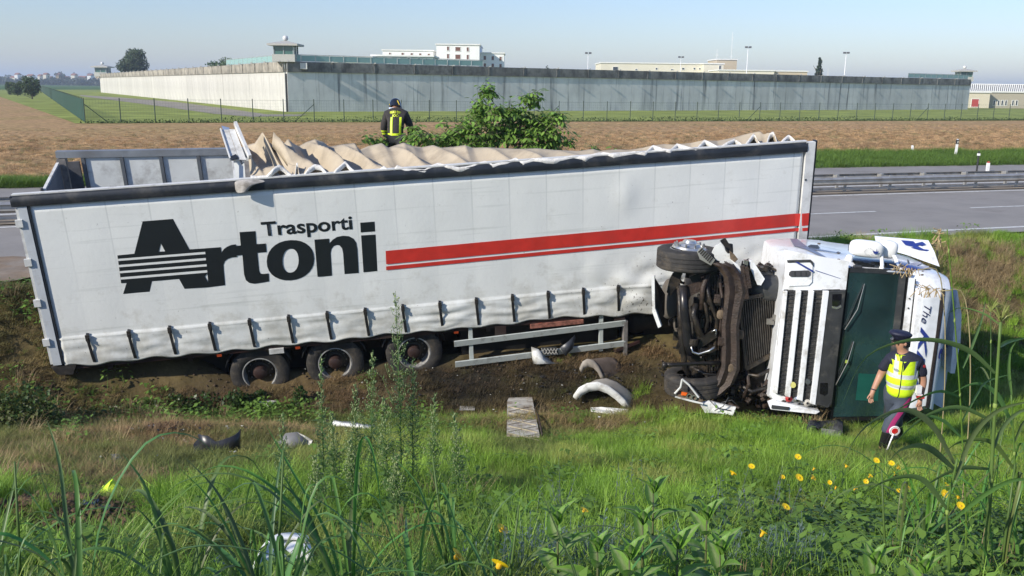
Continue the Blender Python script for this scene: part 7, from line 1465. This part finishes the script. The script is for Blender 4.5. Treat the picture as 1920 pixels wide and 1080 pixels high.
cane(4.6, [(1850, 1010), (1858, 900), (1866, 760), (1876, 604)], [(.030, -.3, [(1866, 700), (1820, 660), (1760, 640), (1690, 642), (1620, 675), (1578, 760)]), (.026, .3, [(1872, 650), (1890, 640), (1930, 632)]), (.028, -.2, [(1862, 790), (1800, 765), (1740, 780), (1690, 820), (1660, 860)]), (.024, .4, [(1875, 610), (1840, 588), (1800, 578), (1775, 590)]), (.026, .1, [(1858, 850), (1880, 800), (1915, 770), (1950, 775)]), (.03, -.3, [(1855, 880), (1800, 880), (1740, 910), (1700, 950)])], 'tallest thick cane with seed tuft at the right edge of the scene', .014, (.15, .24, .06), [(1876, 604, 16)])
cane(4.9, [(1812, 1010), (1806, 860), (1800, 740), (1790, 600), (1779, 470), (1776, 430)], [(.022, -.5, [(1800, 745), (1760, 735), (1700, 760), (1640, 800), (1600, 850)]), (.022, .3, [(1803, 790), (1830, 740), (1850, 715), (1900, 700)]), (.02, .2, [(1805, 690), (1825, 640), (1840, 600), (1848, 560)]), (.02, -.2, [(1802, 820), (1770, 790), (1730, 780), (1690, 800)])], 'thin tall cane reaching up in front of the cab roof', .006, (.14, .25, .04))
cane(5.6, [(1858, 900), (1857, 760), (1858, 640), (1857, 585)], [(.018, .2, [(1858, 720), (1840, 690), (1822, 700)])], 'slim cane with brown seed head left of the tallest cane', .005, (.10, .18, .06), [(1857, 585, 12)])
cane(4.3, [(1780, 1060), (1776, 960), (1795, 860)], [(.032, -.4, [(1790, 870), (1750, 800), (1700, 770), (1640, 790), (1600, 830), (1570, 900)]), (.034, .2, [(1790, 900), (1820, 820), (1870, 770), (1940, 750)]), (.03, -.2, [(1780, 960), (1730, 900), (1670, 900), (1610, 930)]), (.03, .2, [(1780, 980), (1840, 930), (1900, 900), (1950, 905)]), (.034, -.5, [(1790, 880), (1740, 840), (1690, 845), (1655, 880)])], 'bushy low cane with broad arching blades at the right', .01)
cane(5.2, [(1905, 980), (1902, 850), (1896, 740)], [(.03, -.2, [(1900, 800), (1870, 740), (1830, 720), (1780, 740)]), (.03, .1, [(1900, 830), (1920, 790), (1960, 780)]), (.03, -.2, [(1902, 880), (1860, 830), (1800, 830), (1760, 860)]), (.028, .1, [(1896, 740), (1890, 700), (1893, 660), (1905, 640)])], 'broad-bladed cane at the far right edge', .009)
# hanging dry panicles near the cab roof
for (u, v, y, lb) in ((1765, 545, 6.2, 'dry drooping grass panicle before the upper corner of the cab roof'), (1720, 505, 6.4, 'dry grass panicle leaning over the cab flank'), (1762, 430, 15.8, 'tall dry weed stalk at the roadside above the cab')):
    p = AtY(u, v, y); gz = tzf(p.x+.35, y); e = empty('dry_panicle', (p.x+(.0 if y > 10 else .35), y, gz), lb, 'dry grass stalk'); o0 = Vector(e.location); T = p-o0
    P = spline([(0, 0, 0), (T.x*.15, 0, T.z*.6), (T.x*.5, 0, T.z*.97), T], 12) if y < 10 else spline([(0, 0, 0), (.03, 0, T.z*.5), (T.x, 0, T.z)], 12)
    st_ = MB().tube(P, .004 if y < 10 else .012, 6).build('stem', mat('straw_stem', (.30, .25, .12), .7), e, True); b = MB(); big = 1 if y < 10 else 2.6
    for k in range(34): t = rr.uniform(0, 1); q = T+Vector((-.16*t*(1 if y < 10 else 0)+rr.uniform(-.02, .02), 0, .02*t+(0 if y < 10 else -.35*t))); r_ = q+Vector((rr.uniform(-.06, .04), rr.uniform(-.03, .03), rr.uniform(-.07, .03)))*big; b.tube([q, r_], [.002*big, .0035*big], 5)
    b.build('spikelets', mat('straw_seed', (.38, .28, .14), .8), e)['kind'] = 'stuff'
# yellow flowers
petal = MB(); 
for k in range(14): a = 2*math.pi*k/14; ca, sa = math.cos(a), math.sin(a); petal.add([(ca*.006-sa*.003, sa*.006+ca*.003, .002), (ca*.006+sa*.003, sa*.006-ca*.003, .002), (ca*.024+sa*.005, sa*.024-ca*.005, .006), (ca*.027, sa*.027, .006), (ca*.024-sa*.005, sa*.024+ca*.005, .006)], [(0, 1, 2, 3, 4)])
petal_me = petal.mesh('petals', mat('petal_yellow', (.85, .62, .01), .5, transl=.2, var=.08)); disc_me = MB().lathe([(.001, .008), (.006, .007), (.009, .003), (.008, -.008), (.003, -.012)], (0, 0, 0), (0, 0, 1), 10).mesh('flower_centre', mat('flower_centre', (.65, .38, .01), .7))
FL = [(1374, 888), (1409, 875), (1473, 951), (1496, 857), (1498, 896), (1526, 879), (1524, 896), (1587, 874), (1643, 864), (1671, 869), (1684, 877), (1678, 888), (1631, 893), (1623, 903), (1555, 905), (1567, 914), (1603, 916), (1701, 914), (1685, 921), (1776, 910), (1771, 926), (1797, 933), (1801, 949), (1095, 957), (941, 993), (858, 1043), (936, 1060), (1467, 895), (1430, 1000)]
FLAB = {(1374, 888): 'yellow flower leftmost of the patch below the overturned cab', (1409, 875): 'yellow flower next to the leftmost one of the patch', (1473, 951): 'lone bright yellow flower hanging lowest left of the patch', (1496, 857): 'yellow flower highest in the left part of the patch',
 (1587, 874): 'flat yellow flower midway between the cab lamp panel and the policeman', (1643, 864): 'yellow flower directly below the policeman\'s front boot', (1671, 869): 'fully open yellow flower right of the signalling paddle', (1684, 877): 'yellow flower just right of the one below the paddle', (1701, 914): 'round yellow flower below the policeman between two stems', (1685, 921): 'small yellow flower touching the round one below the policeman',
 (1776, 910): 'yellow flower uppermost of the four beside the canes', (1771, 926): 'largest yellow flower of the four beside the canes', (1797, 933): 'yellow flower right of the largest one beside the canes', (1801, 949): 'yellow flower lowest of the four beside the canes', (1430, 1000): 'tiny yellow bud low between broad leaves and dead stems', (1498, 896): 'double yellow flower in the left middle of the patch', (1524, 896): 'yellow flower right of the double one', (1526, 879): 'small yellow bud above the double flower', (1467, 895): 'small yellow bud left of the double flower'}
def wherelab(u, v):
    if u < 900: return 'yellow flower lowest left, between reeds at the bottom edge'
    if u < 1000: return 'yellow flower above the bottom edge near the pale dry stems' if v < 1020 else 'yellow flower at the bottom edge left of the broad-leaved plants'
    if u < 1200: return 'lone yellow flower over the blue-grey plants'
    return None
for i, (u, v) in enumerate(FL):
    d = ray(u, v); t = 2.5; hs = .40
    while t < 30 and (CAM+d*t).z > tzf((CAM+d*t).x, (CAM+d*t).y)+hs: t += .03
    p = CAM+d*t; g0 = gl(p.x+rr.uniform(-.08, .08), p.y+rr.uniform(-.05, .1)); small = (u, v) in ((1526, 879), (1678, 888), (1631, 893), (1623, 903), (1555, 905), (1567, 914), (1603, 916), (1685, 921), (1467, 895), (1430, 1000))
    e = empty('yellow_flower', g0, FLAB.get((u, v)) or wherelab(u, v) or ('small half-open yellow flower in the flower patch before the policeman' if small else 'open yellow daisy-like flower in the patch below the policeman'), 'flower', 'yellow flowers in the foreground'); top = p-g0
    o = MB().tube(spline([(0, 0, 0), (top.x*.3, top.y*.3, top.z*.5), top-Vector((0, 0, .01))], 8), .0032, 5).build('stem', PLG, e, True); colmesh(o.data, (.06, .11, .03))
    f = link('petals', petal_me, e, top); f.rotation_euler = (rr.uniform(.3, .9), rr.uniform(-.4, .1), rr.random()*3); s = (.8 if small else 1.25)*rr.uniform(.9, 1.15)*(1.15 if t < 5.5 else 1.0); f.scale = (s, s, s*(2 if small else 1)); link('flower_centre', disc_me, f)
    for k in range(6):
        z = top.z*rr.uniform(.1, .85); a = rr.random()*6.28; L = rr.uniform(.05, .11); q0 = Vector((top.x*z/top.z, top.y*z/top.z, z)); blade(e, [q0, q0+Vector((math.cos(a)*L*.5, math.sin(a)*L*.5, .03)), q0+Vector((math.cos(a)*L, math.sin(a)*L, .01))], .022, (.06, .12, .03), 'leaf', Vector((-math.sin(a), math.cos(a), 0)), lambda t: math.sin(math.pi*min(1, t*.95+.08))**.7, 6)
# big leaf plants
def bigleaf_mesh(L, W, c, seed):
    r = random.Random(seed); n = 12; V = []; F_ = []
    for i in range(n+1):
        t = i/n; w = W*.5*(math.sin(math.pi*t**.72)**.8*(1-.15*t))*(1+.10*(i % 2)) if 0 < i < n else .004; z = .10*L*math.sin(t*2.2)-.22*L*t*t; x = L*t
        V += [(x, -w, z+w*.35), (x, -w*.5, z+w*.12), (x, 0, z), (x, w*.5, z+w*.12), (x, w, z+w*.35)]
    for i in range(n):
        for j in range(4): a = 5*i+j; F_.append((a, a+1, a+6, a+5))
    me = MB().add(V, F_).mesh('leaf', BLM, True, fix=False); cc = np.zeros((len(me.vertices), 4), np.float32); cc[:] = (*c, 1)
    for i in range(n+1): cc[5*i+2, :3] = (.28, .36, .14)
    me.color_attributes.new('col', 'FLOAT_COLOR', 'POINT').data.foreach_set('color', cc.ravel()); return me
BLM = mat('broad_leaf', (.1, .2, .03), .45, var=.15, scale=9, transl=.4, spec=.4, attr='col', bump=.3, bscale=40)
LM = [bigleaf_mesh(.20, .085, c, i) for i, c in enumerate(((.14, .28, .045), (.18, .34, .05), (.10, .22, .04)))]; LMs = [bigleaf_mesh(.11, .05, c, i) for i, c in enumerate(((.18, .36, .05), (.15, .30, .045)))]
for i, (u, v, y, n_, lb) in enumerate([(1045, 985, 4.0, 3, 'broad-leaved plant at the bottom left of its group beside the blue-grey plants'), (1205, 985, 4.1, 5, 'tallest upright broad-leaved plant in the middle of its group'), (1325, 975, 4.2, 5, 'broad-leaved plant with erect top leaves on the right of its group'), (1225, 925, 4.7, 4, 'broad-leaved plant standing behind the tallest one'), (1120, 1035, 3.8, 4, 'broad-leaved plant with wide flat leaves at the bottom edge'), (1350, 1040, 3.7, 4, 'broad-leaved plant at the bottom edge, rightmost of its group'), (1270, 1030, 3.8, 4, 'shaded broad-leaved plant in the centre of the bottom edge'), (1180, 1050, 3.6, 4, 'low broad-leaved plant between its neighbours at the bottom edge'), (1640, 1060, 3.8, 4, 'broad-leaved plant at the bottom edge below the yellow flowers'), (1730, 1075, 3.7, 3, 'broad-leaved plant at the bottom edge in the right corner area')]):
    p = AtY(u, v, y); g0 = gl(p.x, y); h = max(.35, p.z-g0.z); e = empty('broad_leaved_plant', g0, lb, 'leafy plant', 'broad-leaved plants at the bottom'); o = MB().tube([(0, 0, 0), (.01, 0, h*.5), (0, 0, h)], [.009, .007, .004], 7).build('stem', PLG, e, True); colmesh(o.data, (.12, .14, .05))
    lv = int(h/.085)
    for k in range(lv):
        z = h-.085*k; base = rr.random()*.5+k*1.57
        for s_ in (0, 1):
            tilt = -.9+.20*k+rr.uniform(-.12, .12) if k < 4 else rr.uniform(-.2, .25); l_ = link('leaf', rr.choice(LM if k else LM[:2]), e, (0, 0, z)); l_.rotation_euler = (rr.uniform(-.3, .3), max(-1.15, tilt), base+s_*math.pi+rr.uniform(-.2, .2)); sc = min(1.15, .72+.14*k)*rr.uniform(.85, 1.15); l_.scale = (sc,)*3
    for s_ in range(3): l_ = link('leaf', LMs[0], e, (0, 0, h)); l_.rotation_euler = (0, -1.25, s_*2.1+.4)
# tall seeding weeds in the middle
bud_m = mat('bud_pale', (.27, .33, .14), .7, var=.2)
def weedplant(u, vtop, y, spread, label, dens=1.0, c=(.13, .24, .07)):
    T = AtY(u, vtop, y); g0 = gl(T.x+rr.uniform(-.05, .05), y); H = T.z-g0.z; e = empty('flowering_weed', g0, label, 'tall weed', 'tall seeding weeds in the middle foreground'); D = T-g0
    V = []; st_ = MB(); bu = MB(); Lv = []; Lf = []
    def at(t): return Vector((D.x*t*t, .02*math.sin(t*5), H*t))
    st_.tube([at(t) for t in np.linspace(0, 1, 12)], [.007*(1-.75*t) for t in np.linspace(0, 1, 12)], 6)
    nb = int(34*dens)
    for k in range(nb):
        t = .30+.68*k/nb; a = k*2.4+rr.uniform(-.3, .3); L = spread*(1-.8*abs(t-.45)**1.1)*(1.15-t)*rr.uniform(.7, 1.2); b0 = at(t); tip = b0+Vector((math.cos(a)*L*.55, math.sin(a)*L*.55, L*.85)); mid = (b0+tip)/2+Vector((math.cos(a)*L*.1, math.sin(a)*L*.1, -.02)); st_.tube([b0, mid, tip], [.003, .0022, .0015], 5)
        for j in range(int(7+5*rr.random())):
            f = .25+.75*rr.random(); q = b0.lerp(tip, f); r_ = q+Vector((rr.uniform(-1, 1), rr.uniform(-1, 1), rr.uniform(.2, 1.2)))*L*.16; st_.tube([q, r_], [.0015, .001], 4); s = rr.uniform(.0035, .0075); bu.lathe([(.001, -s), (s*.8, 0), (s*.45, s*1.3)], r_, (0, 0, 1), 6)
        for j in range(3): f = rr.random(); q = b0.lerp(tip, f); v0 = len(Lv); d = Vector((rr.uniform(-1, 1), rr.uniform(-1, 1), rr.uniform(-.1, .7))).normalized()*.045; w = d.cross(Vector((0, 0, 1))).normalized()*.005; Lv += [q, q+d*.4+w, q+d, q+d*.4-w]; Lf.append((v0, v0+1, v0+2, v0+3))
    for k in range(int(150*dens)):
        t = rr.uniform(.03, .62); a = rr.random()*6.28; q = at(t); L = rr.uniform(.06, .13); d = Vector((math.cos(a), math.sin(a), rr.uniform(-.1, .8))).normalized()*L; w = d.cross(Vector((0, 0, 1))).normalized()*.007; v0 = len(Lv); Lv += [q, q+d*.4+w, q+d+Vector((0, 0, -.02)), q+d*.4-w]; Lf.append((v0, v0+1, v0+2, v0+3))
    o = st_.build('stem', PLG, e, True, fix=False); colmesh(o.data, c); o = MB().add(Lv, Lf).build('foliage', PLG, e, fix=False); colmesh(o.data, tuple(x*.9 for x in c)); o['kind'] = 'stuff'; bu.build('buds', bud_m, e, fix=False)['kind'] = 'stuff'; return e
for a in [(742, 545, 8.2, .42, 'tallest seeding weed in front of the trailer, reaching over the curtain hem', 1.3), (700, 655, 8.0, .32, 'seeding weed just left of the tallest one', 1.1), (775, 668, 8.3, .3, 'seeding weed just right of the tallest one', 1.1), (668, 715, 7.8, .28, 'seeding weed two left of the tallest one', 1.0), (603, 662, 7.4, .20, 'thin single seeding weed before the middle trailer wheel', .8), (622, 770, 7.6, .25, 'shorter seeding weed below the middle trailer wheel', 1.0), (532, 770, 7.2, .20, 'thin pale seeding weed beside the grey buckled panel', .7), (815, 735, 7.9, .25, 'seeding weed right of the tallest one, near the front wheel', .9), (850, 770, 7.4, .24, 'low seeding weed rightmost of its clump', .9), (720, 740, 7.3, .3, 'bushy seeding weed at the foot of the tallest one', 1.0), (655, 820, 6.9, .25, 'low seeding weed by the white strip', .9), (590, 850, 6.6, .25, 'low seeding weed left of the white strip', .8), (745, 850, 6.6, .25, 'low bushy weed in front of the white strip', .9)]:
    weedplant(*a)
# pale dry stems and blue-grey plants
def stems(name, u, v, y, n, H, spread, c, label, cat, m=None, group=None, leafn=0, r=.003):
    p = AtY(u, v, y); g0 = gl(p.x, y); e = empty(name, g0, label, cat, group); b = MB(); lv = MB()
    for k in range(n):
        x, y_ = rr.gauss(0, spread*.4), rr.gauss(0, spread*.3); h = H*rr.uniform(.5, 1.1); dx, dy = rr.gauss(0, .12)*h, rr.gauss(0, .1)*h; P = [(x, y_, 0), (x+dx*.4, y_+dy*.4, h*.5), (x+dx, y_+dy, h)]; b.tube(P, [r, r*.8, r*.4], 4)
        for j in range(leafn): t = rr.uniform(.2, 1); q = Vector((x+dx*t, y_+dy*t, h*t)); d = Vector((rr.uniform(-1, 1), rr.uniform(-1, 1), rr.uniform(.1, 1))).normalized()*.035; w = d.cross(Vector((.1, 0, 1))).normalized()*.004; lv.add([q, q+d*.5+w, q+d, q+d*.5-w], [(0, 1, 2, 3)])
    o = b.build('stems', PLG, e, fix=False); colmesh(o.data, c); o['kind'] = 'stuff'
    if leafn: o = lv.build('leaves', PLG, e, fix=False); colmesh(o.data, c); o['kind'] = 'stuff'
for i, (u, v, y, lb) in enumerate([(1020, 990, 4.9, 'blue-grey bushy plant left of the broad-leaved plants'), (1070, 1010, 4.7, 'blue-grey plant right behind the leftmost broad leaves'), (1130, 980, 5.0, 'blue-grey plant between the broad-leaved plants and the grass'), (1000, 1040, 4.4, 'blue-grey plant at the bottom edge'), (1470, 1010, 4.9, 'blue-grey plant below the lowest left yellow flower'), (1300, 1010, 5.0, 'grey-green plant behind the right broad-leaved plant')]): stems('blue_grey_plant', u, v, y, 46, .42, .28, (.17, .24, .22), lb, 'grey plant', group='blue-grey plants', leafn=14)
for i, (u, v, y, lb) in enumerate([(765, 960, 5.6, 'bundle of pale dead stems below the seeding weeds'), (790, 890, 6.4, 'pale dead stems just below the tallest weed'), (1750, 1000, 4.8, 'tangle of pale dead stems under the yellow flowers at right'), (1890, 985, 5.0, 'broken pale cane stubs at the right edge'), (1420, 1075, 4.3, 'pale dead stems at the bottom edge right of the broad leaves'), (290, 735, 14.0, 'straw-coloured tuft before the trailer hem near its tail'), (230, 715, 14.0, 'straw tuft by the bottom corner of the trailer doors'), (590, 738, 14.6, 'dry tuft below the middle trailer wheel')]): stems('dead_stems', u, v, y, 60, .3, .32, (.34, .26, .14), lb, 'dead stems', group='dead stems in the grass', r=.004)
for i, (u, v, y, lb) in enumerate([(1050, 880, 6.5, 'thin blue-flowered stalk group in the mid grass'), (1190, 850, 7.0, 'thin grey-blue stalk left of the flower patch'), (1395, 930, 6.3, 'pale lilac stalks beside the first yellow flower'), (1450, 900, 6.5, 'lilac flower spikes within the yellow flower patch')]): stems('lilac_stalks', u, v, y, 9, .6, .3, (.17, .19, .24), lb, 'flower stalks', group='lilac stalks', leafn=10, r=.0022)
# walnut bush behind the trailer ---------------------------------------------
def walnut(u, vb, y, lobes, n, label):
    p = AtY(u, vb, y); g0 = Vector((p.x, y, tzf(p.x, y)-.05)); e = empty('walnut_bush', g0, label, 'bush', 'walnut bushes behind the trailer'); tr_ = MB(); V = []; F_ = []; C_c = []
    for (lu, lv, rw, rh, wt) in lobes:
        c = AtY(lu, lv, y+rr.uniform(-.3, .3))-g0; tr_.tube(spline([(c.x*.15, 0, 0), (c.x*.5, c.y*.5, c.z*.5), c], 6), [.035, .03, .025, .02, .014, .009, .005], 6)
        for k in range(int(n*wt)):
            d = Vector((rr.gauss(0, 1), rr.gauss(0, 1), rr.gauss(0, 1))).normalized()*rr.random()**.4; q = c+Vector((d.x*rw, d.y*rw, d.z*rh)); a = rr.random()*6.28; out = Vector((math.cos(a), math.sin(a), rr.uniform(-.2, .5))); out = (out+d*.8).normalized(); R = .28
            tr_.tube([q-out*R*.6, q, q+out*R*.5], [.006, .005, .003], 4, False)
            for j in range(7):
                s = (j//2)/3.0; b0 = q+out*(R*(s-.4)); sd = out.cross(Vector((0, 0, 1))); sd = sd.normalized() if sd.length > .1 else Vector((1, 0, 0)); ld = (sd*(1 if j % 2 else -1)*.8+out*.5+Vector((0, 0, -.45-.3*rr.random()))).normalized() if j < 6 else (out+Vector((0, 0, -.5))).normalized()
                L = rr.uniform(.11, .17); w = ld.cross(Vector((rr.uniform(-.4, .4), rr.uniform(-.4, .4), 1))).normalized()*L*.23; v0 = len(V); V += [b0, b0+ld*L*.35+w, b0+ld*L*.7+w*.8+Vector((0, 0, -.01)), b0+ld*L+Vector((0, 0, -.02)), b0+ld*L*.7-w*.8+Vector((0, 0, -.01)), b0+ld*L*.35-w]; F_.append((v0, v0+1, v0+4, v0+5)); F_.append((v0+1, v0+2, v0+3, v0+4)); cc = np.array([.19, .32, .065])*rr.uniform(.6, 1.5); C_c += [cc]*6
    tr_.build('branches', mat('green_bark', (.12, .11, .06), .8, var=.2), e, True, fix=False); me = np_mesh('foliage', [tuple(v) for v in V], F_, leafmat('walnut_leaf', 'col', transl=.4, rough=.38), False, np.array(C_c)); o = link('foliage', me, e); o['kind'] = 'stuff'
walnut(945, 290, 20.0, [(905, 215, .22, .30, .1), (915, 172, .18, .17, .08), (895, 200, .16, .14, .05), (995, 185, .2, .14, .08), (960, 205, .3, .12, .10), (870, 240, .45, .22, .16), (920, 250, .5, .25, .2), (985, 250, .5, .28, .2), (1035, 245, .32, .38, .22), (1050, 215, .15, .12, .04), (835, 262, .3, .16, .10), (1000, 222, .35, .12, .1), (890, 270, .5, .15, .15), (1010, 275, .5, .15, .15), (830, 232, .07, .06, .01), (1068, 268, .1, .12, .02), (955, 235, .35, .3, .16), (1010, 235, .3, .25, .12), (850, 250, .3, .15, .1), (925, 205, .2, .2, .06)], 250, 'large leafy walnut bush rising behind the middle of the trailer')
walnut(750, 285, 19.6, [(715, 266, .2, .08, .10), (788, 257, .3, .17, .22), (755, 274, .3, .08, .12), (800, 268, .16, .10, .08), (690, 260, .1, .06, .04), (775, 240, .10, .1, .05)], 120, 'small walnut bush in front of the firefighter behind the trailer')
walnut(1120, 300, 19.8, [(1115, 280, .2, .05, .1), (1170, 283, .15, .04, .06)], 60, 'low walnut shoots just showing above the roof tarpaulin')
# brambles around the trailer tail and the wheels
def bush(u, v, y, lobes, n, c, label, ls=.06, dz=0.0):
    p = AtY(u, v, y); g0 = Vector((p.x, y, tzf(p.x, y)+dz)); e = empty('bramble_bush', g0, label, 'bush', 'bramble bushes round the trailer tail'); P = []; b = MB()
    for (dx, dy, dz_, r, h) in lobes:
        k = int(n/len(lobes)); d = rng.normal(size=(k, 3)); d /= np.linalg.norm(d, axis=1)[:, None]; q = rng.random(k)**.4; P.append(np.stack([dx+d[:, 0]*r*q, dy+d[:, 1]*r*q*.8, dz_+d[:, 2]*h*q], 1))
        for j in range(4): a = rr.random()*6.28; b.tube([(dx*.3, dy*.3, 0), (dx+math.cos(a)*r*.4, dy+math.sin(a)*r*.4, dz_), (dx+math.cos(a)*r, dy+math.sin(a)*r, dz_+h*.6)], [.006, .005, .002], 4)
    b.build('stems', mat('bramble_stem', (.12, .08, .04), .8), e, fix=False); P = np.concatenate(P); P = P[P[:, 2] > -.05]; V, Fq, cc = leaf_cloud(P, ls, c, elong=1.4); o = link('foliage', np_mesh('foliage', V, Fq, PLG, False, cc), e); o['kind'] = 'stuff'
bush(30, 585, 13.2, [(0, 0, .35, .5, .4), (-.5, .1, .2, .5, .3), (.3, -.1, .1, .35, .3), (-.9, .2, .3, .5, .4)], 2600, (.065, .11, .03), 'bramble bush on the verge at the left edge beside the trailer doors')
bush(40, 650, 13.2, [(0, -.2, .2, .5, .3), (-.7, -.1, .2, .5, .3), (-.2, .2, .3, .4, .3)], 1800, (.09, .11, .03), 'lower bramble bush below the one at the left edge')
bush(380, 695, 14.8, [(0, 0, .16, .35, .24), (.55, 0, .26, .22, .22), (-.6, .1, .06, .3, .12), (.95, .0, .05, .2, .14), (.2, -.1, .05, .5, .1)], 1500, (.045, .085, .022), 'dark bramble bush before the rearmost trailer wheel', .065)
bush(555, 705, 14.9, [(0, 0, .12, .22, .18), (.0, .2, .25, .15, .25), (.25, 0, .08, .2, .12)], 900, (.05, .09, .022), 'small dark bramble between the two rearmost trailer wheels', .06)
bush(270, 690, 14.6, [(0, 0, .12, .3, .2), (.45, .1, .18, .25, .2), (-.4, 0, .08, .3, .12)], 1300, (.06, .10, .025), 'dark bramble under the curtain hem left of the rearmost wheel')
bush(455, 712, 15.0, [(0, 0, .1, .2, .18), (.25, .1, .16, .15, .15)], 700, (.045, .085, .022), 'bramble growing over the rearmost trailer wheel')
bush(170, 690, 14.1, [(0, 0, .08, .4, .12), (.5, .2, .05, .35, .1)], 700, (.07, .10, .03), 'low weeds at the bottom corner of the trailer doors', .055)
bush(640, 545, 17.2, [(0, 0, .1, .4, .2)], 300, (.06, .1, .03), 'weeds on the verge behind the trailer')
bush(1585, 452, 18.6, [(0, 0, .1, .5, .12), (.7, .1, .08, .4, .1)], 700, (.10, .17, .04), 'low roadside weeds behind the white mirror')
# ------------------------------------------------------------------ haze
hm = bpy.data.materials.new('haze'); hm.use_nodes = True; _n = hm.node_tree.nodes; _n.clear()
_o = _n.new('ShaderNodeOutputMaterial'); _p = _n.new('ShaderNodeVolumePrincipled'); _p.inputs['Density'].default_value = .00036; _p.inputs['Color'].default_value = (.74, .86, 1, 1); _p.inputs['Anisotropy'].default_value = .1
hm.node_tree.links.new(_p.outputs[0], _o.inputs['Volume'])
hz_ = MB().b2(-5600, 5600, -3100, 9100, -4, 60).build('haze', hm); tag(hz_, kind='stuff')
